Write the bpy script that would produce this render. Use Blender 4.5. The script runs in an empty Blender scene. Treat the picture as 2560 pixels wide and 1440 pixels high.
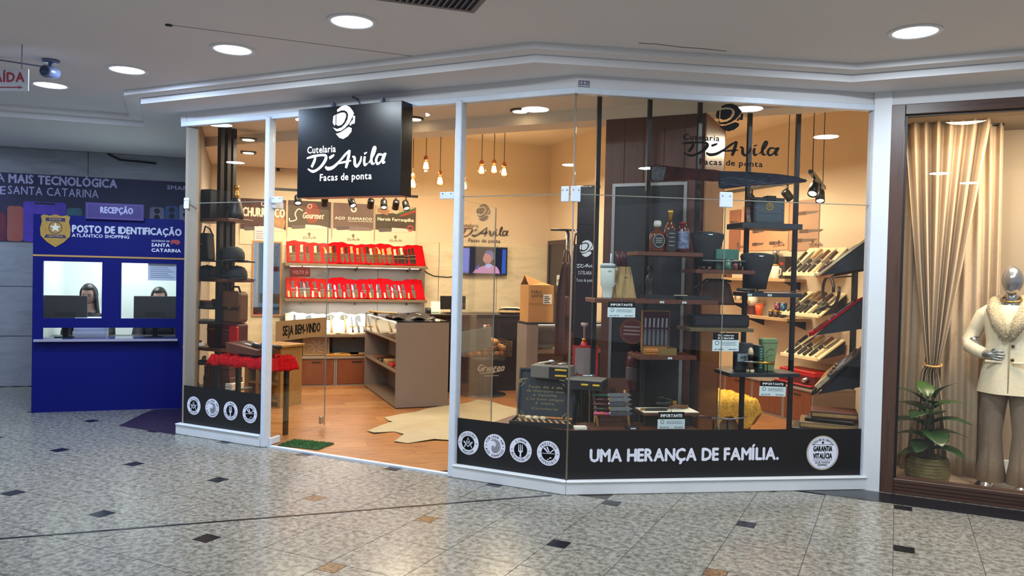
import bpy, bmesh, math, random
from mathutils import Vector, Matrix
rnd = random.Random(7)
SC = bpy.context.scene
COL = SC.collection
R_ = math.radians

# ------------------------------------------------------------------ camera
CAM_POS = Vector((0, 0, 1.55))
F_PX = 1963.045                      # focal length in pixels of a 2560 wide frame
CR = Vector((0.89727229, 0.44085131, 0.02350671))
CU = Vector((-0.0300897, 0.00794673, 0.99951561))
CF = Vector((-0.44045097, 0.89754497, -0.02039546))
cam = bpy.data.cameras.new('camera'); cam.sensor_width = 36; cam.lens = F_PX / 2560 * 36
cam.clip_start = .05; cam.clip_end = 100
cam_ob = bpy.data.objects.new('camera', cam); COL.objects.link(cam_ob)
cam_ob.matrix_world = Matrix(((CR.x, CU.x, -CF.x, 0), (CR.y, CU.y, -CF.y, 0), (CR.z, CU.z, -CF.z, 1.55), (0, 0, 0, 1)))
SC.camera = cam_ob
vs = SC.view_settings
vs.view_transform = 'Standard'; vs.look = 'None'; vs.gamma = 1; vs.use_curve_mapping = False
vs.exposure = 0.0
SC.cycles.transparent_max_bounces = 32
SC.cycles.max_bounces = 8
SC.cycles.sample_clamp_indirect = 6

# ------------------------------------------------------------------ world: the rest of the mall, dim and cool
wd = bpy.data.worlds.new('world'); SC.world = wd; wd.use_nodes = True
bg = wd.node_tree.nodes['Background']; bg.inputs[0].default_value = (.74, .85, 1.0, 1); bg.inputs[1].default_value = 0.36

COOL = (.80, .91, 1.0); BLUE = (.56, .74, 1.0); WARM = (1.0, .84, .60)
def light(name, kind, loc, energy, color, size=.1, spot=None, look=None):
    l = bpy.data.lights.new(name, kind); l.energy = energy; l.color = color
    if kind == 'AREA':
        l.shape = 'DISK'; l.size = size
    else:
        l.shadow_soft_size = size
    if kind == 'SPOT':
        l.spot_size = R_(spot or 90); l.spot_blend = .4
    o = bpy.data.objects.new(name, l); COL.objects.link(o); o.location = loc
    if look is not None:
        o.rotation_euler = (Vector(look) - Vector(loc)).to_track_quat('-Z', 'Y').to_euler()
    return o
# mall downlights (the bright discs in the ceiling are built with the ceiling)
ZC = 3.024
MALL = [(-2.97, 3.80), (-4.117, 3.98), (-5.322, 4.095), (-6.408, 4.206), (.048, 5.221), (-1.507, 3.75)]
MALL_REAR = [(-8.52, 1.92), (-4.01, .34), (1.76, 5.11), (.46, .75), (.9, -.5), (-1.8, -1.2), (-6.4, .4), (2.6, 2.2), (-9.9, 4.2)]  # outside the view; the last one is added to brighten the stone wall
lamp_z = lambda x: 2.93 if x < -9.5 else ZC
for k, (x, y) in enumerate(MALL + MALL_REAR):
    e = (46 if x < -4.5 else 29 if x < -2 else 42) * (1.1 if k >= len(MALL) else 1)
    light('mall_light', 'AREA', (x, y, lamp_z(x) - .010), e, BLUE if x < -4.5 else COOL, .24, look=(x, y, 0))
# warm light inside the knife shop
for x, y, e in ((-4.2, 5.9, 14), (-3.2, 5.9, 13), (-5.6, 6.5, 30), (-6.55, 7.45, 24), (-2.6, 8.6, 40), (-4.2, 8.6, 42), (-5.4, 7.9, 46), (-1.2, 7.6, 62), (-1.9, 9.2, 34), (-3.4, 10.2, 30)):  # unseen area lamps, one of them added to brighten the upper back wall
    light('shop_light', 'AREA', (x, y, 2.8), e, WARM, .5, look=(x, y, 0))
for px_, py_ in ((-5.98, 6.30), (-6.27, 6.60), (-6.56, 6.90)):
    light('shop_light', 'SPOT', (px_, py_, 2.78), 26, WARM, .06, 140, (px_ - .3, py_ + .3, 0))
# warm light in the clothes shop next door
for x, y, e in ((.40, 6.53, 12), (.95, 6.53, 38), (1.6, 6.56, 24)):
    light('boutique_light', 'AREA', (x, y, 2.72), e, (1, .82, .58), .35, look=(x, y + .45, .9))

# ------------------------------------------------------------------ frames: every plane of the building with its own axes
FR = {}
def frame(n, x, y, deg): FR[n] = (x, y, R_(deg))
frame('A', -2.05, 5.12, 0)      # shop front, left stretch; local x along it, local y into the shop
frame('B', -2.05, 5.12, 34.6)   # shop front, right stretch
frame('K', -7.18, 8.14, 45)     # wall with the knife shelves
frame('R', -.15, 8.85, -45)     # back wall on the right (local x negative goes back into the shop)
frame('N', -.15, 6.45, -90)     # short side wall on the right
frame('L', -5.85, 5.12, 135)    # left side wall
frame('S', -7.885, 5.013, 45)   # booth front
frame('M', -9.58, 6.09, 45)     # stone wall behind the booth
frame('C', -.03, 6.39, 0)       # clothes shop front
frame('O', 0, 0, 0)
def W(fr, u, d, z):
    x, y, a = FR[fr]; return Vector((x + u * math.cos(a) - d * math.sin(a), y + u * math.sin(a) + d * math.cos(a), z))
def q(fr, px, py, d=0.0):
    """(along, height) on the vertical plane d behind frame fr that lies under a point of the photograph"""
    x, y, a = FR[fr]; n = Vector((-math.sin(a), math.cos(a), 0)); p0 = W(fr, 0, d, 0)
    r = CF * F_PX + CR * (px - 1280) - CU * (py - 720)
    t = (p0 - CAM_POS).dot(n) / r.dot(n); p = CAM_POS + r * t - p0
    return p.x * math.cos(a) + p.y * math.sin(a), p.z
def g(px, py, z=0.0):
    r = CF * F_PX + CR * (px - 1280) - CU * (py - 720); p = CAM_POS + r * ((z - 1.55) / r.z); return p.x, p.y
def dq(fr, px, py, z):
    """(along, depth) in frame fr of the point at height z under a point of the photograph"""
    X, Y = g(px, py, z); x, y, a = FR[fr]; X -= x; Y -= y
    return X * math.cos(a) + Y * math.sin(a), -X * math.sin(a) + Y * math.cos(a)

# ------------------------------------------------------------------ materials
def lin(h):
    h = h.lstrip('#'); v = [int(h[i:i + 2], 16) / 255 for i in (0, 2, 4)]
    return tuple((c / 12.92 if c <= .04045 else ((c + .055) / 1.055) ** 2.4) for c in v)
MATS = {}
def mat(name, hexc, rough=.5, metal=0, kind=None, scale=8, amt=.25, second=None, emit=0, spec=.5, bump=0, coat=0, stretch=None):
    if name in MATS: return MATS[name]
    m = bpy.data.materials.new(name); m.use_nodes = True; nt = m.node_tree; b = nt.nodes['Principled BSDF']
    c = lin(hexc); b.inputs['Roughness'].default_value = rough; b.inputs['Metallic'].default_value = metal
    b.inputs['Specular IOR Level'].default_value = spec
    if coat: b.inputs['Coat Weight'].default_value = coat
    b.inputs['Base Color'].default_value = (*c, 1)
    if emit:
        b.inputs['Emission Color'].default_value = (*c, 1); b.inputs['Emission Strength'].default_value = emit
    tc = nt.nodes.new('ShaderNodeTexCoord'); mp = nt.nodes.new('ShaderNodeMapping'); nt.links.new(tc.outputs['Object'], mp.inputs[0])
    if kind == 'granite':
        nt.links.new(nt.nodes.new('ShaderNodeNewGeometry').outputs['Position'], mp.inputs[0])
    if stretch: mp.inputs['Scale'].default_value = stretch
    def noise(sc, det=4, ro=.6, dist=0):
        n = nt.nodes.new('ShaderNodeTexNoise'); n.inputs['Scale'].default_value = sc; n.inputs['Detail'].default_value = det
        n.inputs['Roughness'].default_value = ro; n.inputs['Distortion'].default_value = dist; nt.links.new(mp.outputs[0], n.inputs['Vector']); return n
    def ramp(src, stops):
        r = nt.nodes.new('ShaderNodeValToRGB'); e = r.color_ramp.elements
        while len(e) < len(stops): e.new(.5)
        for el, (p, col) in zip(e, stops): el.position = p; el.color = (*col, 1)
        nt.links.new(src, r.inputs[0]); return r
    d = lin(second) if second else tuple(v * (1 - amt) for v in c)
    if kind in ('noise', 'granite', 'wood', 'marble', 'fur'):
        if kind == 'noise': n = noise(scale); r = ramp(n.outputs[0], [(.3, d), (.7, c)])
        elif kind == 'granite':
            n = noise(scale, 6, .75); r = ramp(n.outputs[0], [(.34, tuple(v * .5 for v in d)), (.46, d), (.55, c), (.68, tuple(min(1, v * 1.3) for v in c))])
        elif kind == 'wood': n = noise(scale, 5, .6, .4); r = ramp(n.outputs[0], [(.3, d), (.52, c), (.75, tuple(v * .85 for v in c))])
        elif kind == 'marble': n = noise(scale, 8, .65, 1.5); r = ramp(n.outputs[0], [(.3, d), (.5, c), (.7, tuple(min(1, v * 1.12) for v in c))])
        else: n = noise(scale, 3, .8); r = ramp(n.outputs[0], [(.35, d), (.6, c)])
        nt.links.new(r.outputs[0], b.inputs['Base Color'])
        if emit: nt.links.new(r.outputs[0], b.inputs['Emission Color'])
        if bump:
            bp = nt.nodes.new('ShaderNodeBump'); bp.inputs['Strength'].default_value = bump; bp.inputs['Distance'].default_value = .01
            nt.links.new(n.outputs[0], bp.inputs['Height']); nt.links.new(bp.outputs[0], b.inputs['Normal'])
    MATS[name] = m; return m
def glass_mat(name, tint=(1, 1, 1), ior=1.45, rough=0.0):
    m = bpy.data.materials.new(name); m.use_nodes = True; nt = m.node_tree; nt.nodes.remove(nt.nodes['Principled BSDF'])
    o = nt.nodes['Material Output']; t = nt.nodes.new('ShaderNodeBsdfTransparent'); t.inputs[0].default_value = (*tint, 1)
    gl = nt.nodes.new('ShaderNodeBsdfGlossy'); gl.inputs['Roughness'].default_value = rough
    mx = nt.nodes.new('ShaderNodeMixShader'); ge = nt.nodes.new('ShaderNodeNewGeometry')
    def mth(op, a, b=None):                      # Schlick reflectance, the same from both sides of a thin pane
        n = nt.nodes.new('ShaderNodeMath'); n.operation = op
        for i, x in enumerate((a, b)):
            if x is None: continue
            if isinstance(x, (int, float)): n.inputs[i].default_value = x
            else: nt.links.new(x, n.inputs[i])
        return n.outputs[0]
    dt = nt.nodes.new('ShaderNodeVectorMath'); dt.operation = 'DOT_PRODUCT'; nt.links.new(ge.outputs['Normal'], dt.inputs[0]); nt.links.new(ge.outputs['Incoming'], dt.inputs[1])
    f0 = ((ior - 1) / (ior + 1)) ** 2
    sch = mth('ADD', mth('MULTIPLY', mth('POWER', mth('SUBTRACT', 1.0, mth('ABSOLUTE', dt.outputs['Value'])), 5.0), 1 - f0), f0)
    nt.links.new(sch, mx.inputs[0]); nt.links.new(t.outputs[0], mx.inputs[1]); nt.links.new(gl.outputs[0], mx.inputs[2]); nt.links.new(mx.outputs[0], o.inputs[0])
    MATS[name] = m; return m
def emit_mat(name, hexc, s):
    m = bpy.data.materials.new(name); m.use_nodes = True; nt = m.node_tree; nt.nodes.remove(nt.nodes['Principled BSDF'])
    e = nt.nodes.new('ShaderNodeEmission'); e.inputs[0].default_value = (*lin(hexc), 1); e.inputs[1].default_value = s
    nt.links.new(e.outputs[0], nt.nodes['Material Output'].inputs[0]); MATS[name] = m; return m
GLASS = glass_mat('pane_glass', (.985, .995, .99))
GEDGE = mat('glass_edge', '#7d7c70', .3)
WHITE = mat('white_paint', '#d9dadd', .45, kind='noise', scale=3, amt=.06)
WHITEP = mat('white_metal', '#cfd6e2', .35, kind='noise', scale=20, amt=.08)
CEIL = mat('ceiling_paint', '#dad7d9', .7, kind='noise', scale=.8, amt=.05)
BLACK = mat('black_matte', '#151517', .5, kind='noise', scale=20, amt=.2)
BLACKM = mat('black_metal', '#17181b', .35, .3)
NAVY = mat('shelf_navy_black', '#1c2029', .45)
WALNUT = mat('walnut_dark', '#5a3022', .4, kind='wood', scale=5, amt=.4, stretch=(9, 9, .5))
WALNUT2 = mat('walnut_red', '#7c4325', .38, kind='wood', scale=4, amt=.4, stretch=(8, 8, .6))
SHELFW = mat('shelf_taupe', '#77614f', .5, kind='wood', scale=6, amt=.2, stretch=(.6, 6, 6))
TAUPE = mat('laminate_taupe', '#83746a', .5, kind='noise', scale=2, amt=.05)
BEIGE = mat('wall_beige', '#dcc9ad', .7, kind='noise', scale=1.5, amt=.06)
TRAVW = mat('travertine_warm', '#d8c9a8', .45, kind='marble', scale=2.2, amt=.2, stretch=(.7, .7, 3))
TRAV = mat('travertine_grey', '#8f9199', .5, kind='marble', scale=2.0, amt=.22, stretch=(.7, .7, 3))
CREAM = mat('cream_cloth', '#e8dfc8', .85, kind='noise', scale=30, amt=.12)
WPRINT = mat('white_print', '#e6e6ea', .5)
KPRINT = mat('black_print', '#0f0c0d', .7, spec=.15)
RED = mat('red_plush', '#bd0a16', .95, kind='fur', scale=60, amt=.3, bump=.6, spec=.1)
REDL = mat('red_leather', '#b01820', .4, kind='noise', scale=30, amt=.2)
STEEL = mat('steel', '#b9bec4', .22, .95)
BRASS = mat('brass', '#b98a3c', .3, .9)
PAPER = mat('paper', '#cfdde2', .6)
KRAFT = mat('cardboard', '#b98548', .75, kind='noise', scale=6, amt=.15)
OAK = mat('oak_light', '#b88550', .5, kind='wood', scale=5, amt=.25, stretch=(1, 7, 7))
LEATH = mat('brown_leather', '#54301f', .5, kind='noise', scale=25, amt=.3, bump=.2)
LEATHK = mat('black_leather', '#1b1815', .45, kind='noise', scale=30, amt=.3, bump=.2)
CHROME = mat('chrome', '#c9ccd2', .15, 1)

# ------------------------------------------------------------------ mesh builder
class MB:
    def __init__(s): s.v = []; s.f = []; s.sm = []
    def add(s, vs_, fs, smooth=False):
        o = len(s.v); s.v += [tuple(v) for v in vs_]; s.f += [tuple(i + o for i in f) for f in fs]; s.sm += [smooth] * len(fs); return s
    def box(s, x0, x1, y0, y1, z0, z1):
        return s.add([(x0, y0, z0), (x1, y0, z0), (x1, y1, z0), (x0, y1, z0), (x0, y0, z1), (x1, y0, z1), (x1, y1, z1), (x0, y1, z1)],
                     [(3, 2, 1, 0), (4, 5, 6, 7), (0, 1, 5, 4), (1, 2, 6, 5), (2, 3, 7, 6), (3, 0, 4, 7)])
    def prism(s, poly, a0, a1, ax='y'):
        """extrude a polygon: ax 'y' takes (x,z), 'z' takes (x,y), 'x' takes (y,z)"""
        def P(p, a): return (p[0], a, p[1]) if ax == 'y' else (p[0], p[1], a) if ax == 'z' else (a, p[0], p[1])
        n = len(poly); ar = sum(poly[i][0] * poly[(i + 1) % n][1] - poly[(i + 1) % n][0] * poly[i][1] for i in range(n))
        if (ar < 0) != (ax == 'y'): poly = poly[::-1]
        v = [P(p, a0) for p in poly] + [P(p, a1) for p in poly]
        fs = [tuple(range(n))[::-1], tuple(range(n, 2 * n))] + [(i, (i + 1) % n, n + (i + 1) % n, n + i) for i in range(n)]
        return s.add(v, fs)
    def lathe(s, prof, seg=16, c=(0, 0, 0), sx=1, sy=1):
        v = []; fs = []
        for r, z in prof:
            for k in range(seg):
                a = 2 * math.pi * k / seg; v.append((c[0] + r * sx * math.cos(a), c[1] + r * sy * math.sin(a), c[2] + z))
        for i in range(len(prof) - 1):
            for k in range(seg): fs.append((i * seg + k, i * seg + (k + 1) % seg, (i + 1) * seg + (k + 1) % seg, (i + 1) * seg + k))
        if prof[0][0] > 1e-5: fs.append(tuple(range(seg))[::-1])
        if prof[-1][0] > 1e-5: fs.append(tuple(range((len(prof) - 1) * seg, len(prof) * seg)))
        return s.add(v, fs, True)
    def tube(s, pts, r, seg=8, flat=1.0):
        """round bar along points; r number or list"""
        pts = [Vector(p) for p in pts]; rs = r if isinstance(r, (list, tuple)) else [r] * len(pts); v = []; fs = []
        up = None
        for i, p in enumerate(pts):
            t = (pts[min(i + 1, len(pts) - 1)] - pts[max(i - 1, 0)]).normalized()
            if up is None:
                up = Vector((0, 0, 1)) if abs(t.z) < .9 else Vector((0, 1, 0))
            a = t.cross(up).normalized(); b = a.cross(t).normalized(); up = b
            for k in range(seg):
                w = 2 * math.pi * k / seg; v.append(p + a * (math.cos(w) * rs[i]) + b * (math.sin(w) * rs[i] * flat))
        n = len(pts)
        for i in range(n - 1):
            for k in range(seg): fs.append((i * seg + k, i * seg + (k + 1) % seg, (i + 1) * seg + (k + 1) % seg, (i + 1) * seg + k))
        fs += [tuple(range(seg))[::-1], tuple(range((n - 1) * seg, n * seg))]
        return s.add(v, fs, True)
    def loft(s, rings, cap=True):
        """rings: (cx,cy,cz,rx,ry[,rot]) ellipses stacked"""
        seg = 20; v = []; fs = []
        for cx, cy, cz, rx, ry in rings:
            for k in range(seg):
                a = 2 * math.pi * k / seg; v.append((cx + rx * math.cos(a), cy + ry * math.sin(a), cz))
        for i in range(len(rings) - 1):
            for k in range(seg): fs.append((i * seg + k, i * seg + (k + 1) % seg, (i + 1) * seg + (k + 1) % seg, (i + 1) * seg + k))
        if cap: fs += [tuple(range(seg))[::-1], tuple(range((len(rings) - 1) * seg, len(rings) * seg))]
        return s.add(v, fs, True)
    def grid(s, nu, nv, fn, smooth=True, thick=None):
        v = [fn(i / nu, j / nv) for j in range(nv + 1) for i in range(nu + 1)]
        fs = [(j * (nu + 1) + i, j * (nu + 1) + i + 1, (j + 1) * (nu + 1) + i + 1, (j + 1) * (nu + 1) + i) for j in range(nv) for i in range(nu)]
        if thick:
            n = len(v); v = v + [(p[0] + thick[0], p[1] + thick[1], p[2] + thick[2]) for p in v]
            fs2 = [tuple(i + n for i in f[::-1]) for f in fs]
            w = nu + 1
            ed = [(i, i + 1) for i in range(nu)] + [(nv * w + i + 1, nv * w + i) for i in range(nu)] + [((j + 1) * w, j * w) for j in range(nv)] + [(j * w + nu, (j + 1) * w + nu) for j in range(nv)]
            fs = fs + fs2 + [(b, a, a + n, b + n) for a, b in ed]
        return s.add(v, fs, smooth)
    def xf(s, M):
        s.v = [tuple(M @ Vector(v)) for v in s.v]; return s
    def merge(s, o, M=None):
        return s.add([(M @ Vector(v)) if M else v for v in o.v], o.f) if not any(o.sm) else s._m(o, M)
    def _m(s, o, M):
        k = len(s.sm); s.add([(M @ Vector(v)) if M else v for v in o.v], o.f); s.sm[k:] = o.sm; return s
    def mesh(s, name, m):
        me = bpy.data.meshes.new(name); me.from_pydata(s.v, [], s.f)
        me.polygons.foreach_set('use_smooth', s.sm); me.materials.append(m); me.update(); return me
    def build(s, name, m, parent=None, bev=0, seg=1):
        o = bpy.data.objects.new(name, s.mesh(name, m)); COL.objects.link(o)
        if parent is not None: o.parent = parent
        if bev: bevel(o, bev, seg)
        return o
def bevel(o, w, seg=1):
    b = o.modifiers.new('bevel', 'BEVEL'); b.width = w; b.segments = seg; b.limit_method = 'ANGLE'; b.angle_limit = R_(35); return o
def box(x0, x1, y0, y1, z0, z1): return MB().box(x0, x1, y0, y1, z0, z1)
def link(me, name, parent, loc=(0, 0, 0), rot=(0, 0, 0), sc=(1, 1, 1)):
    o = bpy.data.objects.new(name, me); COL.objects.link(o); o.parent = parent; o.location = loc; o.rotation_euler = rot; o.scale = sc; return o
def thing(name, label, cat, fr, u, d, z, rot=0, group=None, tilt=0, roll=0, sc=None):
    o = bpy.data.objects.new(name, None); COL.objects.link(o); o.empty_display_size = .1
    o.location = W(fr, u, d, z); o.rotation_euler = (R_(tilt), R_(roll), FR[fr][2] + R_(rot))
    if sc: o.scale = sc if isinstance(sc, tuple) else (sc, sc, sc)
    o['label'] = label; o['category'] = cat
    if group: o['group'] = group
    return o
def struct(name, mb=None, m=None, fr='O', bev=0):
    if mb is None:
        o = bpy.data.objects.new(name, None); COL.objects.link(o)
    else:
        o = mb.build(name, m, None, bev)
    x, y, a = FR[fr]; o.location = (x, y, 0); o.rotation_euler = (0, 0, a); o['kind'] = 'structure'; return o

# ------------------------------------------------------------------ lettering and drawn marks (flat, with a small thickness)
_GL = {}
def _glyph(ch):
    if ch not in _GL:
        c = bpy.data.curves.new('glyph', 'FONT'); c.body = ch; c.resolution_u = 2
        o = bpy.data.objects.new('glyph', c); me = o.to_mesh()
        vs_ = [v.co.copy() for v in me.vertices]; fs = [tuple(p.vertices) for p in me.polygons]; o.to_mesh_clear()
        bpy.data.objects.remove(o); bpy.data.curves.remove(c)
        if vs_: x0 = min(v.x for v in vs_); x1 = max(v.x for v in vs_)
        else: x0, x1 = 0, .28
        _GL[ch] = ([(v.x - x0, v.y) for v in vs_], fs, x1 - x0)
    return _GL[ch]
def text(mb, s, x, z, h, width=None, y=-.001, align='l', bold=0.0, gap=.12, skew=0, mx=None):
    """flat letters in the local xz-plane at depth y, capital height h, squeezed or stretched to width"""
    k = h / .70; adv = []; X = 0
    for ch in s:
        gw = _glyph(ch)[2] if ch != ' ' else .22
        adv.append(X); X += gw + gap
    tot = (X - gap) * k; kx = k * (width / tot if width else 1); tot = (X - gap) * kx
    ox = x if align == 'l' else x - tot / 2 if align == 'c' else x - tot
    offs = [(0, 0)] if not bold else [(-bold, 0), (bold, 0), (0, bold), (0, -bold)]
    for ch, a in zip(s, adv):
        if ch == ' ': continue
        v, fs, _ = _glyph(ch)
        for i, (bx, bz) in enumerate(offs):
            mb.add([(ox + (a + vx) * kx + bx * h + skew * vy * k, y - i * .00015, z + vy * k + bz * h) if mx is None else mx(ox + (a + vx) * kx + bx * h, z + vy * k + bz * h, y - i * .00015) for vx, vy in v], fs)
    return tot
def arc_text(mb, s, cx, cz, r, h, mid_deg, span_deg, y=-.001, inner=False, bold=.03):
    n = len(s)
    for i, ch in enumerate(s):
        if ch == ' ': continue
        t = (i + .5) / n - .5
        a = R_(mid_deg - t * span_deg) if not inner else R_(mid_deg + t * span_deg)
        v, fs, gw = _glyph(ch); k = h / .70
        rot = a - math.pi / 2 if not inner else a + math.pi / 2
        px, pz = cx + r * math.cos(a), cz + r * math.sin(a)
        for j, b in enumerate((-bold, bold)):
            pts = []
            for vx, vy in v:
                lx, lz = (vx - gw / 2) * k * .9 + b * h, vy * k - h / 2
                pts.append((px + lx * math.cos(rot) - lz * math.sin(rot), y - j * .0002, pz + lx * math.sin(rot) + lz * math.cos(rot)))
            mb.add(pts, fs)
def disc(mb, cx, cz, r, y0, y1, r_in=0, seg=40, sz=1.0):
    """disc or ring lying in the xz-plane, extruded from y0 (front) to y1"""
    if not r_in:
        return mb.prism([(cx + r * math.cos(2 * math.pi * k / seg), cz + sz * r * math.sin(2 * math.pi * k / seg)) for k in range(seg)], y0, y1)
    v = []; fs = []
    for y in (y0, y1):
        for rr in (r, r_in):
            v += [(cx + rr * math.cos(2 * math.pi * k / seg), y, cz + sz * rr * math.sin(2 * math.pi * k / seg)) for k in range(seg)]
    for k in range(seg):
        n = (k + 1) % seg
        fs += [(k, n, seg + n, seg + k), (2 * seg + k, 3 * seg + k, 3 * seg + n, 2 * seg + n), (k, 2 * seg + k, 2 * seg + n, n), (seg + k, seg + n, 3 * seg + n, 3 * seg + k)]
    return mb.add(v, fs)
def stroke(mb, pts, w, y=-.001, n=10):
    """brush stroke through points; w = list of widths (same length) or number"""
    ws = w if isinstance(w, (list, tuple)) else [w] * len(pts); P = []
    m = len(pts)
    for i in range(m - 1):
        p0, p1, p2, p3 = pts[max(i - 1, 0)], pts[i], pts[i + 1], pts[min(i + 2, m - 1)]
        for k in range(n + (i == m - 2)):
            t = k / n
            P.append(tuple(.5 * (2 * p1[c] + (p2[c] - p0[c]) * t + (2 * p0[c] - 5 * p1[c] + 4 * p2[c] - p3[c]) * t * t + (3 * p1[c] - p0[c] - 3 * p2[c] + p3[c]) * t ** 3) for c in (0, 1)) + (ws[i] * (1 - t) + ws[i + 1] * t,))
    v = []; N = len(P)
    for i, (x, z, wd_) in enumerate(P):
        a, b = P[max(i - 1, 0)], P[min(i + 1, N - 1)]; dx, dz = b[0] - a[0], b[1] - a[1]; L = math.hypot(dx, dz) or 1
        v += [(x - dz / L * wd_ / 2, y, z + dx / L * wd_ / 2), (x + dz / L * wd_ / 2, y, z - dx / L * wd_ / 2)]
    return mb.add(v, [(2 * i, 2 * i + 1, 2 * i + 3, 2 * i + 2) for i in range(N - 1)])
def emblem(mb, cx, cz, s, y0=-.003, y1=0):
    """the shop's shield-like mark, s = height; drawn on a 330 high grid"""
    k = s / 300; T = lambda P: [(cx + (x - 837) * k, cz - (z - 422) * k) for x, z in P]
    for P in ([(755, 308), (800, 281), (850, 272), (895, 290), (928, 325), (945, 352), (922, 392), (893, 438), (850, 474), (800, 499), (752, 500), (713, 463), (760, 480), (812, 468), (852, 436), (876, 398), (882, 358), (868, 333), (840, 318), (800, 316), (762, 328)],
              [(752, 348), (800, 336), (838, 337), (856, 350), (858, 374), (838, 420), (808, 446), (772, 452), (750, 440)],
              [(716, 362), (742, 350), (740, 440), (728, 446), (710, 420)],
              [(748, 522), (800, 512), (852, 486), (890, 468), (924, 482), (920, 514), (880, 552), (830, 573), (788, 560)],
              [(936, 372), (958, 376), (955, 440), (930, 446), (922, 428), (936, 405)],
              [(898, 446), (926, 412), (920, 452), (905, 458)]):
        mb.prism(T(P), y0, y1)
def script_name(mb, x, z, s, y=-.002):
    """hand-lettered D'Avila; (x,z) = lower left, s = overall width"""
    k = s / 890; T = lambda P: [(x + (a - 410) * k, z + (860 - b) * k) for a, b in P]
    S = lambda P, w: stroke(mb, T(P), [v * k for v in w] if isinstance(w, list) else w * k, y)
    S([(412, 728), (480, 715), (570, 706), (628, 712), (632, 745), (590, 800), (530, 840), (480, 850), (425, 825)], [14, 26, 20, 24, 34, 28, 24, 26, 10])
    S([(512, 725), (500, 760), (470, 812)], [22, 30, 26])
    S([(672, 738), (705, 722), (728, 708)], [26, 26, 12])
    S([(628, 812), (660, 832), (720, 820), (790, 770), (850, 715), (900, 676)], [16, 34, 30, 22, 24, 16])
    S([(902, 676), (892, 720), (878, 780), (862, 834)], [18, 30, 34, 22])
    S([(770, 790), (840, 780), (918, 770)], [14, 20, 12])
    S([(930, 735), (955, 745), (960, 800), (985, 822), (1020, 780), (1030, 735)], [12, 26, 30, 24, 22, 12])
    S([(1068, 738), (1062, 780), (1070, 815), (1100, 800)], [22, 26, 22, 10])
    S([(1060, 716), (1090, 704)], [20, 10])
    S([(1110, 800), (1160, 730), (1180, 672), (1160, 668), (1140, 740), (1145, 800), (1175, 805)], [10, 20, 24, 20, 26, 26, 12])
    S([(1262, 735), (1215, 730), (1190, 775), (1205, 808), (1240, 790), (1275, 722)], [16, 22, 26, 24, 16, 18])
    S([(1290, 718), (1265, 775), (1265, 802), (1288, 795)], [22, 28, 22, 10])
def shop_logo(mb, cx, z0, w, y=-.002):
    """emblem over Cutelaria / D'Avila / Facas de ponta, w wide, bottom at z0"""
    k = w / 890; x = cx - w / 2
    emblem(mb, cx + (837 - 860) * k, z0 + (945 - 422) * k, 300 * k, y - .001, y)
    text(mb, 'Cutelaria', x + 8 * k, z0 + (945 - 684) * k, 62 * k, 325 * k, y, bold=.03)
    script_name(mb, x, z0 + (945 - 860) * k, w, y)
    text(mb, 'Facas de ponta', x + 160 * k, z0 + (945 - 940) * k, 62 * k, 575 * k, y, bold=.03)
# ================================================================== SETTING
GRAN = mat('granite_floor', '#8a867d', .22, kind='granite', scale=26, second='#6e6a62')
GRANB = mat('granite_black', '#1d1f24', .2, kind='granite', scale=60, second='#101216')
GRANT = mat('granite_brown', '#7a5c40', .25, kind='granite', scale=50, second='#5b432e')
GRANP = mat('granite_plum', '#3a2c38', .25, kind='granite', scale=50, second='#2a2029')
GROUT = mat('grout_dark', '#4a4743', .8)
PLANK = mat('oak_plank', '#a06d40', .32, kind='wood', scale=3.2, second='#74482a', stretch=(1.0, 7, 7))
PLANK2 = mat('oak_plank_pale', '#ab7b4c', .32, kind='wood', scale=3.0, second='#83532f', stretch=(1.0, 7, 7))
CEILW = mat('shop_ceiling_paint', '#f0e4d2', .7, kind='noise', scale=.8, amt=.04)

# ---- mall floor: granite tiles, small dark stones let into every second joint
TX, TY, X0, Y0, INS = .444, .461, -.865, 4.2, .112
floor = struct('floor', MB().prism([(-16, -6), (8, -6), (8, 6.5), (-.1, 6.5), (-2.05, 5.14), (-5.86, 5.14), (-7.2, 6.5), (-9.3, 8.6), (-16, 3)], -.06, -.004, 'z'), GROUT)
gp = .0022
def tile_poly(notch):
    a, b, c, d = gp, TX - gp, gp, TY - gp
    if not notch: return [(a, c), (b, c), (b, d), (a, d)]
    return [(a, c), (b, c), (b, d), (INS + gp, d), (INS + gp, TY - INS - gp), (a, TY - INS - gp)]
ME_T = [MB().prism(tile_poly(n), -.02, 0, 'z').mesh('floor_tile', GRAN) for n in (0, 1)]
ME_I = [MB().prism([(gp, -INS + gp), (INS - gp, -INS + gp), (INS - gp, -gp), (gp, -gp)], -.02, 0, 'z').mesh('inset_stone', m) for m in (GRANB, GRANT)]
def px_of(x, y, z=0):
    d = Vector((x, y, z)) - CAM_POS; w = d.dot(CF)
    return (1280 + F_PX * d.dot(CR) / w, 720 - F_PX * d.dot(CU) / w) if w > .1 else None
far = MB(); n_t = 0
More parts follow.
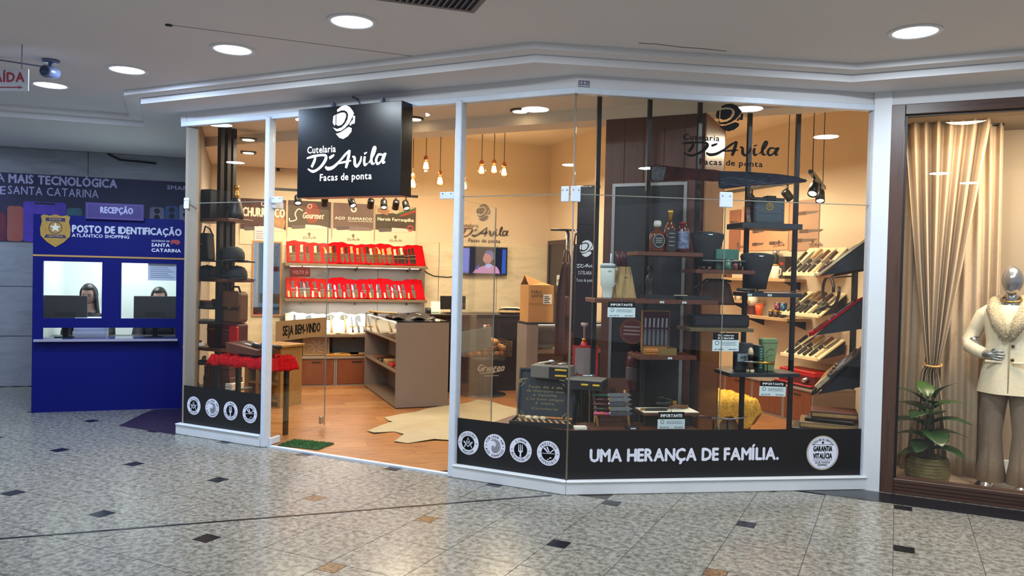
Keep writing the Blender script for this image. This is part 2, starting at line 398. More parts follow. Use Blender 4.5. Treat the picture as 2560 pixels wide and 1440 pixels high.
for i in range(-34, 16):
    for j in range(-22, 8):
        x, y = X0 + TX * i, Y0 + TY * j         # lower-left corner of the tile, top edge at y+TY
        cx, cy = x + TX / 2, y + TY / 2
        if cy > 5.12 and (cx > -5.9 and cy > 5.15 + max(0, (cx + 2.25) * .69)) and cy < 12: continue
        if cy > 6.45 and cx > -8.4: continue
        if cy - cx > 15.6 or cy > 6.6: continue
        notch = (i % 2 == 0) and (j % 2 == 1)
        p = px_of(cx, cy)
        near = p and -150 < p[0] < 2710 and p[1] < 1530 and n_t < 296
        if near:
            n_t += 1; link(ME_T[notch], 'floor_tile', floor, (x, y, 0))
            if notch:
                br = {(-6, -3): 1}.get((i, j), 0)
                pi = px_of(x + INS / 2, y + TY - INS / 2)
                tan = pi and any(abs(pi[0] - a) < 45 and abs(pi[1] - b) < 28 for a, b in ((785, 1246), (1067, 1297), (826, 1421), (1790, 1435)))
                link(ME_I[1 if tan else 0], 'inset_stone', floor, (x, y + TY, 0))
        else:
            far.prism([(x + a, y + b) for a, b in tile_poly(False)], -.02, 0, 'z')
o = far.build('floor_tile', GRAN, floor); o['kind'] = 'stuff'
MB().prism([(-.66, 6.06), (3.2, 6.06), (3.2, 6.33), (-.24, 6.33)], -.003, .0025, 'z').build('border_stone', GRANB, floor)
MB().prism([(-6.60, 5.04), (-5.86, 5.04), (-5.86, 5.16), (-6.80, 6.08), (-7.05, 5.80), (-6.92, 5.55)], -.003, .0025, 'z').build('border_stone', GRANP, floor)
MB().prism([(-6.6, .44), (-6.58, .43), (-2.115, 5.015), (-2.13, 5.03)], -.003, .0022, 'z').build('joint_strip', GRANB, floor)

# ---- shop floor: oak planks laid at 45 degrees
STORE = [(-5.85, 5.13), (-2.055, 5.13), (-.18, 6.42), (-.15, 8.85), (-3.31, 12.01), (-8.02, 7.30)]
def clip(poly, reg):
    for i in range(len(reg)):
        a, b = reg[i], reg[(i + 1) % len(reg)]; out = []
        sd = lambda p: (b[0] - a[0]) * (p[1] - a[1]) - (b[1] - a[1]) * (p[0] - a[0])
        for k in range(len(poly)):
            p, r = poly[k], poly[(k + 1) % len(poly)]; sp, sr = sd(p), sd(r)
            if sp >= 0: out.append(p)
            if (sp >= 0) != (sr >= 0):
                t = sp / (sp - sr); out.append((p[0] + (r[0] - p[0]) * t, p[1] + (r[1] - p[1]) * t))
        poly = out
        if len(poly) < 3: return []
    return poly
floor_shop = struct('floor_shop', MB().prism(STORE, -.06, .004, 'z'), GROUT)
kx, ky, ka = FR['K']
loc = lambda x, y: ((x - kx) * math.cos(ka) + (y - ky) * math.sin(ka), -(x - kx) * math.sin(ka) + (y - ky) * math.cos(ka))
SL = [loc(*p) for p in STORE]
pw, pl_ = .192, 1.28
for r in range(-26, 2):
    off = (r * .47) % pl_
    for c in range(-3, 8):
        u0 = c * pl_ + off; v0 = r * pw
        P = clip([(u0 + .0012, v0 + .0012), (u0 + pl_ - .0012, v0 + .0012), (u0 + pl_ - .0012, v0 + pw - .0012), (u0 + .0012, v0 + pw - .0012)], SL)
        if len(P) < 3: continue
        m_ = MB().prism([(a - u0, b - v0) for a, b in P], 0, .012, 'z')
        ob = m_.build('floor_plank', PLANK if (r * 7 + c * 3) % 5 else PLANK2, floor_shop)
        wv = W('K', u0, v0, 0); ob.location = wv; ob.rotation_euler = (0, 0, ka)

# ---- mall ceiling with two steps that follow the shop fronts
CA = [(3.4, 5.97), (-.33, 5.97), (-2.18, 4.70), (-5.93, 4.70), (-6.88, 5.50), (-10.5, 1.9)]   # edge of the lowest soffit
def offs(P, d):                          # the same edge line moved towards the camera side
    out = []
    for i, p in enumerate(P):
        a = Vector(P[max(i - 1, 0)]); b = Vector(P[min(i + 1, len(P) - 1)]); p = Vector(p)
        n1 = (p - a).normalized() if i else (b - p).normalized(); n2 = (b - p).normalized() if i < len(P) - 1 else n1
        m1 = Vector((-n1.y, n1.x)); m2 = Vector((-n2.y, n2.x)); m = (m1 + m2).normalized()
        out.append(tuple(p + m * (d / max(.4, m.dot(m1)))))
    return out
CB = offs(CA, .13)
Z1, Z3 = 2.93, 2.98
hi = MB(); n = len(CB)
far_pts = [(-10.5, -7), (7, -7), (7, 6.2)]
hi.prism(CB[::-1] + [(3.4, 6.0)][:0] + [(7, CB[0][1]), (7, -7), (-12, -7), (-12, CB[-1][1])], ZC, ZC + .05, 'z')
struct('ceiling', hi, CEIL)
def step(P, z0, z1, w, name):
    mb = MB(); Q = offs(P, -w)
    for i in range(len(P) - 1):
        a, b, c, d = P[i], P[i + 1], Q[i + 1], Q[i]
        mb.prism([a, b, c, d], z0, z1, 'z')
    return struct(name, mb, CEIL)
step(CB, Z3, ZC + .05, .12, 'trim_1'); step(CA, Z1 - .0015, Z3 + .02, .10, 'trim_2')
# crack in the paint and a fine joint line in the ceiling
lowp = MB()
lowp.prism([(3.4, 6.0), (3.4, 6.46), (-.19, 6.46), (-.30, 6.44), (-2.06, 5.20), (-5.86, 5.20), (-5.93, 5.28), (-8.25, 7.5), (-12.5, 3.2), (-10.5, 1.9)] + offs(CA, -.03)[-2:0:-1] + [(-.36, 6.0)], Z1, Z1 + .05, 'z')
struct('ceiling_soffit', lowp, CEIL)
mbj = MB()
a, b = g(425, 62, ZC), g(1030, 140, ZC)
mbj.tube([(a[0], a[1], ZC), (b[0], b[1], ZC)], .0025, 4)
o = mbj.build('ceiling_joint', mat('joint_grey', '#6f6a68', .8), bpy.data.objects['ceiling'])
mbk = MB(); pts = [g(px, py, ZC) for px, py in ((1596, 107), (1640, 110), (1700, 117), (1760, 122), (1815, 127))]
mbk.tube([(x, y + .004 * (-1) ** i, ZC) for i, (x, y) in enumerate(pts)], .003, 4); mbk.build('ceiling_crack', mat('crack_dark', '#3a3634', .9), bpy.data.objects['ceiling'])
pts = g(422, 62, ZC); MB().lathe([(.0, -.006), (.022, -.006), (.022, 0)], 14, (pts[0], pts[1], ZC)).build('ceiling_plug', BLACK, bpy.data.objects['ceiling'])

# ---- shop ceiling, bulkhead, walls
ZS, ZB, ZH = 2.92, 2.82, 3.42
struct('ceiling_shop', MB().prism([(-5.86, 5.14), (-2.06, 5.14), (-.58, 6.16), (-6.87, 6.16)], ZS, ZS + .05, 'z'), CEILW)
struct('trim_3', MB().prism([(-6.9, 6.14), (-.62, 6.14), (-.22, 6.42), (-6.9, 6.42)], ZB, ZH, 'z'), CEILW)
struct('ceiling_shop_side', MB().prism([(-6.87, 6.16), (-5.3, 6.16), (-6.9, 8.42), (-8.02, 7.30)], ZB + .02, ZB + .07, 'z'), CEILW)
struct('ceiling_shop_rear', MB().prism([(-6.9, 6.3), (-.42, 6.3), (-.15, 6.48), (-.15, 8.9), (-3.31, 12.01), (-8.02, 7.35)], ZH, ZH + .05, 'z'), CEILW)
wk = struct('wall_back', box(-1.2, 5.5, 0, .12, 0, ZH), BEIGE, 'K')
box(-1.2, 3.57, -.012, 0, 0, 1.94).build('stone_facing', TRAVW, wk)
for u in (1.92, 2.78):
    box(u - .003, u + .003, -.0135, -.011, 0, 1.94).build('stone_joint', GROUT, wk)
struct('wall_left', box(-.02, 3.1, -.10, 0, 0, ZS), mat('wall_taupe', '#8e8378', .6, kind='noise', scale=2, amt=.06), 'L')
struct('wall_rear_right', box(-4.6, .1, 0, .12, 0, ZH), BEIGE, 'R')
struct('wall_right', box(-2.5, -.14, 0, .10, 0, ZH), BEIGE, 'N')
# projecting wall that closes the room beside the television
struct('wall_partition', MB().prism([(-4.66, 10.68), (-2.34, 8.36), (-2.24, 8.46), (-4.56, 10.78)], 0, ZH, 'z'), BEIGE)

# ---- shop front: kerb, posts, header, fascia
fa = struct('baseboard_front', MB().box(-3.83, -2.815, -.05, .05, 0, .085).box(-.905, 0.012, -.05, .05, 0, .085), WHITE, 'A', .006)
fb = struct('baseboard_corner', MB().box(-.012, 2.262, -.05, .05, 0, .085), WHITE, 'B', .006)
MB().box(-3.825, -2.82, -.058, .04, .085, .098).box(-.9, .012, -.058, .04, .085, .098).build('capping', WHITE, fa, .003)
MB().box(-.012, 2.26, -.058, .04, .085, .098).build('capping', WHITE, fb, .003)
struct('trim_4', MB().box(-2.814, -2.762, -.045, .035, 0, 2.82), WHITEP, 'A', .006)       # door post
struct('trim_5', MB().box(-.945, -.892, -.045, .035, 0, 2.82), WHITEP, 'A', .006)
struct('trim_6', MB().box(-3.84, .008, -.03, .035, 2.80, 2.845), WHITEP, 'A', .004)        # header rail
struct('trim_7', MB().box(-.008, 2.27, -.03, .035, 2.80, 2.845), WHITEP, 'B', .004)
struct('trim_8', MB().box(-3.86, .004, -.012, .06, 2.845, Z1 + .02), CEIL, 'A')            # fascia
struct('trim_9', MB().box(-.004, 2.28, -.012, .06, 2.845, Z1 + .02), CEIL, 'B')
struct('trim_10', MB().box(2.235, 2.27, -.03, .04, .098, 2.80), WHITEP, 'B', .004)
struct('trim_11', MB().prism([(-.205, 6.40), (-.19, 6.36), (-.075, 6.36), (-.075, 6.60), (-.15, 6.60)], 0, Z1 + .02, 'z'), WHITE)
struct('trim_12', MB().box(-2.762, -.945, -.02, .02, 0, .014), WHITEP, 'A')                # door sill

def pane(name, fr, u0, u1, z0, z1, d=0):
    o = struct(name, None, None, fr); t = .006
    box(u0 + .004, u1 - .004, d - t / 2, d + t / 2, z0 + .002, z1 - .002).build('pane', GLASS, o)
    return o
ZT = 2.105
pane('window_1', 'A', -3.81, -2.814, .098, ZT); pane('window_2', 'A', -3.81, -2.814, ZT, 2.80)
pane('window_3', 'A', -2.762, -.945, ZT + .012, 2.80)
pane('window_4', 'A', -.892, -.002, .098, ZT); pane('window_5', 'A', -.892, -.002, ZT, 2.80)
uj = q('B', 1805, 800)[0]
w6 = pane('window_6', 'B', .002, uj, .098, ZT); w7 = pane('window_7', 'B', uj, 2.236, .098, ZT); w8 = pane('window_8', 'B', .002, 2.236, ZT, 2.80)
CLIP = mat('clip_plastic', '#c9d4e0', .4)
def clipplate(win, u, z, w=.095, h=.085):
    mb = box(u - w / 2, u + w / 2, -.016, -.003, z - h / 2, z + h / 2)
    c = mb.build('glass_clamp', CLIP, win, .006, 2)
    for s in (-.28, .28):
        MB().tube([(u + s * w, -.0175, z + .25 * h), (u + s * w, -.016, z + .25 * h)], .006, 8).build('screw', STEEL, c)
clipplate(bpy.data.objects['window_1'], -3.775, ZT, .06, .10)
clipplate(w8, .012, ZT, .07, .11); clipplate(w8, uj, ZT, .10, .11)
clipplate(bpy.data.objects['window_4'], -.06, ZT, .06, .11)
clipplate(bpy.data.objects['window_3'], -2.70, ZT + .01, .13, .055); clipplate(bpy.data.objects['window_3'], -1.02, ZT + .01, .13, .055)
for fr_, a_, b_, wn in (('A', -3.81, -2.82, 'window_1'), ('A', -.89, -.004, 'window_4'), ('B', .004, uj, 'window_6'), ('B', uj, 2.234, 'window_7')):
    box(a_, b_, -.0038, .0038, ZT - .0035, ZT + .0025).build('glass_edge', GEDGE, bpy.data.objects[wn])
box(uj - .0025, uj + .0025, -.0038, .0038, .1, ZT - .004).build('glass_edge', GEDGE, w7)
# corner joint strip
struct('trim_13', MB().tube([(-2.05, 5.117, .09), (-2.05, 5.117, 2.82)], .007, 6), mat('silicone_tan', '#8b7c70', .5))

# ---- swung-open glass doors
KRAFTS = mat('sign_kraft', '#8d6c45', .6, kind='noise', scale=9, amt=.12)
def door(name, X, ang, sgn, front):
    o = struct(name); o.location = (X, 5.12, .0); o.rotation_euler = (0, 0, R_(ang))
    box(.02, .88, -.004, .004, .03, ZT - .008).build('pane', GLASS, o)
    MB().box(.88, .8815, -.005, .005, .03, ZT - .008).build('glass_edge', GEDGE, o)
    h = box(0, .14, -.016, .016, .016, .075).build('floor_hinge', WHITEP, o, .006, 2)
    box(0, .13, -.016, .016, ZT - .06, ZT).build('top_hinge', WHITEP, o, .005)
    box(.80, .87, -.014, .014, .055, .125).build('lock', STEEL, o, .005)
    s = box(.06, .86, -.0085 if sgn > 0 else .0045, -.0045 if sgn > 0 else .0085, .90, 1.075).build('welcome_strip', KRAFTS if sgn > 0 else mat('strip_back', '#6d746c', .6), o)
    if front:
        mb = MB(); text(mb, 'SEJA BEM-VINDO', .46, .945, .085, .60, -.009, 'c', bold=.05); mb.build('lettering', KPRINT, s)
    return o
door('door_1', -4.80, 98, 1, True)
door('door_2', -3.005, 97, -1, False)
# ================================================================== MALL THINGS
LAMP = emit_mat('lamp_cool', '#eaf6ff', 9); LAMPW = emit_mat('lamp_warm', '#ffdca8', 9)
TRIMW = mat('lamp_trim', '#dfe3ea', .4)
names_ = ['round ceiling downlight nearest the air vent', 'large round ceiling downlight between the vent and the row by the exit sign', 'round ceiling downlight above the end of the ceiling step', 'round ceiling downlight beside the exit sign', 'lone round ceiling downlight over the right hand shops', 'round ceiling downlight above the corner of the knife shop']
ring = MB().lathe([(.122, 0), (.150, 0), (.150, -.006), (.125, -.009), (.120, -.001)], 28)
ME_RING = ring.mesh('trim_ring', TRIMW); ME_DISC = MB().lathe([(0, -.004), (.122, -.004), (.122, -.001)], 28).mesh('diffuser', LAMP)
for k, (x, y) in enumerate(MALL + MALL_REAR):
    lb = names_[k] if k < 6 else 'round ceiling downlight further along the mall corridor outside the view'
    t = thing('ceiling_downlight', lb, 'downlight', 'O', x, y, lamp_z(x), group='round downlights in the mall ceiling')
    link(ME_RING, 'trim_ring', t); link(ME_DISC, 'diffuser', t)
# air vent
vx, vy = g(1185, 28, ZC)
t = thing('air_vent', 'grey louvred air vent set in the mall ceiling', 'vent', 'O', vx, vy, ZC, 45)
GV = mat('vent_grey', '#6d6a6f', .5); VW, VD = .95, .5
fm = MB(); fm.box(-VW, 0, -.03, 0, -.012, 0).box(-VW, 0, -VD, -VD + .03, -.012, 0).box(-.03, 0, -VD, 0, -.0125, 0).box(-VW, -VW + .03, -VD, 0, -.0125, 0)
fm.build('frame', GV, t)
box(-VW + .03, -.03, -VD + .03, -.03, -.002, 0).build('backing', mat('vent_dark', '#2b2d3c', .8), t)
ms = MB().prism([(-.004, -.014), (.014, -.002), (.016, -.004), (-.002, -.016)], -VD + .03, -.03, 'y').mesh('slat', GV)
for k in range(26): link(ms, 'slat', t, (-VW + .05 + k * .0335, 0, 0))
# security camera
cx, cy = g(127, 150, ZC)
t = thing('security_camera', 'small grey security camera hanging from the mall ceiling', 'camera', 'O', cx, cy, ZC, 20)
GC = mat('camera_grey', '#5c6480', .4)
MB().lathe([(.0, -.02), (.055, -.018), (.06, 0)], 16).build('mount_plate', GC, t)
MB().tube([(0, 0, -.015), (0, 0, -.05)], .016, 10).build('stem', GC, t)
h = MB().tube([(0, .06, -.085), (0, .05, -.085), (0, -.06, -.095), (0, -.065, -.095)], [.02, .042, .045, .04], 14).build('housing', GC, t)
MB().tube([(0, -.064, -.0953), (0, -.07, -.0955)], .033, 14).build('lens', mat('lens_dark', '#2b3550', .15), h)
mb = MB().tube([(-.05, 0, -.05), (-.5, -.14, -.006), (-1.1, -.3, -.004)], .006, 6); mb.build('cable', GC, t)
# exit sign
fr_ex = g(35, 178, 2.95)
frame('E', -5.55, 3.30, 20)
u0, z0 = q('E', -45, 228); u1, z1 = q('E', 72, 178); _, zt = q('E', 60, 170)
t = thing('exit_sign', 'white hanging exit sign with red lettering and an arrow', 'sign', 'E', (u0 + u1) / 2, 0, z0)
hw = abs(u1 - u0) / 2; hh = z1 - z0 + .015
ACR = mat('acrylic_white', '#cfd0dc', .3); REDP = mat('sign_red', '#b0324e', .5)
b = box(-hw, hw, -.005, .005, 0, hh).build('panel', ACR, t, .002)
mb = MB(); text(mb, 'SAÍDA', hw - .03, hh * .42, hh * .42, hw * 1.55, -.0065, 'r', bold=.05)
mb.box(-hw * .5, hw * .60, -.0075, -.0055, hh * .14, hh * .19); mb.prism([(hw * .6, hh * .10), (hw * .78, hh * .165), (hw * .6, hh * .23)], -.0075, -.0055)
mb.build('lettering', REDP, b)
for s in (-.7, .7): MB().tube([(s * hw, 0, hh), (s * hw, 0, ZC - z0)], .003, 6).build('hanger', GC, t)

# ---- stone wall behind the booth, built of big slabs
wm = struct('wall_stone', box(-6, 1.95, 0, .1, 0, 2.93), GROUT, 'M')
zz = [0, .62, 1.23, 1.80, 2.36, 2.93]
for a in range(6):
    for b_ in range(5):
        ua = -6 + a * 1.32
        box(ua + .003, min(ua + 1.317, 1.95), -.022 - .004 * ((a + b_) % 2), -.001, zz[b_] + .003, zz[b_ + 1] - .003).build('stone_panel', TRAV, wm, .003)
MB().tube([(*q('M', 275, 388), 0), ], .01) if False else None
pts = [q('M', *p, -.03) for p in ((270, 385), (300, 400), (345, 404), (390, 409))]
o = MB().tube([(u, -.04, z) for u, z in pts], .012, 6).build('loose_cable', BLACK); x, y, a = FR['M']; o.location = (x, y, 0); o.rotation_euler = (0, 0, a)
o['label'] = 'loose black cable sagging along the top of the grey stone wall'; o['category'] = 'cable'
# banner with phones
BNAVY = mat('banner_navy', '#22214a', .5, kind='noise', scale=2, amt=.25); LAV = mat('print_lavender', '#a9a6cf', .5)
ub0, zb0 = q('M', -140, 600, -.03); ub1 = 1.9; zb1 = q('M', 100, 436, -.03)[1]; zb0 = q('M', 40, 604, -.03)[1]
t = thing('banner', 'long dark blue advertising banner with phones on the stone wall', 'banner', 'M', 0, -.03, 0)
bp = box(ub0, ub1, -.006, .004, zb0, zb1).build('sheet', BNAVY, t)
mb = MB()
ue, zq = q('M', 292, 470, -.036); us, _ = q('M', 22, 462, -.036)
text(mb, 'MAIS TECNOLÓGICA', ue, zq, .105, ue - us, -.0075, 'r', bold=.05)
ue1, zq1 = q('M', 12, 455, -.036); text(mb, 'LOJA', ue1, zq1 + .004, .10, None, -.0075, 'r', bold=.01)
ue, zq = q('M', 246, 495, -.036); us = q('M', 20, 487, -.036)[0]
text(mb, 'SANTA CATARINA', ue, zq, .10, ue - us, -.0075, 'r', bold=.01)
ue1, zq1 = q('M', 14, 486, -.036); text(mb, 'DE', ue1, zq1, .10, None, -.0075, 'r', bold=.01)
ue, zq = q('M', 418, 473, -.036); text(mb, 'SMARTCELL', ue, zq, .05, .52, -.0075, 'l', bold=.04)
mb.build('lettering', LAV, bp)
def rr(x0, x1, z0, z1, r, n=4):
    P = []
    for cx_, cz_, a0 in ((x1 - r, z1 - r, 0), (x0 + r, z1 - r, 90), (x0 + r, z0 + r, 180), (x1 - r, z0 + r, 270)):
        P += [(cx_ + r * math.cos(R_(a0 + 90 * k / n)), cz_ + r * math.sin(R_(a0 + 90 * k / n))) for k in range(n + 1)]
    return P
for k, (xa, xb, yt, col, col2) in enumerate(((-20, 16, 530, '#6e1c3a', '#47122a'), (18, 58, 515, '#8d5a52', '#a3453a'), (58, 165, 505, '#3b2a8c', '#5a3ac0'), (166, 205, 520, '#2f6a7a', '#28505f'), (374, 410, 518, '#7a7598', '#5a5878'), (412, 446, 515, '#2c5598', '#213f78'), (448, 480, 512, '#8a8fb4', '#6a6f94'))):
    ua = q('M', xa, 560, -.036)[0]; ub = q('M', xb, 560, -.036)[0]; zt_ = q('M', (xa + xb) / 2, yt, -.036)[1]
    m1 = mat('phone_print_%s' % col[1:], col, .45, kind='noise', scale=4, second=col2)
    mb = MB().prism(rr(ua, ub, zb0 + .004, zt_, .035), -.0085, -.006); o = mb.build('phone_picture', m1, bp)
    mk = MB().prism(rr(ua + .012, ub - .012, zb0 + .006, zt_ - .014, .03), -.0100, -.0085)
    if k < 4: mk.build('screen_picture', mat('phone_screen_%s' % col[1:], col2, .4, kind='noise', scale=5, second=col), o)
    else:
        mk = MB()
        for dz in (.05, .13): disc(mk, (ua + ub) / 2, zt_ - dz, .035, -.0105, -.0085, seg=16)
        mk.build('lens_picture', BLACK, o)
    if k == 2: MB().prism(rr(ua + .12, ub - .12, zt_ - .032, zt_ - .010, .01), -.0112, -.010).build('notch_picture', BLACK, o)

# ---- booth
BLUE = mat('booth_blue', '#040d64', .5, spec=.2, kind='noise', scale=1.2, amt=.06); GOLD = mat('gold_strip', '#b58a52', .4)
BINT = mat('booth_white', '#e8f0ee', .6)
def bq(px, py, d=0): return q('S', px, py, d)
bt = thing('information_booth', 'blue identification booth with two service windows and a counter slot', 'booth', 'S', 0, 0, 0)
BWd, BH = 1.43, 2.025
w1 = (.092, .632, .965, 1.545); w2 = (.812, 1.345, .962, 1.555); sl = (.092, 1.345, .755, .868)
fp = MB(); T_ = .035
fp.box(0, BWd, 0, T_, 0, sl[2]).box(0, BWd, 0, T_, sl[3], w1[2]).box(0, BWd, 0, T_, 1.55, BH)
fp.box(0, w1[0], 0, T_, w1[2], 1.55).box(w2[1], BWd, 0, T_, w1[2], 1.55).box(0, sl[0], 0, T_, sl[2], sl[3]).box(sl[1], BWd, 0, T_, sl[2], sl[3]).box(w1[1], w2[0], 0, T_, w1[2], 1.55)
face = fp.build('front_panel', BLUE, bt)
MB().box(0, .03, T_, 1.5, 0, BH).build('side_panel', BLUE, bt)
MB().box(.002, BWd, -.006, 0, 1.598, 1.616).build('gold_strip', GOLD, bt)
ct = MB().box(.03, 1.37, -.07, .25, sl[2] - .022, sl[2]).build('counter_shelf', mat('booth_counter', '#3b4a8c', .12), bt, .004)
MB().box(.028, 1.372, -.076, -.07, sl[2] - .024, sl[2] + .001).build('counter_edge', mat('counter_edge_grey', '#9a93a8', .35), ct)
for w in (w1, w2): box(w[0], w[1], .012, .018, w[2], w[3]).build('window_pane', GLASS, bt)
MB().box(.03, BWd, 1.45, 1.48, 0, BH).box(BWd - .03, BWd, T_, 1.45, 0, BH).build('rear_lining', BINT, bt)
MB().box(.031, .036, T_, 1.45, 0, BH).build('side_lining', BINT, bt)
dt = MB(); dt.box(.98, .985 + .5, 1.436, 1.45, .2, 1.38).build('door_leaf', mat('booth_door', '#dfe8e6', .5), bt, .004)
t = thing('booth_lamp', 'white ceiling lamp glowing inside the blue booth', 'lamp', 'S', .7, .75, 1.97)
MB().box(-.5, .5, -.06, .06, 0, .05).build('housing', WHITE, t); MB().box(-.48, .48, -.05, .05, -.008, 0).build('tube', emit_mat('booth_tube', '#f2fbff', 6), t)
light('booth_light', 'AREA', W('S', .7, .7, 1.93), 18, (.90, 1, .98), .7, look=W('S', .7, .75, 0))
mb = MB()
ua, za = bq(181, 580); ub, _ = bq(453, 587); text(mb, 'POSTO DE IDENTIFICAÇÃO', ua, za, .072, ub - ua, -.002, bold=.06)
mb.build('lettering', mat('letter_silver', '#b9bccf', .5), face)
mb = MB(); ua, za = bq(180, 592); ub, _ = bq(323, 594); text(mb, 'ATLÂNTICO SHOPPING', ua, za, .033, ub - ua, -.002, bold=.03)
ua, za = bq(379, 616); ub, _ = bq(424, 616); text(mb, 'SANTA', ua, za, .034, ub - ua, -.002, bold=.07)
ua, za = bq(379, 629); ub, _ = bq(452, 629); text(mb, 'CATARINA', ua, za, .034, ub - ua, -.002, bold=.07)
ua, za = bq(379, 604); ub, _ = bq(424, 603); text(mb, 'GOVERNO DE', ua, za, .018, ub - ua, -.002, bold=.03)
mb.build('lettering', mat('letter_white', '#d4d4e2', .5), face)
mb = MB(); ua, za = bq(427, 612); ub, zb = bq(451, 603)
mb.prism([(ua, za), (ua + .03, za + .02), (ub - .03, za + .0), (ub, za + .02), (ub - .01, za + .05), (ua + .04, za + .055), (ua, za + .05)], -.004, 0)
mb.build('flag_mark', mat('flag_red', '#a83a44', .5), face)
# police style shield
cu, cz = bq(139, 574); sw = .145
SH = [(0, -.20), (.07, -.15), (.125, -.085), (.13, -.01), (.115, .06), (.125, .115), (.10, .13), (.05, .12), (0, .135)]
SH = [(x * 1.06, z) for x, z in SH]; P = SH + [(-x, z) for x, z in SH[::-1][1:-1]]
b0 = MB().prism([(cu + x, cz + z + .02) for x, z in P], -.008, 0).build('shield_badge', mat('badge_gold', '#b0883a', .45, kind='noise', scale=25, amt=.2), face)
mb = MB(); mb.prism([(cu - .09, cz + .085), (cu + .09, cz + .085), (cu + .085, cz + .12), (cu - .085, cz + .12)], -.010, -.008)
mb.prism([(cu - .10, cz - .085), (cu + .10, cz - .085), (cu + .085, cz - .052), (cu - .085, cz - .052)], -.010, -.008)
disc(mb, cu, cz + .02, .062, -.010, -.008, .056, 24); mb.build('badge_band', mat('badge_navy', '#1c2550', .5), b0)
mb = MB(); mb.prism([(cu + (.052 if k % 2 == 0 else .021) * math.sin(math.pi * k / 5), cz + .02 + (.052 if k % 2 == 0 else .021) * math.cos(math.pi * k / 5)) for k in range(10)], -.011, -.009)
mb.build('badge_star', mat('star_white', '#d8d3c4', .5), b0)
mb = MB(); text(mb, 'POLÍCIA', cu, cz + .094, .02, None, -.011, 'c', bold=.03); text(mb, 'CIENTÍFICA', cu, cz - .076, .018, None, -.011, 'c', bold=.03); mb.build('badge_lettering', GOLD, b0)
# reception sign
ua, za = bq(214, 505, -.03); ub, zb = bq(360, 553, -.03)
t = thing('reception_sign', 'purple framed reception sign standing on top of the blue booth', 'sign', 'S', ua, -.03, zb)
PUR = mat('sign_purple', '#33246b', .45)
w_, h_ = ub - ua, za - zb
b = box(0, w_, -.006, .006, 0, h_).build('panel', PUR, t, .002)
mb = MB()
for s in ((.015, w_ - .015, .014, .018), (.015, w_ - .015, h_ - .018, h_ - .014)): mb.box(s[0], s[1], -.0072, -.0055, s[2], s[3])
for s in (.015, w_ - .019): mb.box(s, s + .004, -.0072, -.0055, .018, h_ - .018)
mb.build('border_line', mat('line_mauve', '#6a4a9a', .5), b)
mb = MB(); text(mb, 'RECEPÇÃO', w_ * .53, h_ * .40, .062, w_ * .55, -.008, 'c', bold=.06); mb.build('lettering', LAV, b)
# paper notice in the second window, phone on the wall, papers
ua, za = bq(370, 655, .02); ub, zb = bq(441, 702, .02)
t = thing('paper_notice', 'printed paper notice taped inside the second booth window', 'notice', 'S', ua, .03, zb)
pp = box(0, ub - ua, 0, .003, 0, za - zb).build('sheet', mat('paper_grey', '#c4c9de', .6), t)
mb = MB()
for k in range(7): mb.box(.02, (ub - ua) * (.9 - .1 * (k % 3)), -.001, .0005, .03 + k * (za - zb - .05) / 7, .036 + k * (za - zb - .05) / 7)
mb.build('print_lines', mat('print_grey', '#6f7590', .6), pp)
ua, za = dq('S', 168, 735, 1.2)
t = thing('wall_dispenser', 'small white dispenser on a pipe at the rear of the booth', 'dispenser', 'S', .50, 1.43, 1.18)
box(-.05, .05, -.09, 0, 0, .10).build('body', mat('dispenser_white', '#cfe0e4', .4), t, .01, 2); MB().tube([(0, -.03, 0), (0, -.03, -.35)], .02, 8).build('pipe', WHITE, t)
# desk inside the booth
t = thing('booth_desk', 'dark desk inside the blue booth below the windows', 'desk', 'S', .7, .42, 0)
box(-.62, .62, -.25, .14, .72, .75).build('desktop', mat('desk_dark', '#22242c', .4), t, .003)
for s in (-.6, .57): box(s, s + .03, -.2, .12, 0, .72).build('side_panel', BLACK, t)
def monitor(u, d, z, w, h, lb, rot=0):
    t = thing('desktop_monitor', lb, 'monitor', 'S', u, d, z, rot)
    box(-w / 2, w / 2, -.02, .02, .10, .10 + h).build('screen_case', BLACK, t, .006)
    MB().box(-.09, .09, -.07, .07, 0, .012).box(-.025, .025, 0, .03, .01, .18).build('stand', BLACKM, t)
    mb = MB(); mb.box(-.10, .10, -.0215, -.019, .10 + h * .35, .10 + h * .5); mb.build('rear_vent', BLACKM, t)
    return t
ua, za = bq(109, 748, .22); ub, zb = bq(218, 800, .22)
monitor((ua + ub) / 2, .22, .752, ub - ua, .34, 'black monitor seen from behind in the first booth window')
ua, zc_ = bq(335, 738, .22); ub, _ = bq(442, 740, .22)
monitor((ua + ub) / 2, .22, .752, ub - ua, zc_ - .86, 'black monitor hiding most of the clerk in the second booth window')
ua, za = bq(172, 790, .1)
t = thing('paper_stack', 'white stack of forms on the desk below the seated clerk', 'papers', 'S', ua + .18, .24, .752)
for k in range(3): box(-.16 + .01 * k, .16, -.06, .10, .07 * k + .0, .07 * k + .069).build('form_pack', mat('paper_pack', '#c9ccdc', .7), t, .004)

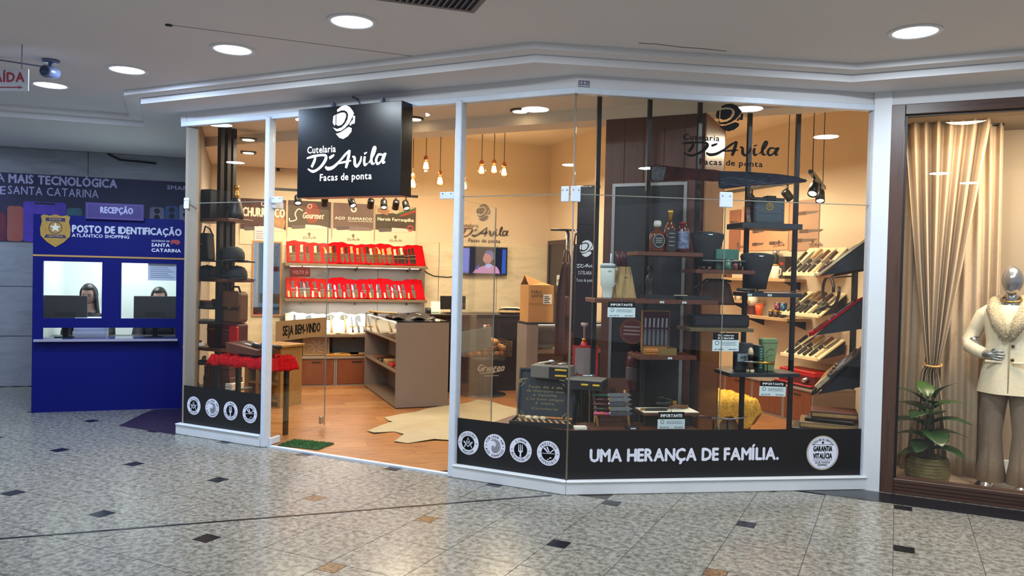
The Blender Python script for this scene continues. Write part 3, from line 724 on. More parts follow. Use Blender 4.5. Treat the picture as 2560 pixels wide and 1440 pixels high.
# ---- people in the booth
SKIN = mat('skin', '#c79a86', .5, kind='noise', scale=20, amt=.06); HAIR = mat('hair_dark', '#1c1614', .45, kind='noise', scale=60, amt=.3)
DCL = mat('cloth_dark', '#1d1c26', .8, kind='noise', scale=40, amt=.2); EYE = mat('eye_dark', '#140f0e', .2); LIPS = mat('lips', '#8e4a48', .4)
def skin_body(pts, edges, mname, m, parent, sub=2):
    me = bpy.data.meshes.new(mname); me.from_pydata([p[:3] for p in pts], edges, []); o = bpy.data.objects.new(mname, me); COL.objects.link(o); o.parent = parent
    md = o.modifiers.new('skin', 'SKIN'); md.use_smooth_shade = True
    for i, p in enumerate(pts):
        sv = me.skin_vertices[0].data[i]; sv.radius = (p[3], p[4] if len(p) > 4 else p[3]); sv.use_root = (i == 0)
    s = o.modifiers.new('sub', 'SUBSURF'); s.levels = 1; s.render_levels = sub
    me.materials.append(m); return o
def clerk(u, d, zseat, lb, nod, turn):
    t = thing('person', lb, 'person', 'S', u, d, zseat, turn)
    # pelvis at the chair seat, looking towards -y
    P = [(0, 0, .06, .14, .11), (0, -.01, .26, .125, .09), (0, -.01, .42, .14, .10), (0, 0, .53, .07, .06), (0, -.015, .60, .05, .05), (0, -.03, .66, .055, .06),
         (.165, 0, .485, .042), (.21, -.08, .27, .042), (.13, -.30, .25, .032), (.11, -.36, .25, .03, .016),
         (-.165, 0, .485, .042), (-.21, -.08, .27, .042), (-.13, -.30, .25, .032), (-.11, -.36, .25, .03, .016),
         (.10, -.05, .05, .085), (.11, -.42, .04, .06), (.11, -.44, -.38, .04), (.11, -.54, -.42, .035),
         (-.10, -.05, .05, .085), (-.11, -.42, .04, .06), (-.11, -.44, -.38, .04), (-.11, -.54, -.42, .035)]
    E_ = [(0, 1), (1, 2), (2, 3), (3, 4), (4, 5), (2, 6), (6, 7), (7, 8), (8, 9), (2, 10), (10, 11), (11, 12), (12, 13), (0, 14), (14, 15), (15, 16), (16, 17), (0, 18), (18, 19), (19, 20), (20, 21)]
    for s, w in ((1, 9), (-1, 13)):
        for f_, (dx, L) in enumerate(((-.026, .07), (-.009, .08), (.009, .075), (.025, .06))):
            b = len(P); P += [(s * .11 + dx, -.40, .25, .009), (s * .11 + dx * 1.15, -.40 - L * .55, .245, .008), (s * .11 + dx * 1.2, -.40 - L, .232, .007)]
            E_ += [(w, b), (b, b + 1), (b + 1, b + 2)]
        b = len(P); P += [(s * .11 - s * .04, -.37, .25, .010), (s * .11 - s * .055, -.41, .243, .008)]; E_ += [(w, b), (b, b + 1)]
    body = skin_body(P, E_, 'body', SKIN, t)
    # clothes: a loose dark top with sleeves
    mb = MB(); mb.loft([(0, -.01, .02, .165, .135), (0, -.015, .20, .15, .12), (0, -.015, .36, .175, .125), (0, -.005, .46, .19, .105), (0, 0, .52, .12, .08), (0, 0, .545, .07, .065)])
    for s in (1, -1): mb.tube([(s * .12, 0, .50), (s * .18, 0, .47), (s * .215, -.06, .30), (s * .19, -.16, .265), (s * .135, -.29, .255)], [.078, .080, .068, .058, .047], 12)
    mb.build('dark_top', DCL, t)
    mb = MB(); mb.tube([(.10, -.05, .05), (.11, -.42, .045), (.11, -.44, -.36)], [.10, .078, .055], 12); mb.tube([(-.10, -.05, .05), (-.11, -.42, .045), (-.11, -.44, -.36)], [.10, .078, .055], 12); mb.build('trousers', DCL, t)
    hd = bpy.data.objects.new('head', None); 
    M = Matrix.Translation((0, -.03, .65)) @ Matrix.Rotation(R_(nod), 4, 'X')
    # head: ellipsoid with chin, nose, ears
    v = []; hm = MB()
    def hp(a, b):
        th = math.pi * b; ph = 2 * math.pi * a
        x = .073 * math.sin(th) * math.sin(ph); y = -.088 * math.sin(th) * math.cos(ph); z = .115 * math.cos(th) + .095
        if z < .09: k = 1 - .34 * ((.09 - z) / .11) ** 1.6; x *= k; y *= (1 - .12 * ((.09 - z) / .11))
        if y < -.06 and abs(x) < .016 and .055 < z < .10: y -= .018 * (1 - abs(z - .07) / .045) * (1 - abs(x) / .018)
        return (x, y, z)
    hm.grid(36, 24, hp)
    for s in (1, -1): hm.lathe([(.001, -.028), (.016, -.02), (.02, 0), (.016, .02), (.001, .03)], 8, (s * .073, .0, .09), .4, 1)
    hm.xf(M); h = hm.build('head', SKIN, t)
    for s in (1, -1):
        MB().lathe([(.001, -.006), (.012, -.003), (.014, 0), (.010, .004), (.001, .006)], 10, (s * .030, -.080, .098), 1, .5).xf(M).build('eye', EYE, h)
        MB().tube([(s * .046, -.074, .116), (s * .030, -.084, .121), (s * .014, -.086, .117)], .0035, 6).xf(M).build('eyebrow', HAIR, h)
    lm_ = MB(); lm_.lathe([(.001, -.006), (.016, -.003), (.02, 0), (.014, .004), (.001, .006)], 10, (0, -.080, .036), 1, .5).xf(M); lm_.build('lips', LIPS, h)
    hr = MB()
    def hq(a, b):
        ph = 2 * math.pi * (.17 + .66 * a); th = math.pi * (b * .62)
        r = .089 + .004 * math.sin(a * 40) ; z = .125 * math.cos(th) + .095
        return (r * math.sin(th) * math.sin(ph), -.104 * math.sin(th) * math.cos(ph) + .004, z)
    hr.grid(30, 10, hq)
    def hl(a, b):
        ph = 2 * math.pi * (.19 + .62 * a); r = .086 - .008 * b + .004 * math.sin(a * 55 + b * 3)
        return (r * math.sin(ph) * (1 + .15 * b), -.098 * math.cos(ph) + .012 * b, .09 - .26 * b)
    hr.grid(30, 8, hl, True, (0, .004, 0)); hr.lathe([(.070, .164), (.064, .182), (.046, .206), (.001, .222)], 20, (0, .004, 0), 1, 1.15)
    hr.xf(M); hr.build('hair', HAIR, t)
    ch = thing('office_chair', lb.replace('person', 'black office chair under the person').split(' looking')[0].split(' almost')[0], 'chair', 'S', u, d, 0, turn)
    box(-.22, .22, -.22, .2, zseat - .09, zseat - .035).build('seat', BLACK, ch, .02, 2); box(-.2, .2, .2, .24, zseat, zseat + .38).build('backrest', BLACK, ch, .02, 2)
    MB().tube([(0, 0, zseat - .09), (0, 0, .06)], .025, 8).build('column', BLACKM, ch)
    for k in range(5): MB().tube([(0, 0, .07), (.26 * math.cos(k * 1.2566), .26 * math.sin(k * 1.2566), .03)], [.02, .03], 6).build('leg', BLACKM, ch)
    return t
ua, za = bq(226, 735, .75)
clerk(ua, .75, za - .745, 'person with long dark hair and dark top looking down beside a monitor', 13, -8)
ua, za = bq(398, 731, .78)
clerk(ua, .78, za - .80, 'person with dark hair almost hidden behind a monitor', 10, 5)

# ================================================================== SHOP SIGN AND FILM ON THE GLASS
SIGNB = mat('sign_black', '#0d0f15', .26, spec=.28); SIGNW = emit_mat('sign_white', '#f4fbff', 1.6)
u0, z1 = q('A', 746, 268, -.17); u1, _ = q('A', 1005, 255, -.17); z0 = 2.11; z1 = 2.822
t = thing('shop_sign', 'black illuminated box sign with the white shop logo above the entrance', 'sign', 'A', u0, -.17, z0)
w_, h_ = u1 - u0, z1 - z0
box(0, w_, 0, .15, 0, h_).build('box', SIGNB, t, .003)
k = w_ / 1140  # photo units across the face
mb = MB(); shop_logo(mb, w_ * .485, h_ * .175, w_ * .775, -.004); mb.build('logo_letters', SIGNW, t)
MB().box(.25, .27, .10, .14, h_, h_ + .06).box(w_ - .27, w_ - .25, .10, .14, h_, h_ + .06).build('bracket', GC, t)
MB().tube([(w_ * .50, .13, h_ - .02), (w_ * .505, .145, h_ + .03), (w_ * .47, .15, h_ + .08), (w_ * .42, .15, h_ + .10)], .006, 6).build('power_cable', GC, t)

VIN = mat('vinyl_black', '#100c0f', .5, kind='noise', scale=3, amt=.15); VINW = mat('vinyl_white', '#dcdcea', .45); VING = mat('vinyl_gold', '#9b8a68', .5)
def film(fr, u0, u1, z0, z1, lb):
    t = thing('window_film', lb, 'film', fr, u0, -.004, z0)
    box(0, u1 - u0, -.0015, .0005, 0, z1 - z0).build('black_sheet', VIN, t); return t
def seal(t, u, z, r, kind):
    """white round emblem: ring with lettering round a dark centre"""
    mb = MB(); disc(mb, u, z, r, -.0035, -.0015, 0, 44); b = mb.build('round_emblem', VINW, t)
    top, bot, sp = {'macom': ('COLEÇÃO', 'MAÇOM', 110), 'damasco': ('FORJADA EM', 'AÇO DAMASCO', 150), 'acessorios': ('LINHA', 'ACESSÓRIOS', 80), 'especiais': ('PROJETOS', 'ESPECIAIS', 120)}[kind]
    mk = MB()
    if kind != 'damasco': disc(mk, u, z, r * .60, -.0045, -.0034, 0, 32)
    else:
        for i in range(9):
            rr_ = r * (.10 + .055 * i)
            stroke(mk, [(u + rr_ * math.cos(a_) * (1 + .06 * math.sin(i * 2 + a_ * 3)), z + rr_ * 1.05 * math.sin(a_)) for a_ in [R_(-210 + 240 * j / 9 + i * 13) for j in range(10)]], r * .028, -.0042, 4)
    arc_text(mk, top, u, z, r * .80, r * .20, 90, sp, -.0042); arc_text(mk, bot, u, z, r * .80, r * .20, 270, {'macom': 80, 'damasco': 150, 'acessorios': 150, 'especiais': 120}[kind], -.0042, True)
    for s in (-1, 1): mk.box(u + s * r * .80 - r * .07, u + s * r * .80 + r * .07, -.0044, -.0034, z - r * .02, z + r * .02)
    mk.build('dark_print', KPRINT, b)
    mw = MB(); D = lambda P, y0=-.0054: mw.prism([(u + x * r, z + y * r) for x, y in P], y0, -.0044)
    if kind == 'macom':
        stroke(mw, [(u - .36 * r, z - .40 * r), (u, z + .46 * r), (u + .36 * r, z - .40 * r)], r * .08, -.0052, 1)
        stroke(mw, [(u - .42 * r, z + .10 * r), (u, z - .30 * r), (u + .42 * r, z + .10 * r)], r * .09, -.0056, 1); text(mw, 'G', u, z - .06 * r, r * .2, None, -.0056, 'c', bold=.04)
        D([(-.46, .16), (-.34, .02), (-.28, .10)]); D([(.46, .16), (.34, .02), (.28, .10)])
    elif kind == 'acessorios':
        for x in (-.16, 0, .16): D([(x - .04, -.05), (x + .04, -.05), (x + .03, .42), (x, .52), (x - .03, .42)])
        D([(-.2, -.05), (.2, -.05), (.2, -.12), (.09, -.2), (-.09, -.2), (-.2, -.12)]); D([(-.055, -.2), (.055, -.2), (.075, -.56), (-.075, -.56)])
    elif kind == 'especiais':
        D([(-.56, -.03), (.56, .04), (.56, .00), (-.56, -.07)])
        D([(-.42, .36), (-.30, .46), (.04, .06), (-.04, .02)]); D([(-.18, .50), (-.06, .54), (.14, .10), (.08, .06)]); D([(.10, .06), (.46, .38), (.50, .30), (.2, .05)])
        D([(.10, -.34), (.26, -.28), (.30, -.36), (.14, -.42)]); D([(-.06, -.46), (.10, -.44), (.06, -.52), (-.10, -.52)])
    if mw.v: mw.build('white_drawing', VINW, b)
ZF0, ZF1 = .098, .445
for nm, ua, ub, cs in (('narrow black film with four round white emblems at the far end of the shop front', -3.805, -2.822, ((485, 1014), (531, 1020), (577, 1027), (625, 1034))), ('black film with four round white emblems beside the door post', -.888, -.003, ((1171, 1107), (1237, 1115), (1302, 1125), (1371, 1133)))):
    t = film('A', ua, ub, ZF0, ZF1, nm)
    for (px, py), kd in zip(cs, ('macom', 'damasco', 'acessorios', 'especiais')):
        uu, zz_ = q('A', px, py, -.004); seal(t, uu - ua, zz_ - ZF0, .088 if ua > -2 else .083, kd)
t = film('B', .004, 2.232, ZF0, ZF1, 'long black film with the white family slogan and a round guarantee emblem')
ua, za = q('B', 1475, 1152, -.005); ub, zb = q('B', 1945, 1150, -.005); za2 = q('B', 1475, 1121, -.005)[1]
mb = MB(); text(mb, 'UMA HERANÇA DE FAMÍLIA.', ua - .004, (za + zb) / 2 - ZF0, .088, ub - ua, -.003, bold=.055, gap=.10)
mb.build('lettering', VINW, t)
uc, zc_ = q('B', 2056, 1132, -.005); uc -= .004; zc_ -= ZF0; r = .128
mb = MB(); disc(mb, uc, zc_, r, -.0030, -.0015, 0, 48); b = mb.build('round_emblem', VING, t)
mb = MB(); disc(mb, uc, zc_, r * .95, -.0042, -.0030, 0, 48); b2 = mb.build('white_disc', VINW, b)
mb = MB()
disc(mb, uc, zc_, r * .91, -.0050, -.0042, r * .90, 44)
text(mb, 'GARANTIA', uc, zc_ + r * .10, r * .30, r * 1.15, -.005, 'c', bold=.05); text(mb, 'VITALÍCIA', uc, zc_ - r * .32, r * .30, r * 1.15, -.005, 'c', bold=.05)
text(mb, 'QUE PASSA', uc, zc_ - r * .60, r * .12, None, -.005, 'c', bold=.02); text(mb, 'SEMPRE', uc, zc_ - r * .76, r * .12, None, -.005, 'c', bold=.02)
arc_text(mb, 'CUTELARIA DAVILA', uc, zc_, r * .78, r * .13, 90, 110, -.005)
for s in (.48, -.42): mb.box(uc - r * .6, uc + r * .6, -.0052, -.0042, zc_ + r * s, zc_ + r * (s + .015))
mb.prism([(uc + (r * .10 if j % 2 == 0 else r * .05) * math.sin(math.pi * j / 5), zc_ + r * .60 + (r * .10 if j % 2 == 0 else r * .05) * math.cos(math.pi * j / 5)) for j in range(10)], -.0052, -.0042)
mb.build('dark_print', KPRINT, b)
# shop logo and big knife in vinyl on the upper pane
ua, za = q('B', 1704, 412, -.004); ub, _ = q('B', 1948, 412, -.004); zl = q('B', 1820, 415, -.004)[1]
t = thing('logo_decal', 'black shop logo lettering stuck on the upper corner pane', 'decal', 'B', ua, -.0045, zl)
t.scale = (1, 1, .80); mb = MB(); shop_logo(mb, (ub - ua) / 2, .0, (ub - ua), -.001)
mb.build('logo_letters', KPRINT, t)
u0, zk = q('B', 1625, 437, -.004); u1, zk1 = q('B', 2020, 450, -.004); L = u1 - u0
t = thing('knife_decal', 'black and grey knife picture stuck across the upper corner pane', 'decal', 'B', u0, -.0045, (zk + zk1) / 2)
mb = MB(); mb.prism([(0, -.03), (.02, -.055), (.12, -.045), (.30, -.03), (L * .40, -.035), (L * .43, -.03), (L * .43, .045), (L * .40, .05), (.30, .052), (.16, .06), (.04, .068), (.0, .05)], -.001, 0); hk = mb.build('handle_picture', mat('decal_dark', '#1c1012', .7, spec=.15, kind='noise', scale=8, second='#3a1c1a'), t)
mb = MB(); mb.prism([(.01, -.03), (.03, -.05), (.10, -.043), (.115, .05), (.04, .06), (.01, .045)], -.002, -.001); mb.build('horn_cap_picture', mat('decal_horn', '#4a4c4e', .7, spec=.15, kind='noise', scale=30, amt=.6), hk)
mb = MB(); mb.prism([(L * .43, .043), (L * .60, .046), (L * .80, .040), (L * .93, .026), (L, .0), (L * .96, -.012), (L * .88, -.025), (L * .76, -.040), (L * .60, -.060), (L * .46, -.085), (L * .43, -.08), (L * .425, -.04)], -.001, 0)
bl_ = mb.build('blade_picture', mat('decal_blade', '#1d1f28', .7, spec=.15, kind='marble', scale=5, amt=.6, stretch=(1.5, 1, 6)), t)
mb = MB()
for j in range(7): stroke(mb, [(L * (.44 + .07 * i), -.062 + .008 * j + .013 * math.sin(i * 1.9 + j) + .004 * i) for i in range(7 - j // 2)], .0028, -.0015, 3)
mb.build('damask_lines', mat('decal_line', '#3c404c', .7, spec=.15), bl_)
# shop number plate on the fascia
ua, za = q('B', 1446, 217, -.014); ub, zb = q('B', 1474, 203, -.014)
t = thing('number_plate', 'small white plate with the shop number on the corner fascia', 'plate', 'B', ua, -.014, za)
b = box(0, ub - ua, -.002, .0015, 0, zb - za).build('plate', mat('plate_grey', '#c8c4d0', .5), t)
mb = MB(); text(mb, 'LE21', (ub - ua) / 2, .014, .03, .06, -.003, 'c', bold=.04)
for s in ((0, ub - ua, 0, .004), (0, ub - ua, zb - za - .004, zb - za), (0, .004, 0, zb - za), (ub - ua - .004, ub - ua, 0, zb - za)): mb.box(s[0], s[1], -.0035, -.002, s[2], s[3])
mb.build('lettering', mat('plate_ink', '#4a4560', .5), b)
# ================================================================== CLOTHES SHOP NEXT DOOR
WF = mat('boutique_frame', '#50352b', .4, kind='wood', scale=4, amt=.4, stretch=(9, 3, .7)); WFH = mat('boutique_frame_h', '#4d332a', .4, kind='wood', scale=4, amt=.4, stretch=(.7, 3, 9))
CUW = 2.6
struct('trim_14', MB().box(-.05, .045, -.03, .09, 0, 2.83), WF, 'C', .004)
struct('trim_15', MB().box(.045, CUW, -.03, .09, 2.755, 2.83), WFH, 'C', .004)
sill = struct('trim_16', MB().box(.045, CUW, -.03, .09, 0, .11), WFH, 'C', .004)
for z in (.03, .055, .082): MB().box(.046, CUW, -.033, -.029, z, z + .004).build('groove_bead', mat('frame_dark', '#2e1c17', .4), sill)
struct('trim_17', MB().box(.045, .062, .0, .05, .11, 2.755).box(.062, CUW, .0, .05, 2.743, 2.755), BLACK, 'C')
struct('trim_18', MB().box(-.16, CUW, -.012, .10, 2.83, Z1 + .02), CEIL, 'C')
o = struct('window_9', None, None, 'C'); box(.062, 1.6, .022, .028, .11, 2.743).build('pane', GLASS, o)
BW = mat('boutique_wall', '#97856f', .7, kind='noise', scale=2, amt=.04)
bw = struct('wall_boutique', MB().box(-.02, CUW, 1.15, 1.22, 0, 2.85), BW, 'C')
struct('wall_boutique_side', MB().box(-.06, -.02, .10, 1.2, 0, 2.85), BW, 'C')
struct('ceiling_boutique', MB().box(-.02, CUW, .09, 1.2, 2.80, 2.85), BW, 'C')
struct('baseboard_boutique', MB().box(-.02, CUW, 1.125, 1.15, 0, .11), WHITE, 'C', .004)
BTILE = mat('boutique_tile', '#cdb091', .3, kind='marble', scale=2, amt=.12)
bf = struct('floor_boutique', MB().box(-.05, CUW, .09, 1.2, -.05, -.002), GROUT, 'C')
me_ = MB().box(.0015, .5985, .0015, .1835, -.02, .006).mesh('floor_board', BTILE)
for i in range(5):
    for j in range(6): link(me_, 'floor_board', bf, (-.02 + .6 * i - (.3 if j % 2 else 0), .09 + .185 * j, 0))
# curtains
CUR = mat('curtain_linen', '#bda68c', .85, kind='noise', scale=40, amt=.1)
t = thing('tied_curtain', 'tall beige curtain gathered in by a tie behind the potted plant', 'curtain', 'C', .30, .60, 0)
def cur(a, b):
    z = 2.79 * (1 - b) + .02; zt_ = .90
    w = .045 + .245 * min(1, abs(z - zt_) / 1.85) ** .85 if z > zt_ else .045 + .11 * min(1, (zt_ - z) / .8) ** .8
    cxx = .0 + (-.02 if z < zt_ else .02 * (z - zt_))
    return (cxx + (a - .5) * 2 * w, .05 * math.sin(a * 2 * math.pi * 7) * (.35 + .65 * w / .29) + .02 * math.sin(a * 31 + z * 2), z)
MB().grid(140, 44, cur, True, (0, .004, 0)).build('cloth', CUR, t)
MB().tube([(.062 * math.cos(k * .5236) - .002, .055 * math.sin(k * .5236), .90 + .012 * math.sin(k * .52)) for k in range(13)], .009, 6).build('tie_cord', mat('cord_gold', '#c79a5c', .6), t)
for nm, u, w, lb, ph in (('hanging_curtain', .64, .10, 'beige curtain hanging straight beside the mannequin', 3.2), ('hanging_curtain', .13, .10, 'beige curtain hanging straight by the wooden shop frame', 2.2)):
    t = thing(nm, lb, 'curtain', 'C', u, .82, 0)
    def c2(a, b, w=w, ph=ph): return ((a - .5) * 2 * w + .02 * math.sin(b * 2), .03 * math.sin(a * 2 * math.pi * ph) + .01 * math.sin(a * 25 + b * 5), 2.79 * (1 - b) + .02)
    MB().grid(60, 20, c2, True, (0, .004, 0)).build('cloth', CUR, t)
    MB().tube([(-w, 0, 2.795), (w, 0, 2.795)], .012, 8).build('rail', BLACKM, t)
t = thing('gauze_curtain', 'long beige curtain falling between the tie and the mannequin', 'curtain', 'C', .47, .78, 0)
MB().grid(60, 20, lambda a, b: ((a - .5) * .26 + .03 * b, .02 * math.sin(a * 2 * math.pi * 3), 2.79 * (1 - b) + .02), True, (0, .004, 0)).build('cloth', CUR, t)
# potted fiddle-leaf plant
pu, pd = dq('C', 2312, 1190, .006)
t = thing('potted_plant', 'green potted plant with large leaves in a woven basket', 'plant', 'C', .275, .33, .006, sc=1.12)
BASK = mat('basket_olive', '#7d6c3a', .7, kind='noise', scale=45, amt=.4, bump=.6)
pot = MB().lathe([(.0, 0), (.105, 0), (.13, .04), (.138, .11), (.13, .17), (.118, .20), (.108, .20), (.118, .16), (.0, .16)], 28).build('basket', BASK, t)
mb = MB()
for k in range(9): mb.tube([((.134 if 2 < k < 8 else .125) * math.cos(j * .2618), (.134 if 2 < k < 8 else .125) * math.sin(j * .2618), .02 + k * .021) for j in range(25)], .005, 5)
mb.build('woven_band', BASK, pot)
MB().lathe([(0, .168), (.115, .166)], 20).build('soil', mat('soil', '#2a2420', .9), t)
MB().tube([(0, 0, .16), (.012, .0, .27), (-.01, .01, .38), (.012, 0, .50), (.0, 0, .60)], [.018, .015, .012, .010, .005], 8).build('stem', mat('bark', '#4f4a3c', .8), t)
LEAFM = [mat('leaf_green', '#23401c', .35, kind='noise', scale=12, amt=.3), mat('leaf_light', '#3a5a26', .35, kind='noise', scale=12, amt=.3)]
def leaf_mesh(m):
    def lf(a, b):
        w = .062 * math.sin(math.pi * min(1, b ** .8)) ** .8 * (1 + .25 * b); y = (a - .5) * 2
        return (y * w, -.02 * (b * 1.5) ** 2 + .012 * abs(y) - .0, .19 * b + .0) if False else (y * w, .19 * b, .018 * abs(y) * (1 - b) + .05 * b - .10 * b * b)
    mb = MB().grid(6, 9, lf, True, (0, 0, -.0016)); mb.tube([(0, -.05, -.015), (0, 0, 0), (0, .02, .004)], .0035, 5); return mb.mesh('leaf', m)
ML = [leaf_mesh(m) for m in LEAFM]
for k, (z, az, pit, s) in enumerate(((.27, 200, 0, .75), (.30, 330, 8, 1.0), (.34, 60, 10, .9), (.40, 160, 8, 1.05), (.43, 20, 12, 1.05), (.46, 285, 4, 1.1), (.50, 110, 20, .9), (.53, 200, 16, 1.1), (.56, 345, 18, 1.05), (.60, 70, 22, .9), (.63, 240, 14, .9), (.65, 150, 25, 1.0), (.70, 15, 25, .95), (.73, 300, 28, .8), (.75, 190, 38, 1.0), (.79, 110, 50, .8), (.80, 340, 55, .85), (.36, 250, 2, .9))):
    o = link(ML[k % 3 == 0], 'leaf', t, (.03 * math.cos(R_(az)), .03 * math.sin(R_(az)), .16 + (z - .16) * .68), (R_(pit), 0, R_(az - 90)), (s * 1.12, s * 1.12, s * 1.12))
# mannequin
mu, _ = dq('C', 2548, 1100, .02)
t = thing('mannequin', 'silver mannequin in a cream fur-collared coat and flared taupe trousers', 'mannequin', 'C', .80, .52, .006, -14)
SILV = mat('mannequin_silver', '#a9a9ad', .22, .85); COAT = mat('coat_cream', '#e0d0b2', .9, kind='noise', scale=60, amt=.12, bump=.1); FURC = mat('fur_cream', '#c9b493', .95, kind='fur', scale=70, amt=.45, bump=1)
TROU = mat('trouser_taupe', '#86715d', .8, kind='noise', scale=50, amt=.15)
box(-.2, .2, -.16, .16, 0, .012).build('base_plate', CHROME, t, .004)
# body: continuous from feet to head (local +x = its left as seen by us right), facing -y
P = [(0, 0, .86, .12, .09), (0, 0, 1.02, .095, .075), (0, .01, 1.22, .12, .09), (0, .01, 1.36, .07, .06), (0, .005, 1.42, .045, .045), (0, -.005, 1.48, .045, .05),
     (-.16, .01, 1.34, .052), (-.255, .03, 1.11, .042), (-.16, -.10, 1.015, .032), (-.11, -.125, 1.01, .026, .014),
     (.16, .01, 1.34, .052), (.25, .03, 1.10, .042), (.26, -.03, .90, .030), (.26, -.05, .84, .026, .014),
     (-.085, 0, .80, .09), (-.10, -.01, .47, .06), (-.115, .02, .10, .042), (-.12, -.06, .03, .035),
     (.085, 0, .80, .09), (.10, -.01, .47, .06), (.115, .02, .10, .042), (.12, -.06, .03, .035)]
E_ = [(0, 1), (1, 2), (2, 3), (3, 4), (4, 5), (2, 6), (6, 7), (7, 8), (8, 9), (2, 10), (10, 11), (11, 12), (12, 13), (0, 14), (14, 15), (15, 16), (16, 17), (0, 18), (18, 19), (19, 20), (20, 21)]
for f_, (dz, L) in enumerate(((.026, .065), (.009, .075), (-.008, .07), (-.024, .055))):
    b = len(P); P += [(-.085, -.135, 1.01 + dz, .0085), (-.085 + L * .5, -.142, 1.012 + dz * 1.2, .0075), (-.085 + L, -.135, 1.008 + dz * 1.25, .0065)]; E_ += [(9, b), (b, b + 1), (b + 1, b + 2)]
b = len(P); P += [(-.10, -.13, 1.04, .009), (-.075, -.14, 1.065, .0075)]; E_ += [(9, b), (b, b + 1)]
for f_, (dx, L) in enumerate(((.026, .065), (.009, .075), (-.008, .07), (-.024, .055))):
    b = len(P); P += [(.26 + dx, -.052, .81, .0085), (.26 + dx * 1.2, -.06, .81 - L * .5, .0075), (.26 + dx * 1.2, -.055, .81 - L, .0065)]; E_ += [(13, b), (b, b + 1), (b + 1, b + 2)]
b = len(P); P += [(.225, -.06, .83, .009), (.21, -.075, .80, .0075)]; E_ += [(13, b), (b, b + 1)]
skin_body(P, E_, 'body', SILV, t)
def hp(a, b):
    th = math.pi * b; ph = 2 * math.pi * a; x = .074 * math.sin(th) * math.sin(ph); y = -.09 * math.sin(th) * math.cos(ph); z = .118 * math.cos(th)
    if z < 0: k_ = 1 - .36 * (-z / .118) ** 1.6; x *= k_
    if y < -.05 and abs(x) < .02 and -.04 < z < .03: y -= .010 * (1 - abs(x) / .02)
    return (x, y - .012, z + 1.565)
MB().grid(36, 26, hp).build('head', SILV, t)
cm = MB(); seg = 40
def coat(a, b):
    ph = 2 * math.pi * a; z = 1.385 - .66 * b
    tb = [(0, .10, .085), (.08, .185, .11), (.20, .178, .125), (.42, .155, .115), (.62, .165, .13), (1, .205, .165)]
    for (b0, x0, y0), (b1, x1, y1) in zip(tb, tb[1:]):
        if b <= b1: k_ = (b - b0) / (b1 - b0); rx = x0 + (x1 - x0) * k_; ry = y0 + (y1 - y0) * k_; break
    fl = .006 * math.sin(ph * 6) * b
    return ((rx + fl) * math.cos(ph), (ry + fl) * math.sin(ph), z)
cm.grid(48, 26, coat)
cm.tube([(-.13, .01, 1.345), (-.18, .015, 1.30), (-.23, .03, 1.20), (-.275, .04, 1.10), (-.26, -.01, 1.055), (-.20, -.075, 1.03), (-.15, -.105, 1.018)], [.05, .060, .056, .056, .054, .047, .042], 14)
cm.tube([(.13, .01, 1.345), (.18, .015, 1.30), (.225, .03, 1.18), (.255, .03, 1.08), (.268, -.01, .98), (.263, -.035, .88)], [.05, .060, .055, .051, .048, .045], 14)
co = cm.build('coat', COAT, t)
MB().box(-.14, -.03, -.142, -.128, .955, .972).box(.03, .14, -.142, -.128, .955, .972).build('pocket_flap', COAT, co, .004)
MB().tube([(.012, -.125, 1.10), (.012, -.132, 1.03), (.014, -.140, .95), (.016, -.158, .74)], .0035, 5).build('front_seam', mat('seam_tan', '#a8926e', .8), co)
for z, y in ((1.085, -.128), (.985, -.140)): MB().lathe([(.0, .004), (.012, .003), (.013, 0)], 12).xf(Matrix.Translation((.035, y, z)) @ Matrix.Rotation(R_(90), 4, 'X')).build('button', LEATH, co)
fm = MB(); r_ = random.Random(3)
for s in (-1, 1):
    pts = [(0, .085, 1.415), (s * .06, .07, 1.415), (s * .10, .015, 1.395), (s * .10, -.06, 1.345), (s * .065, -.115, 1.25), (s * .018, -.140, 1.13)]
    fm.tube(pts, [.045, .048, .055, .056, .05, .018], 14)
    for i in range(420):
        k_ = r_.random() * 4.9; i0 = int(k_); f_ = k_ - i0; p = Vector(pts[i0]).lerp(Vector(pts[i0 + 1]), f_); dn = Vector((r_.gauss(0, 1), r_.gauss(0, 1) - .4, r_.gauss(0, 1))).normalized()
        rr_ = [.045, .048, .055, .056, .05, .018]; rad = rr_[i0] * (1 - f_) + rr_[i0 + 1] * f_; c0 = p + dn * rad * .94; tip = c0 + dn * .012 + Vector((0, 0, -.006)); sd = dn.orthogonal().normalized() * .004
        fm.add([c0 + sd, c0 - sd, tip], [(0, 1, 2)])
fm.build('fur_collar', FURC, t)
nk = MB().tube([(.066 * math.cos(k * .5236), .055 * math.sin(k * .5236) - .02, 1.43 + .022 * math.sin(k * .5236)) for k in range(13)], .006, 6).build('necklace', BRASS, t)
tm = MB()
for s in (-1, 1):
    tm.loft([(s * .10, .015, .055, .108, .125), (s * .10, .01, .20, .085, .10), (s * .098, 0, .42, .066, .076), (s * .092, 0, .62, .083, .09), (s * .085, 0, .78, .098, .11), (s * .06, 0, .88, .10, .115)])
tr = tm.build('trousers', TROU, t)
for s in (-1, 1): MB().tube([(s * .10, -.078, .44), (s * .10, -.096, .20), (s * .10, -.113, .06)], .003, 4).build('pressed_crease', TROU, tr)
bm_ = MB()
for s in (-1, 1):
    MB().loft([(s * .112, -.05, .012, .042, .105), (s * .112, -.045, .035, .042, .10), (s * .112, -.01, .07, .038, .062), (s * .112, .02, .13, .042, .045)]).build('boot', mat('boot_silver', '#d5d2cc', .18, .8), t)
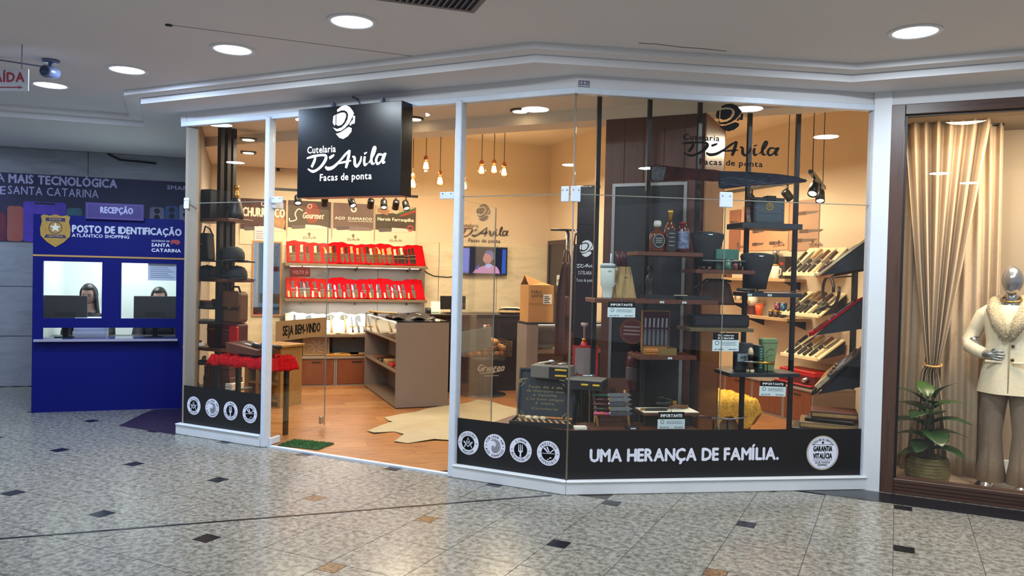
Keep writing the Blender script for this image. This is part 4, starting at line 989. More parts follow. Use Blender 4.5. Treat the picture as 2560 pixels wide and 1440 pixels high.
# ================================================================== SHOP INTERIOR, LEFT AND BACK
def pb(fr, d, x0, y0, x1, y1):
    xm, ym = (x0 + x1) / 2, (y0 + y1) / 2
    return q(fr, x0, ym, d)[0], q(fr, x1, ym, d)[0], q(fr, xm, y1, d)[1], q(fr, xm, y0, d)[1]
ORD = 'first second third fourth fifth sixth seventh eighth ninth tenth eleventh twelfth thirteenth fourteenth fifteenth sixteenth seventeenth eighteenth nineteenth twentieth'.split() + ['twenty-' + o for o in 'first second third fourth fifth sixth seventh eighth ninth'.split()]
BLG = mat('blade_grey', '#5f6366', .55, .2, kind='noise', scale=20, amt=.3)
GREYP = mat('shelf_back_grey', '#7d7873', .5, kind='noise', scale=2, amt=.05)
HC = {'cream': mat('handle_cream', '#e0cda6', .4, kind='noise', scale=40, amt=.2), 'tan': mat('handle_tan', '#b9945f', .4, kind='noise', scale=40, amt=.3), 'brown': mat('handle_brown', '#6e4426', .4, kind='noise', scale=40, amt=.3),
      'dark': mat('handle_dark', '#2a211c', .4, kind='noise', scale=40, amt=.3), 'horn': mat('handle_horn', '#d8a868', .35, kind='noise', scale=25, amt=.35), 'wine': mat('handle_wine', '#4a1c24', .4, kind='noise', scale=30, amt=.3), 'pink': mat('handle_pink', '#c94a7c', .35, kind='noise', scale=30, amt=.3), 'green': mat('handle_green', '#2f5a4c', .35, kind='noise', scale=30, amt=.3)}
SHC = {'olive': mat('sheath_olive', '#4a4430', .5, kind='noise', scale=40, amt=.25), 'black': mat('sheath_black', '#191614', .45, kind='noise', scale=40, amt=.2), 'brown': mat('sheath_brown', '#4f2f1c', .5, kind='noise', scale=40, amt=.25)}
BLADE = mat('blade_steel', '#a9adb2', .25, .9, kind='noise', scale=30, amt=.25); BLADED = mat('blade_damask', '#6d7076', .35, .85, kind='marble', scale=12, amt=.5, stretch=(3, 3, 1))
_KM = {}
def km(key, fn, m):
    k = (key, m.name)
    if k not in _KM: _KM[k] = fn().mesh(key.split('-')[0], m)
    return _KM[k]
def mk_sheath(): return MB().prism([(-.019, .17), (.019, .17), (.018, .09), (.013, .02), (.004, .0), (-.008, .004), (-.017, .05)], -.007, .005)
def mk_ring(): return MB().prism([(-.021, -.007), (.021, -.007), (.021, .007), (-.021, .007)], -.0095, .006)
def mk_handle(): return MB().prism([(-.013, .17), (.013, .17), (.014, .20), (.011, .235), (.013, .265), (.017, .29), (.004, .298), (-.012, .29), (-.013, .25), (-.010, .22), (-.014, .19)], -.011, .008)
def mk_horn(): return MB().prism([(-.014, .17), (.014, .17), (.012, .21), (.004, .25), (-.012, .285), (-.032, .30), (-.016, .27), (-.012, .235), (-.015, .20)], -.011, .008)
def mk_blade(): return MB().prism([(-.014, .115), (.013, .115), (.017, .18), (.013, .25), (.0, .30), (-.008, .27), (-.012, .20)], -.002, .002)
def mk_wblade(): return MB().prism([(-.016, .115), (.020, .115), (.028, .18), (.022, .25), (-.004, .29), (-.014, .22)], -.002, .002)
def mk_bhandle(): return MB().prism([(-.012, .11), (.012, .11), (.013, .07), (.011, .04), (.016, .004), (.0, -.004), (-.013, .006), (-.014, .04), (-.011, .07)], -.009, .009)
def mk_bolster(): return MB().prism([(-.014, .108), (.014, .108), (.014, .122), (-.014, .122)], -.010, .010)
def sheathed(fr, u, d, z, tilt, h, sh, lb, grp, s=1, rot=0, roll=0):
    t = thing('sheathed_knife', lb, 'knife', fr, u, d, z, rot, grp, tilt, roll, s)
    link(km('sheath', mk_sheath, SHC[sh]), 'sheath', t); link(km('handle-horn' if h == 'horn' else 'handle', mk_horn if h == 'horn' else mk_handle, HC[h]), 'handle', t)
    rm = STEEL if sh != 'brown' else BRASS
    for zz_ in (.163, .10): link(km('ring', mk_ring, rm), 'metal_band', t, (0, 0, zz_), (0, 0, 0), (1 if zz_ > .15 else .95, 1, 1))
    return t
def bare(fr, u, d, z, tilt, h, lb, grp, s=1, rot=0, roll=0, wide=False, dam=False):
    t = thing('bare_knife', lb, 'knife', fr, u, d, z, rot, grp, tilt, roll, s)
    link(km('blade-w' if wide else 'blade', mk_wblade if wide else mk_blade, BLADED if dam else BLADE), 'blade', t); link(km('handle-b', mk_bhandle, HC[h]), 'handle', t); link(km('bolster', mk_bolster, STEEL), 'bolster', t)
    return t

# ---- the three knife shelves on the back wall
ub0, ub1 = -.22, 1.72
t = thing('shelf_back_panel', 'grey backing panel behind the three knife shelves', 'panel', 'K', 0, -.014, 0)
for a, b in ((ub0, .40), (.40, 1.06), (1.06, ub1)): box(a + .002, b - .002, -.018, 0, .40, 1.60).build('panel', GREYP, t, .002)
LEDM = emit_mat('led_strip', '#fff4e0', 4.5)
SHD = .34
def plush(u0, u1, zb, zt, m, name, parent, d0=-.315, d1=-.05):
    L = u1 - u0
    def f(a, b):
        w = .006 * math.sin(a * 37) + .005 * math.sin(a * 91 + b * 9)
        return (u0 + a * L, d0 + (d1 - d0) * b + w * .5, zb + (zt - zb) * b + w + (.012 * math.sin(a * 21) if b > .98 else 0))
    return MB().grid(90, 8, f, True, (0, .03, -.012)).build(name, m, parent)
def wall_shelf(zb, lb, m, zt, pname, u0=-.16, u1=1.66, led=True):
    t = thing('knife_shelf', lb, 'shelf', 'K', 0, -.034, 0)
    box(u0 - .02, u1 + .02, -SHD, 0, zb - .038, zb).build('board', SHELFW, t, .003)
    plush(u0, u1, zb + .006, zt, m, pname, t)
    if led: MB().box(u0 + .05, u1 - .05, -.10, -.085, zb - .046, zb - .038).build('light_strip', LEDM, t)
    for u in (u0 + .2, (u0 + u1) / 2, u1 - .2): MB().prism([(-.02, zb - .038), (-.26, zb - .038), (-.02, zb - .09)], u - .008, u + .008, 'x').build('bracket', BLACKM, t)
    return t
DK = -.034 - .30
Z_1 = q('K', 880, 661, -.37)[1]; Z_2 = q('K', 880, 748, -.37)[1]; Z_3 = q('K', 880, 836, -.37)[1]
T_1 = q('K', 880, 609, -.09)[1]; T_2 = q('K', 880, 697, -.09)[1]; T_3 = q('K', 880, 784, -.09)[1]
wall_shelf(Z_1, 'upper knife shelf lined with red plush below the posters', RED, T_1, 'red_plush')
wall_shelf(Z_2, 'middle knife shelf lined with red plush', RED, T_2, 'red_plush')
wall_shelf(Z_3, 'lowest knife shelf lined with bright white cloth', CREAM, T_3, 'white_cloth', led=False)
for zb in (Z_1, Z_2):
    light('shelf_light', 'AREA', W('K', .75, -.18, zb - .06), 3.2 if zb == Z_1 else 9, (1, .95, .86), .2, look=W('K', .75, -.12, 0)); l = bpy.data.objects[-1] if False else None
for o in [o for o in bpy.data.objects if o.type == 'LIGHT' and o.name.startswith('shelf_light')]:
    o.data.shape = 'RECTANGLE'; o.data.size = 1.7; o.data.size_y = .05; o.rotation_euler = (0, 0, R_(45))
tilt1 = -math.degrees(math.atan2(.265, T_1 - Z_1 - .006)); tilt2 = -math.degrees(math.atan2(.265, T_2 - Z_2 - .006)); tilt3 = -math.degrees(math.atan2(.265, T_3 - Z_3 - .006))
def along(px, y, d, pairs=None): return q('K', px, y, d)[0]
xs1 = [235, 265, 355, 435, 525, 570, 655, 705, 765, 850, 910, 970, 1035, 1100, 1160, 1210, 1250, 1300, 1355, 1410, 1445, 1495, 1540, 1580, 1625, 1680, 1715]
cs1 = 'cream dark cream dark cream dark horn tan dark tan dark tan tan brown dark cream brown horn tan tan tan cream brown cream dark dark dark'.split()
for k, (x, c) in enumerate(zip(xs1, cs1)):
    u = along(680 + x / 4.8, 640, -.33)
    sheathed('K', u, DK - .002, Z_1 + .016, tilt1, c, 'black' if k > 20 else 'olive' if k % 4 else 'brown', '%s sheathed knife from the mirror end of the upper red shelf, %s handle' % (ORD[k], 'curved horn' if c == 'horn' else c), 'sheathed knives on the upper red shelf', ((.98 + .05 * ((k * 7) % 3 - 1)) * 1.3, 1.2, .98 + .05 * ((k * 7) % 3 - 1)), 0, (k * 37 % 5 - 2) * 1.2)
xs2 = [260, 360, 440, 530, 615, 715, 825, 930, 1020, 1120, 1210, 1300, 1410, 1500, 1595, 1715]
xb2 = [205, 300, 400, 490, 575, 680, 770, 870, 985, 1075, 1185, 1270, 1360, 1450, 1550, 1645]
for k, (x, x2) in enumerate(zip(xs2, xb2)):
    sheathed('K', along(680 + x / 4.8, 730, -.33), DK - .002, Z_2 + .012, tilt2, 'dark', 'olive', '%s dark sheath from the mirror end of the middle red shelf' % ORD[k], 'dark sheaths on the middle red shelf', (1.3, 1.1, .86 if k > 3 else .98), 0, -2)
    bare('K', along(680 + x2 / 4.8, 730, -.33), DK - .002, Z_2 + .016, tilt2, 'cream' if k % 5 else 'horn', '%s pale handled bare knife from the mirror end of the middle red shelf' % ORD[k], 'bare knives on the middle red shelf', .86 if k > 3 else .96, 0, 4 if k % 2 else -3, dam=k in (0, 2, 15))
# lowest shelf: axes, cleavers and daggers
def axe(fr, u, d, z, tilt, lb, kind, s=1):
    t = thing({'axe': 'hand_axe', 'cleaver': 'cleaver', 'dagger': 'dagger', 'fan': 'chopping_blade', 'sheath': 'leather_sheath'}[kind], lb, kind if kind != 'fan' else 'blade', fr, u, d, z, 0, 'blades on the white shelf', tilt, 0, s)
    if kind == 'axe':
        MB().prism([(-.055, .21), (-.02, .20), (.02, .215), (.045, .255), (.012, .29), (-.02, .285), (-.06, .25)], -.006, .006).build('blade', BLG, t); MB().tube([(-.005, -.001, .0), (.004, -.001, .12), (-.004, -.001, .27)], [.014, .011, .010], 8).build('handle', HC['tan'], t)
        MB().prism([(-.03, .21), (-.008, .212), (-.008, .275), (-.04, .26)], -.0075, .0075).build('edge_guard', SHC['olive'], t)
    elif kind == 'cleaver':
        MB().prism([(-.03, .10), (.035, .10), (.04, .26), (.02, .285), (-.03, .25)], -.003, .003).build('blade', BLG, t); MB().prism([(-.012, 0), (.012, 0), (.013, .10), (-.011, .10)], -.010, .010).build('handle', HC['dark'], t)
    elif kind == 'fan':
        MB().prism([(-.075, .06)] + [(-.075 + .15 * k / 8, .06 + .12 * math.sin(math.pi * k / 8) ** .7) for k in range(1, 8)] + [(.075, .06)], -.003, .003).build('blade', BLG, t); MB().tube([(-.05, 0, .045), (.05, 0, .045)], .015, 8).build('handle', HC['dark'], t)
    elif kind == 'sheath':
        MB().prism([(-.022, .02), (.0, 0), (.022, .02), (.026, .2), (-.022, .2)], -.006, .006).build('pouch', SHC['black'], t); MB().prism([(-.024, .13), (.027, .13), (.027, .15), (-.024, .15)], -.008, .007).build('strap', STEEL, t); MB().prism([(-.012, .2), (.012, .2), (.010, .28), (-.010, .28)], -.008, .008).build('handle', HC['dark'], t)
    else:
        MB().prism([(-.009, .10), (.009, .10), (.007, .24), (0, .285), (-.007, .24)], -.002, .002).build('blade', BLG, t); MB().prism([(-.032, .088), (.032, .088), (.032, .10), (-.032, .10)], -.006, .006).build('guard', BRASS, t); MB().tube([(0, 0, .005), (0, 0, .088)], [.012, .008], 8).build('handle', HC['dark'], t)
    return t
for k, (x, kd, lb) in enumerate(((230, 'dagger', 'slim dagger at the mirror end of the white shelf'), (280, 'sheath', 'dark boxy sheath beside the slim dagger on the white shelf'), (445, 'cleaver', 'broad curved cleaver on the white shelf above the welcome strip'), (590, 'fan', 'half round chopping blade on the white shelf'), (722, 'axe', 'small hand axe at the end of the welcome strip'), (890, 'axe', 'larger hand axe in the middle of the white shelf'), (975, 'dagger', 'dagger with brass guard next to the larger axe'), (1045, 'cleaver', 'narrow grey cleaver on the white shelf'), (1112, 'dagger', 'short dagger between the grey cleaver and a leather sheath'), (1185, 'sheath', 'leather sheathed dagger with a metal strap on the white shelf'), (1272, 'dagger', 'thin dagger between the strapped sheath and an axe'), (1338, 'axe', 'hand axe close to the display counter'), (1408, 'dagger', 'dagger half hidden by the display counter'))):
    axe('K', along(680 + x / 4.8, 815, -.33), DK + .002, Z_3 + .02, tilt3, lb, kd, 1.12)
# ---- posters
def poster(x0, x1, yt, yb, yw, lb, artm, draw):
    u0, u1, z0, z1 = pb('K', -.015, x0, yt, x1, yb); zw = q('K', (x0 + x1) / 2, yw, -.015)[1]
    t = thing('poster', lb, 'poster', 'K', u0, -.016, zw); w = u1 - u0; h0 = z0 - zw; h = z1 - zw
    s = box(0, w, -.004, 0, 0, h).build('sheet', mat('poster_cream', '#e3cfae', .55), t)
    a = box(.004, w - .004, -.0055, -.0035, h0, h - .004).build('picture', artm, s)
    draw(s, w, h0, h)
    mb = MB(); emblem(mb, w / 2, h0 * .62, .05, -.006, -.004); script_name(mb, w * .34, h0 * .33, w * .32, -.006); mb.build('small_logo', mat('logo_brown', '#5a4634', .6), s)
    return t
INK = mat('poster_ink', '#f0e2cc', .5); KNP = mat('picture_knife', '#5c514d', .45); KNL = mat('picture_blade', '#d9cdbb', .4)
def kn(s, w, z, m1=KNL, m2=KNP, y=-.0075):
    MB().prism([(w * .40, z - .02), (w * .93, z - .012), (w * .97, z + .012), (w * .72, z + .04), (w * .41, z + .045)], y, y + .0015).build('blade_picture', m1, s); MB().prism([(w * .08, z - .002), (w * .12, z - .02), (w * .40, z - .008), (w * .40, z + .036), (w * .1, z + .03)], y, y + .0015).build('handle_picture', m2, s)
def d1(s, w, a, b):
    mb = MB(); text(mb, 'CHURRASCO', w * .06, a + (b - a) * .42, (b - a) * .28, w * .9, -.0075, bold=.05); mb.build('lettering', INK, s)
    mb = MB(); disc(mb, w * .5, a + (b - a) * .84, .032, -.0075, -.0055, .022, 20); mb.build('ring_mark', INK, s)
    MB().prism([(w * .64, a + .02), (w * .95, a + .02), (w * .98, a + (b - a) * .3), (w * .9, a + (b - a) * .62), (w * .7, a + (b - a) * .6), (w * .62, a + (b - a) * .25)], -.0070, -.0055).build('bowl_picture', mat('bowl_picture', '#b98a58', .5, kind='noise', scale=12, amt=.4), s); kn(s, w, a)
def d2(s, w, a, b):
    MB().prism([(w * .38 + w * .17 * math.cos(2 * math.pi * k / 16) + w * .18, a + (b - a) * .55 + (b - a) * .38 * math.sin(2 * math.pi * k / 16)) for k in range(16)], -.0065, -.0055).build('red_glow_picture', mat('picture_red', '#9c3c26', .5, kind='noise', scale=10, amt=.5), s)
    mb = MB(); stroke(mb, [(w * x, a + (b - a) * z) for x, z in ((.34, .62), (.24, .68), (.17, .5), (.2, .3), (.06, .22), (.04, .34))], .014, -.0072); text(mb, 'Gourmet', w * .33, a + (b - a) * .35, (b - a) * .22, w * .48, -.0072, skew=.25, bold=.03); disc(mb, w * .5, a + (b - a) * .8, .03, -.0075, -.0055, .023, 20); mb.build('lettering', INK, s); kn(s, w, a)
def d3(s, w, a, b):
    mb = MB(); text(mb, 'AÇO', w * .05, a + (b - a) * .36, (b - a) * .10, w * .24, -.0072, bold=.06); text(mb, 'DAMASCO', w * .37, a + (b - a) * .36, (b - a) * .10, w * .58, -.0072, bold=.06); mb.box(w * .36, w * .98, -.0072, -.0055, a + (b - a) * .30, a + (b - a) * .315)
    disc(mb, w * .5, a + (b - a) * .76, .04, -.0075, -.0055, .021, 22); mb.build('lettering', INK, s); kn(s, w, a, mat('picture_damask', '#7d6e68', .4, kind='marble', scale=15, amt=.5))
def d4(s, w, a, b):
    g_ = lambda P, n, c, y=-.0068: MB().prism([(w * x, a + (b - a) * z) for x, z in P], y, -.0055).build(n, mat('pic_' + c[1:], c, .5, kind='noise', scale=14, amt=.25), s)
    g_([(0.01, .62), (.3, .68), (.62, .72), (.98, .92), (.98, .99), (.01, .99)], 'sky_picture', '#c9b391'); g_([(.05, .72), (.3, .6), (.34, .8), (.2, .92), (.06, .86)], 'cattle_picture', '#a97b58', -.0078)
    g_([(.5, .62), (.62, .66), (.99, .88), (.99, .96), (.6, .74)], 'green_band_picture', '#3f6b3a', -.0078); g_([(.55, .56), (.7, .6), (.99, .78), (.99, .88), (.64, .66)], 'red_band_picture', '#a83a2e', -.0074)
    mb = MB(); disc(mb, w * .86, a + (b - a) * .1, .045, -.0080, -.0055, .028, 20); mb.build('red_ring_picture', mat('pic_redring', '#b5403a', .5), s)
    mb = MB(); text(mb, 'Herois Farroupilha', w * .06, a + (b - a) * .38, (b - a) * .13, w * .88, -.0075, bold=.06); disc(mb, w * .5, a + (b - a) * .76, .03, -.0085, -.0065, .022, 20); mb.build('lettering', INK, s); kn(s, w, a - .01)
poster(600, 716, 497, 574, 612, 'poster with the word CHURRASCO over roast meat', mat('art_meat', '#6b3a26', .5, kind='noise', scale=7, second='#2c1510'), d1)
poster(719, 828, 502, 570, 612, 'dark poster with a scripted title and a red glow', mat('art_dark', '#4a3a2e', .5, kind='noise', scale=3, amt=.3), d2)
poster(832, 935, 508, 573, 617, 'brown poster with the words AÇO DAMASCO', mat('art_steel', '#70594f', .5, kind='marble', scale=1.5, amt=.2), d3)
poster(938, 1040, 515, 576, 620, 'poster with green and red bands and cattle, next to the television wall', mat('art_field', '#4b4030', .5, kind='noise', scale=8, amt=.5), d4)
# ---- mirror at the end of the shelves
u0, u1, z0, z1 = pb('K', -.03, 630, 603, 704, 790)
t = thing('wall_mirror', 'tall framed mirror on the back wall beside the knife shelves', 'mirror', 'K', (u0 + u1) / 2, -.016, z0); w = (u1 - u0) / 2; h = z1 - z0
box(-w + .02, w - .02, -.012, 0, .02, h - .02).build('mirror_glass', mat('mirror', '#b9c6d2', .03, 1), t)
MB().box(-w, -w + .02, -.02, 0, 0, h).box(w - .02, w, -.02, 0, 0, h).box(-w + .02, w - .02, -.02, 0, 0, .02).box(-w + .02, w - .02, -.02, 0, h - .02, h).build('frame', OAK, t)
u0, u1, z0, z1 = pb('K', -.03, 636, 566, 664, 602)
t = thing('paper_notice', 'pinkish paper notice above the mirror', 'notice', 'K', u0, -.03, z0)
s = box(0, u1 - u0, -.002, .006, 0, z1 - z0).build('sheet', mat('paper_pink', '#e3cfd0', .6), t)
mb = MB(); [mb.box(.02, (u1 - u0) * (.85 - .12 * (k % 2)), -.003, -.002, .03 + .03 * k, .036 + .03 * k) for k in range(4)]; mb.build('print_lines', mat('print_mauve', '#7a6080', .6), s)
# ---- floor cabinets under the shelves
CD = .28
def cabinet(ua, ub, lb, h=.365):
    t = thing('floor_cabinet', lb, 'cabinet', 'K', ua, -.034, 0); w = ub - ua; d0 = -(CD + .116)
    MB().box(0, .022, d0, 0, 0, h).box(w - .022, w, d0, 0, 0, h).box(.022, w - .022, d0, 0, .0, .03).box(.022, w - .022, -.02, 0, .03, h).build('carcass', TAUPE, t)
    box(-.001, w + .001, d0 - .012, 0, h, h + .022).build('top', TAUPE, t, .002)
    dr = box(.026, w - .026, d0 - .004, d0 + .014, .034, h - .006).build('door', WALNUT2, t, .002)
    MB().box(w * .38, w * .62, d0 - .008, d0 - .003, h - .05, h - .035).build('handle_slot', BLACK, dr)
    return t
uc = [q('K', px, 940, -.40)[0] for px in (741, 838, 944)]
cabinet(uc[0], uc[1] - .003, 'low walnut cabinet nearest the entrance under the knife shelves'); cabinet(uc[1], uc[2] - .003, 'low walnut cabinet in the middle under the knife shelves'); cabinet(uc[2], uc[2] + .62, 'low walnut cabinet partly behind the display counter')
ZCAB = .388
for u in (uc[1] - .02, uc[2] - .02):
    t = thing('shelf_upright', 'slim black upright between the panels %s' % ('above the first cabinet' if u < uc[1] else 'above the second cabinet'), 'upright', 'K', u, -.036, ZCAB); box(-.014, .014, -.03, 0, 0, Z_3 - .04 - ZCAB).build('bar', BLACKM, t); box(-.03, .03, -.036, 0, 0, .006).build('foot', BLACKM, t)
u0, u1, z0, z1 = pb('K', -.16, 757, 856, 822, 900)
t = thing('carved_board', 'square wooden board with white resin cracks leaning on the first cabinet', 'board', 'K', (u0 + u1) / 2, -.20, ZCAB, 0, None, -9); w = (u1 - u0) / 2; h = .23
s = box(-w, w, -.02, .0, 0, h).build('board', OAK, t, .004); MB().box(-w, w, -.028, -.02, 0, .012).box(-w, w, -.028, -.02, h - .012, h).box(-w, -w + .012, -.028, -.02, .012, h - .012).box(w - .012, w, -.028, -.02, .012, h - .012).build('frame', mat('oak_pale', '#cda46a', .5, kind='wood', scale=5, amt=.2), s)
mb = MB()
for a in (20, 65, 110, 160, 205, 250, 300, 340): stroke(mb, [(r * 1.35 * math.cos(R_(a + 9 * math.sin(r * 90))), h / 2 + r * math.sin(R_(a + 9 * math.sin(r * 90)))) for r in (.02, .045, .065, .095)], [.005, .007, .005, .003], -.0212, 3)
mb.build('resin_inlay', INK, s)
for px, py, lb, ww in ((868, 897, 'yellow wooden cutting board lying on the second cabinet', .22), (932, 894, 'reddish wooden cutting board lying near the display counter', .24)):
    u, d = dq('K', px, py, ZCAB + .02); t = thing('cutting_board', lb, 'board', 'K', u, -.25, ZCAB)
    s = box(-ww, ww, -.13, .13, 0, .028).build('board', mat('board_yellow', '#a9772e', .5, kind='wood', scale=5, amt=.3) if 'yellow' in lb else WALNUT2, t, .006, 2)
    MB().tube([(-ww * .5, -.09, .034), (ww * .3, .05, .034)], [.012, .004], 8, .5).build('knife_rest', HC['cream'], t)
# ---- tall display counter
frame('P', -4.924, 7.186, 48)
t = thing('display_counter', 'taupe display counter with glass top and open shelved side', 'counter', 'P', 0, 0, 0)
CW, CDp, CH = .60, 1.75, .985
MB().box(0, CW, 0, .025, .02, CH - .02).build('front_panel', TAUPE, t, .002); MB().box(CW - .02, CW, .025, CDp, .02, CH - .02).build('side_panel', TAUPE, t); MB().box(0, CW, CDp - .02, CDp, .02, CH - .02).build('rear_panel', TAUPE, t)
MB().box(.02, CW - .02, .02, CDp - .02, 0, .02).build('plinth', BLACK, t)
for z in (.02, .40, .74): box(.0, CW - .02, .025, CDp - .02, z, z + .022).build('shelf', SHELFW, t, .002)
MB().box(.30, .32, .03, CDp - .03, .042, .74).build('divider', TAUPE, t)
MB().box(0, CW, 0, CDp, CH - .02, CH - .008).build('top_glass', mat('glass_smoke', '#20242a', .06), t); MB().box(.004, .008, .03, CDp - .03, .764, CH - .02).build('side_glass', GLASS, t)
MB().box(.02, .034, .05, CDp - .05, CH - .034, CH - .022).build('light_strip', LEDM, t)
ZCT = CH - .008
u = .25
t = thing('knife_roll', 'black leather knife roll lying on the display counter', 'knife roll', 'P', .26, .55, ZCT)
MB().grid(20, 6, lambda a, b: ((a - .5) * .5, (b - .5) * .62 + .02 * math.sin(a * 9), .02 + .018 * math.sin(a * 13 + b * 5) + .012 * math.sin(b * 17)), True, (0, 0, -.02)).build('leather', LEATHK, t); MB().tube([(-.2, -.2, .055), (.2, .22, .06)], .010, 6, .5).build('strap', LEATHK, t)
t = thing('sword', 'long curved knife with brass pommel lying across the counter', 'knife', 'P', .16, 1.15, ZCT, -35)
MB().tube([(-.22, 0, .035), (-.05, 0, .03), (.12, .01, .028)], [.014, .012, .011], 8).build('handle', HC['tan'], t); MB().lathe([(0, -.02), (.02, 0), (0, .02)], 10, (-.235, 0, .036)).build('pommel', BRASS, t); MB().prism([(.12, -.012), (.5, .0), (.56, .03), (.45, .03), (.12, .02)], .026, .03, 'z').build('blade', BLADE, t)
for k in range(3): box(.02 + .0, .06, -.02, .02, 0, .028).build('foot_rest', BLACKM, t).location = (-.2 + .22 * k, -.0, 0)
for k in range(5):
    t = thing('leather_case', ['brown', 'reddish brown', 'tan', 'dark brown', 'chestnut'][k] + ' leather case on the open side shelf of the display counter', 'case', 'P', .15, .18 + .27 * k, .422)
    box(-.11, .11, -.10, .10, 0, .03 + .012 * (k % 3)).build('case', (LEATH, REDL, HC['tan'], LEATHK, HC['brown'])[k], t, .008, 2); MB().box(-.112, -.108, -.02, .02, .005, .03).build('clasp', BRASS, t)
for k in range(3):
    t = thing('folding_knife', ['brown', 'cream', 'dark'][k] + ' handled knife in the lit top shelf of the display counter', 'knife', 'P', .14, .2 + .4 * k, .762, 70); MB().prism([(-.1, -.012), (.0, -.012), (.0, .012), (-.1, .012)], 0, .016, 'z').build('handle', list(HC.values())[(2, 0, 3)[k]], t); MB().prism([(.0, -.012), (.12, -.004), (.14, .008), (.0, .012)], .006, .009, 'z').build('blade', BLADE, t)
# ---- bar counter and what stands on it
BX, BY = g(1200, 985); frame('Q2', BX, BY, 45)
KDK = mat('bar_dark', '#2a1d1b', .35, kind='wood', scale=4, amt=.3, stretch=(1, 6, 6)); ZBAR = 1.0
t = thing('bar_counter', 'dark wooden bar counter in front of the television wall', 'counter', 'Q2', 0, .12, 0)
ul = q('Q2', 1062, 900, .12)[0] + .06; ur = q('Q2', 1330, 900, .12)[0]
MB().box(ul, ur, 0, .05, 0, ZBAR - .03).box(ul, ul + .04, .05, .5, 0, ZBAR - .03).box(ur - .04, ur, .05, .5, 0, ZBAR - .03).build('front', KDK, t); box(ul - .02, ur + .02, -.03, .52, ZBAR - .03, ZBAR).build('top', KDK, t, .004)
for k in range(3):
    a = ul + .06 + k * (ur - ul - .06) / 3; box(a, a + (ur - ul) / 3 - .08, -.008, 0, .12, ZBAR - .1).build('panel', mat('bar_panel', '#211718', .3), t, .003)
u0, u1, z0, z1 = pb('Q2', .3, 1103, 746, 1166, 790)
t = thing('desktop_monitor', 'black monitor standing on the bar counter behind the door post', 'monitor', 'Q2', (u0 + u1) / 2, .36, ZBAR); w = (u1 - u0) / 2
box(-w, w, -.02, .015, .05, .05 + (z1 - ZBAR) - .02).build('screen_case', BLACK, t, .005); MB().box(-.1, .1, -.08, .08, 0, .012).box(-.02, .02, .015, .03, .01, .2).build('stand', BLACKM, t)
u, _ = q('Q2', 1071, 765, .3); t = thing('card_terminal', 'small black card terminal on the end of the bar counter', 'terminal', 'Q2', u, .33, ZBAR); box(-.03, .03, -.05, .05, 0, .07).build('body', BLACK, t, .008); MB().box(-.022, .022, -.0515, -.05, .04, .062).build('screen', mat('screen_green', '#5f7a72', .2), t)
u, _ = q('Q2', 1090, 765, .3); t = thing('desk_calendar', 'white desk calendar with a red figure on the bar counter', 'calendar', 'Q2', u, .33, ZBAR); s = MB().prism([(-.03, 0), (.03, 0), (0, .15)], -.06, .06, 'x').build('card', mat('calendar_white', '#dfe0d2', .5), t); MB().box(-.05, .05, -.029, -.02, .006, .018).build('green_band', mat('calendar_green', '#5c8a6a', .5), s)
u, _ = q('Q2', 1277, 770, .2); t = thing('rolled_cap', 'rolled dark leather cap with a tan band on the bar counter', 'cap', 'Q2', u, .22, ZBAR)
MB().lathe([(.0, .0), (.12, .0), (.15, .03), (.14, .06), (.08, .075), (0, .08)], 20, (0, 0, 0), 1.1, .8).build('crown', LEATHK, t); MB().lathe([(.152, .02), (.155, .03), (.152, .045), (.145, .05)], 20, (0, 0, 0), 1.1, .8).build('band', HC['tan'], t); box(-.1, .12, -.1, .1, .082, .088).build('paper_sheet', mat('paper_cream', '#e8ddc4', .6), t)
# television
u0, u1, z0, z1 = pb('K', -.06, 1153, 617, 1267, 688)
t = thing('television', 'black television on the stone wall showing an interview', 'television', 'K', (u0 + u1) / 2, -.07, (z0 + z1) / 2); w, h = (u1 - u0) / 2, (z1 - z0) / 2
bz = box(-w, w, -.02, .02, -h, h).build('case', BLACK, t, .004); box(-.1, .1, .02, .056, -.1, .1).build('wall_bracket', BLACKM, t)
TVE = lambda n, c, s=1.5: emit_mat('tv_' + n, c, s)
sc = box(-w + .015, w - .015, -.0215, -.019, -h + .022, h - .015).build('screen', TVE('back', '#1a1c34', .8), t)
def scr(P, n, c, y=-.0225, s=1.5): return MB().prism([(x * (w - .015), z * (h - .02)) for x, z in P], y, y + .0008).build(n, TVE(n, c, s), sc)
scr([(-.98, -.95), (-.72, -.95), (-.70, .95), (-.98, .95)], 'blue_light_picture', '#3a5fc0'); scr([(.78, -.95), (.97, -.95), (.97, .95), (.80, .95)], 'window_picture', '#2c4a9a'); scr([(-.6, -.95), (.0, -.95), (.0, .95), (-.66, .95)], 'shelf_picture', '#15172a')
scr([(-.55, -.96), (-.40, -.60), (-.12, -.42), (.10, -.30), (.32, -.28), (.56, -.44), (.66, -.70), (.70, -.96)], 'jacket_picture', '#b57ba0', -.0235); scr([(-.0, -.36), (.10, -.20), (.26, -.20), (.34, -.36), (.14, -.60)], 'shirt_picture', '#9aa4d8', -.0245)
scr([(-.08, .28), (-.02, .56), (.10, .68), (.28, .60), (.36, .30), (.28, -.06), (.16, -.24), (.04, -.22), (-.04, -.06), (-.10, .06)], 'face_picture', '#b5746a', -.0250); scr([(-.03, .58), (.06, .80), (.24, .84), (.40, .66), (.42, .24), (.34, .02), (.30, .28), (.24, .50), (.08, .58)], 'hair_picture', '#5a5a8a', -.0258); scr([(-.02, -.04), (.08, -.22), (.18, -.20), (.28, -.02), (.16, -.10), (.06, -.06)], 'beard_picture', '#8a6a80', -.0258)
scr([(-.44, -.62), (-.30, -.30), (-.22, -.34), (-.34, -.70)], 'microphone_picture', '#2a3f90', -.0245)
pts = [q('K', *p, -.02) for p in ((1052, 668), (1068, 682), (1085, 690), (1120, 693), (1153, 688))]
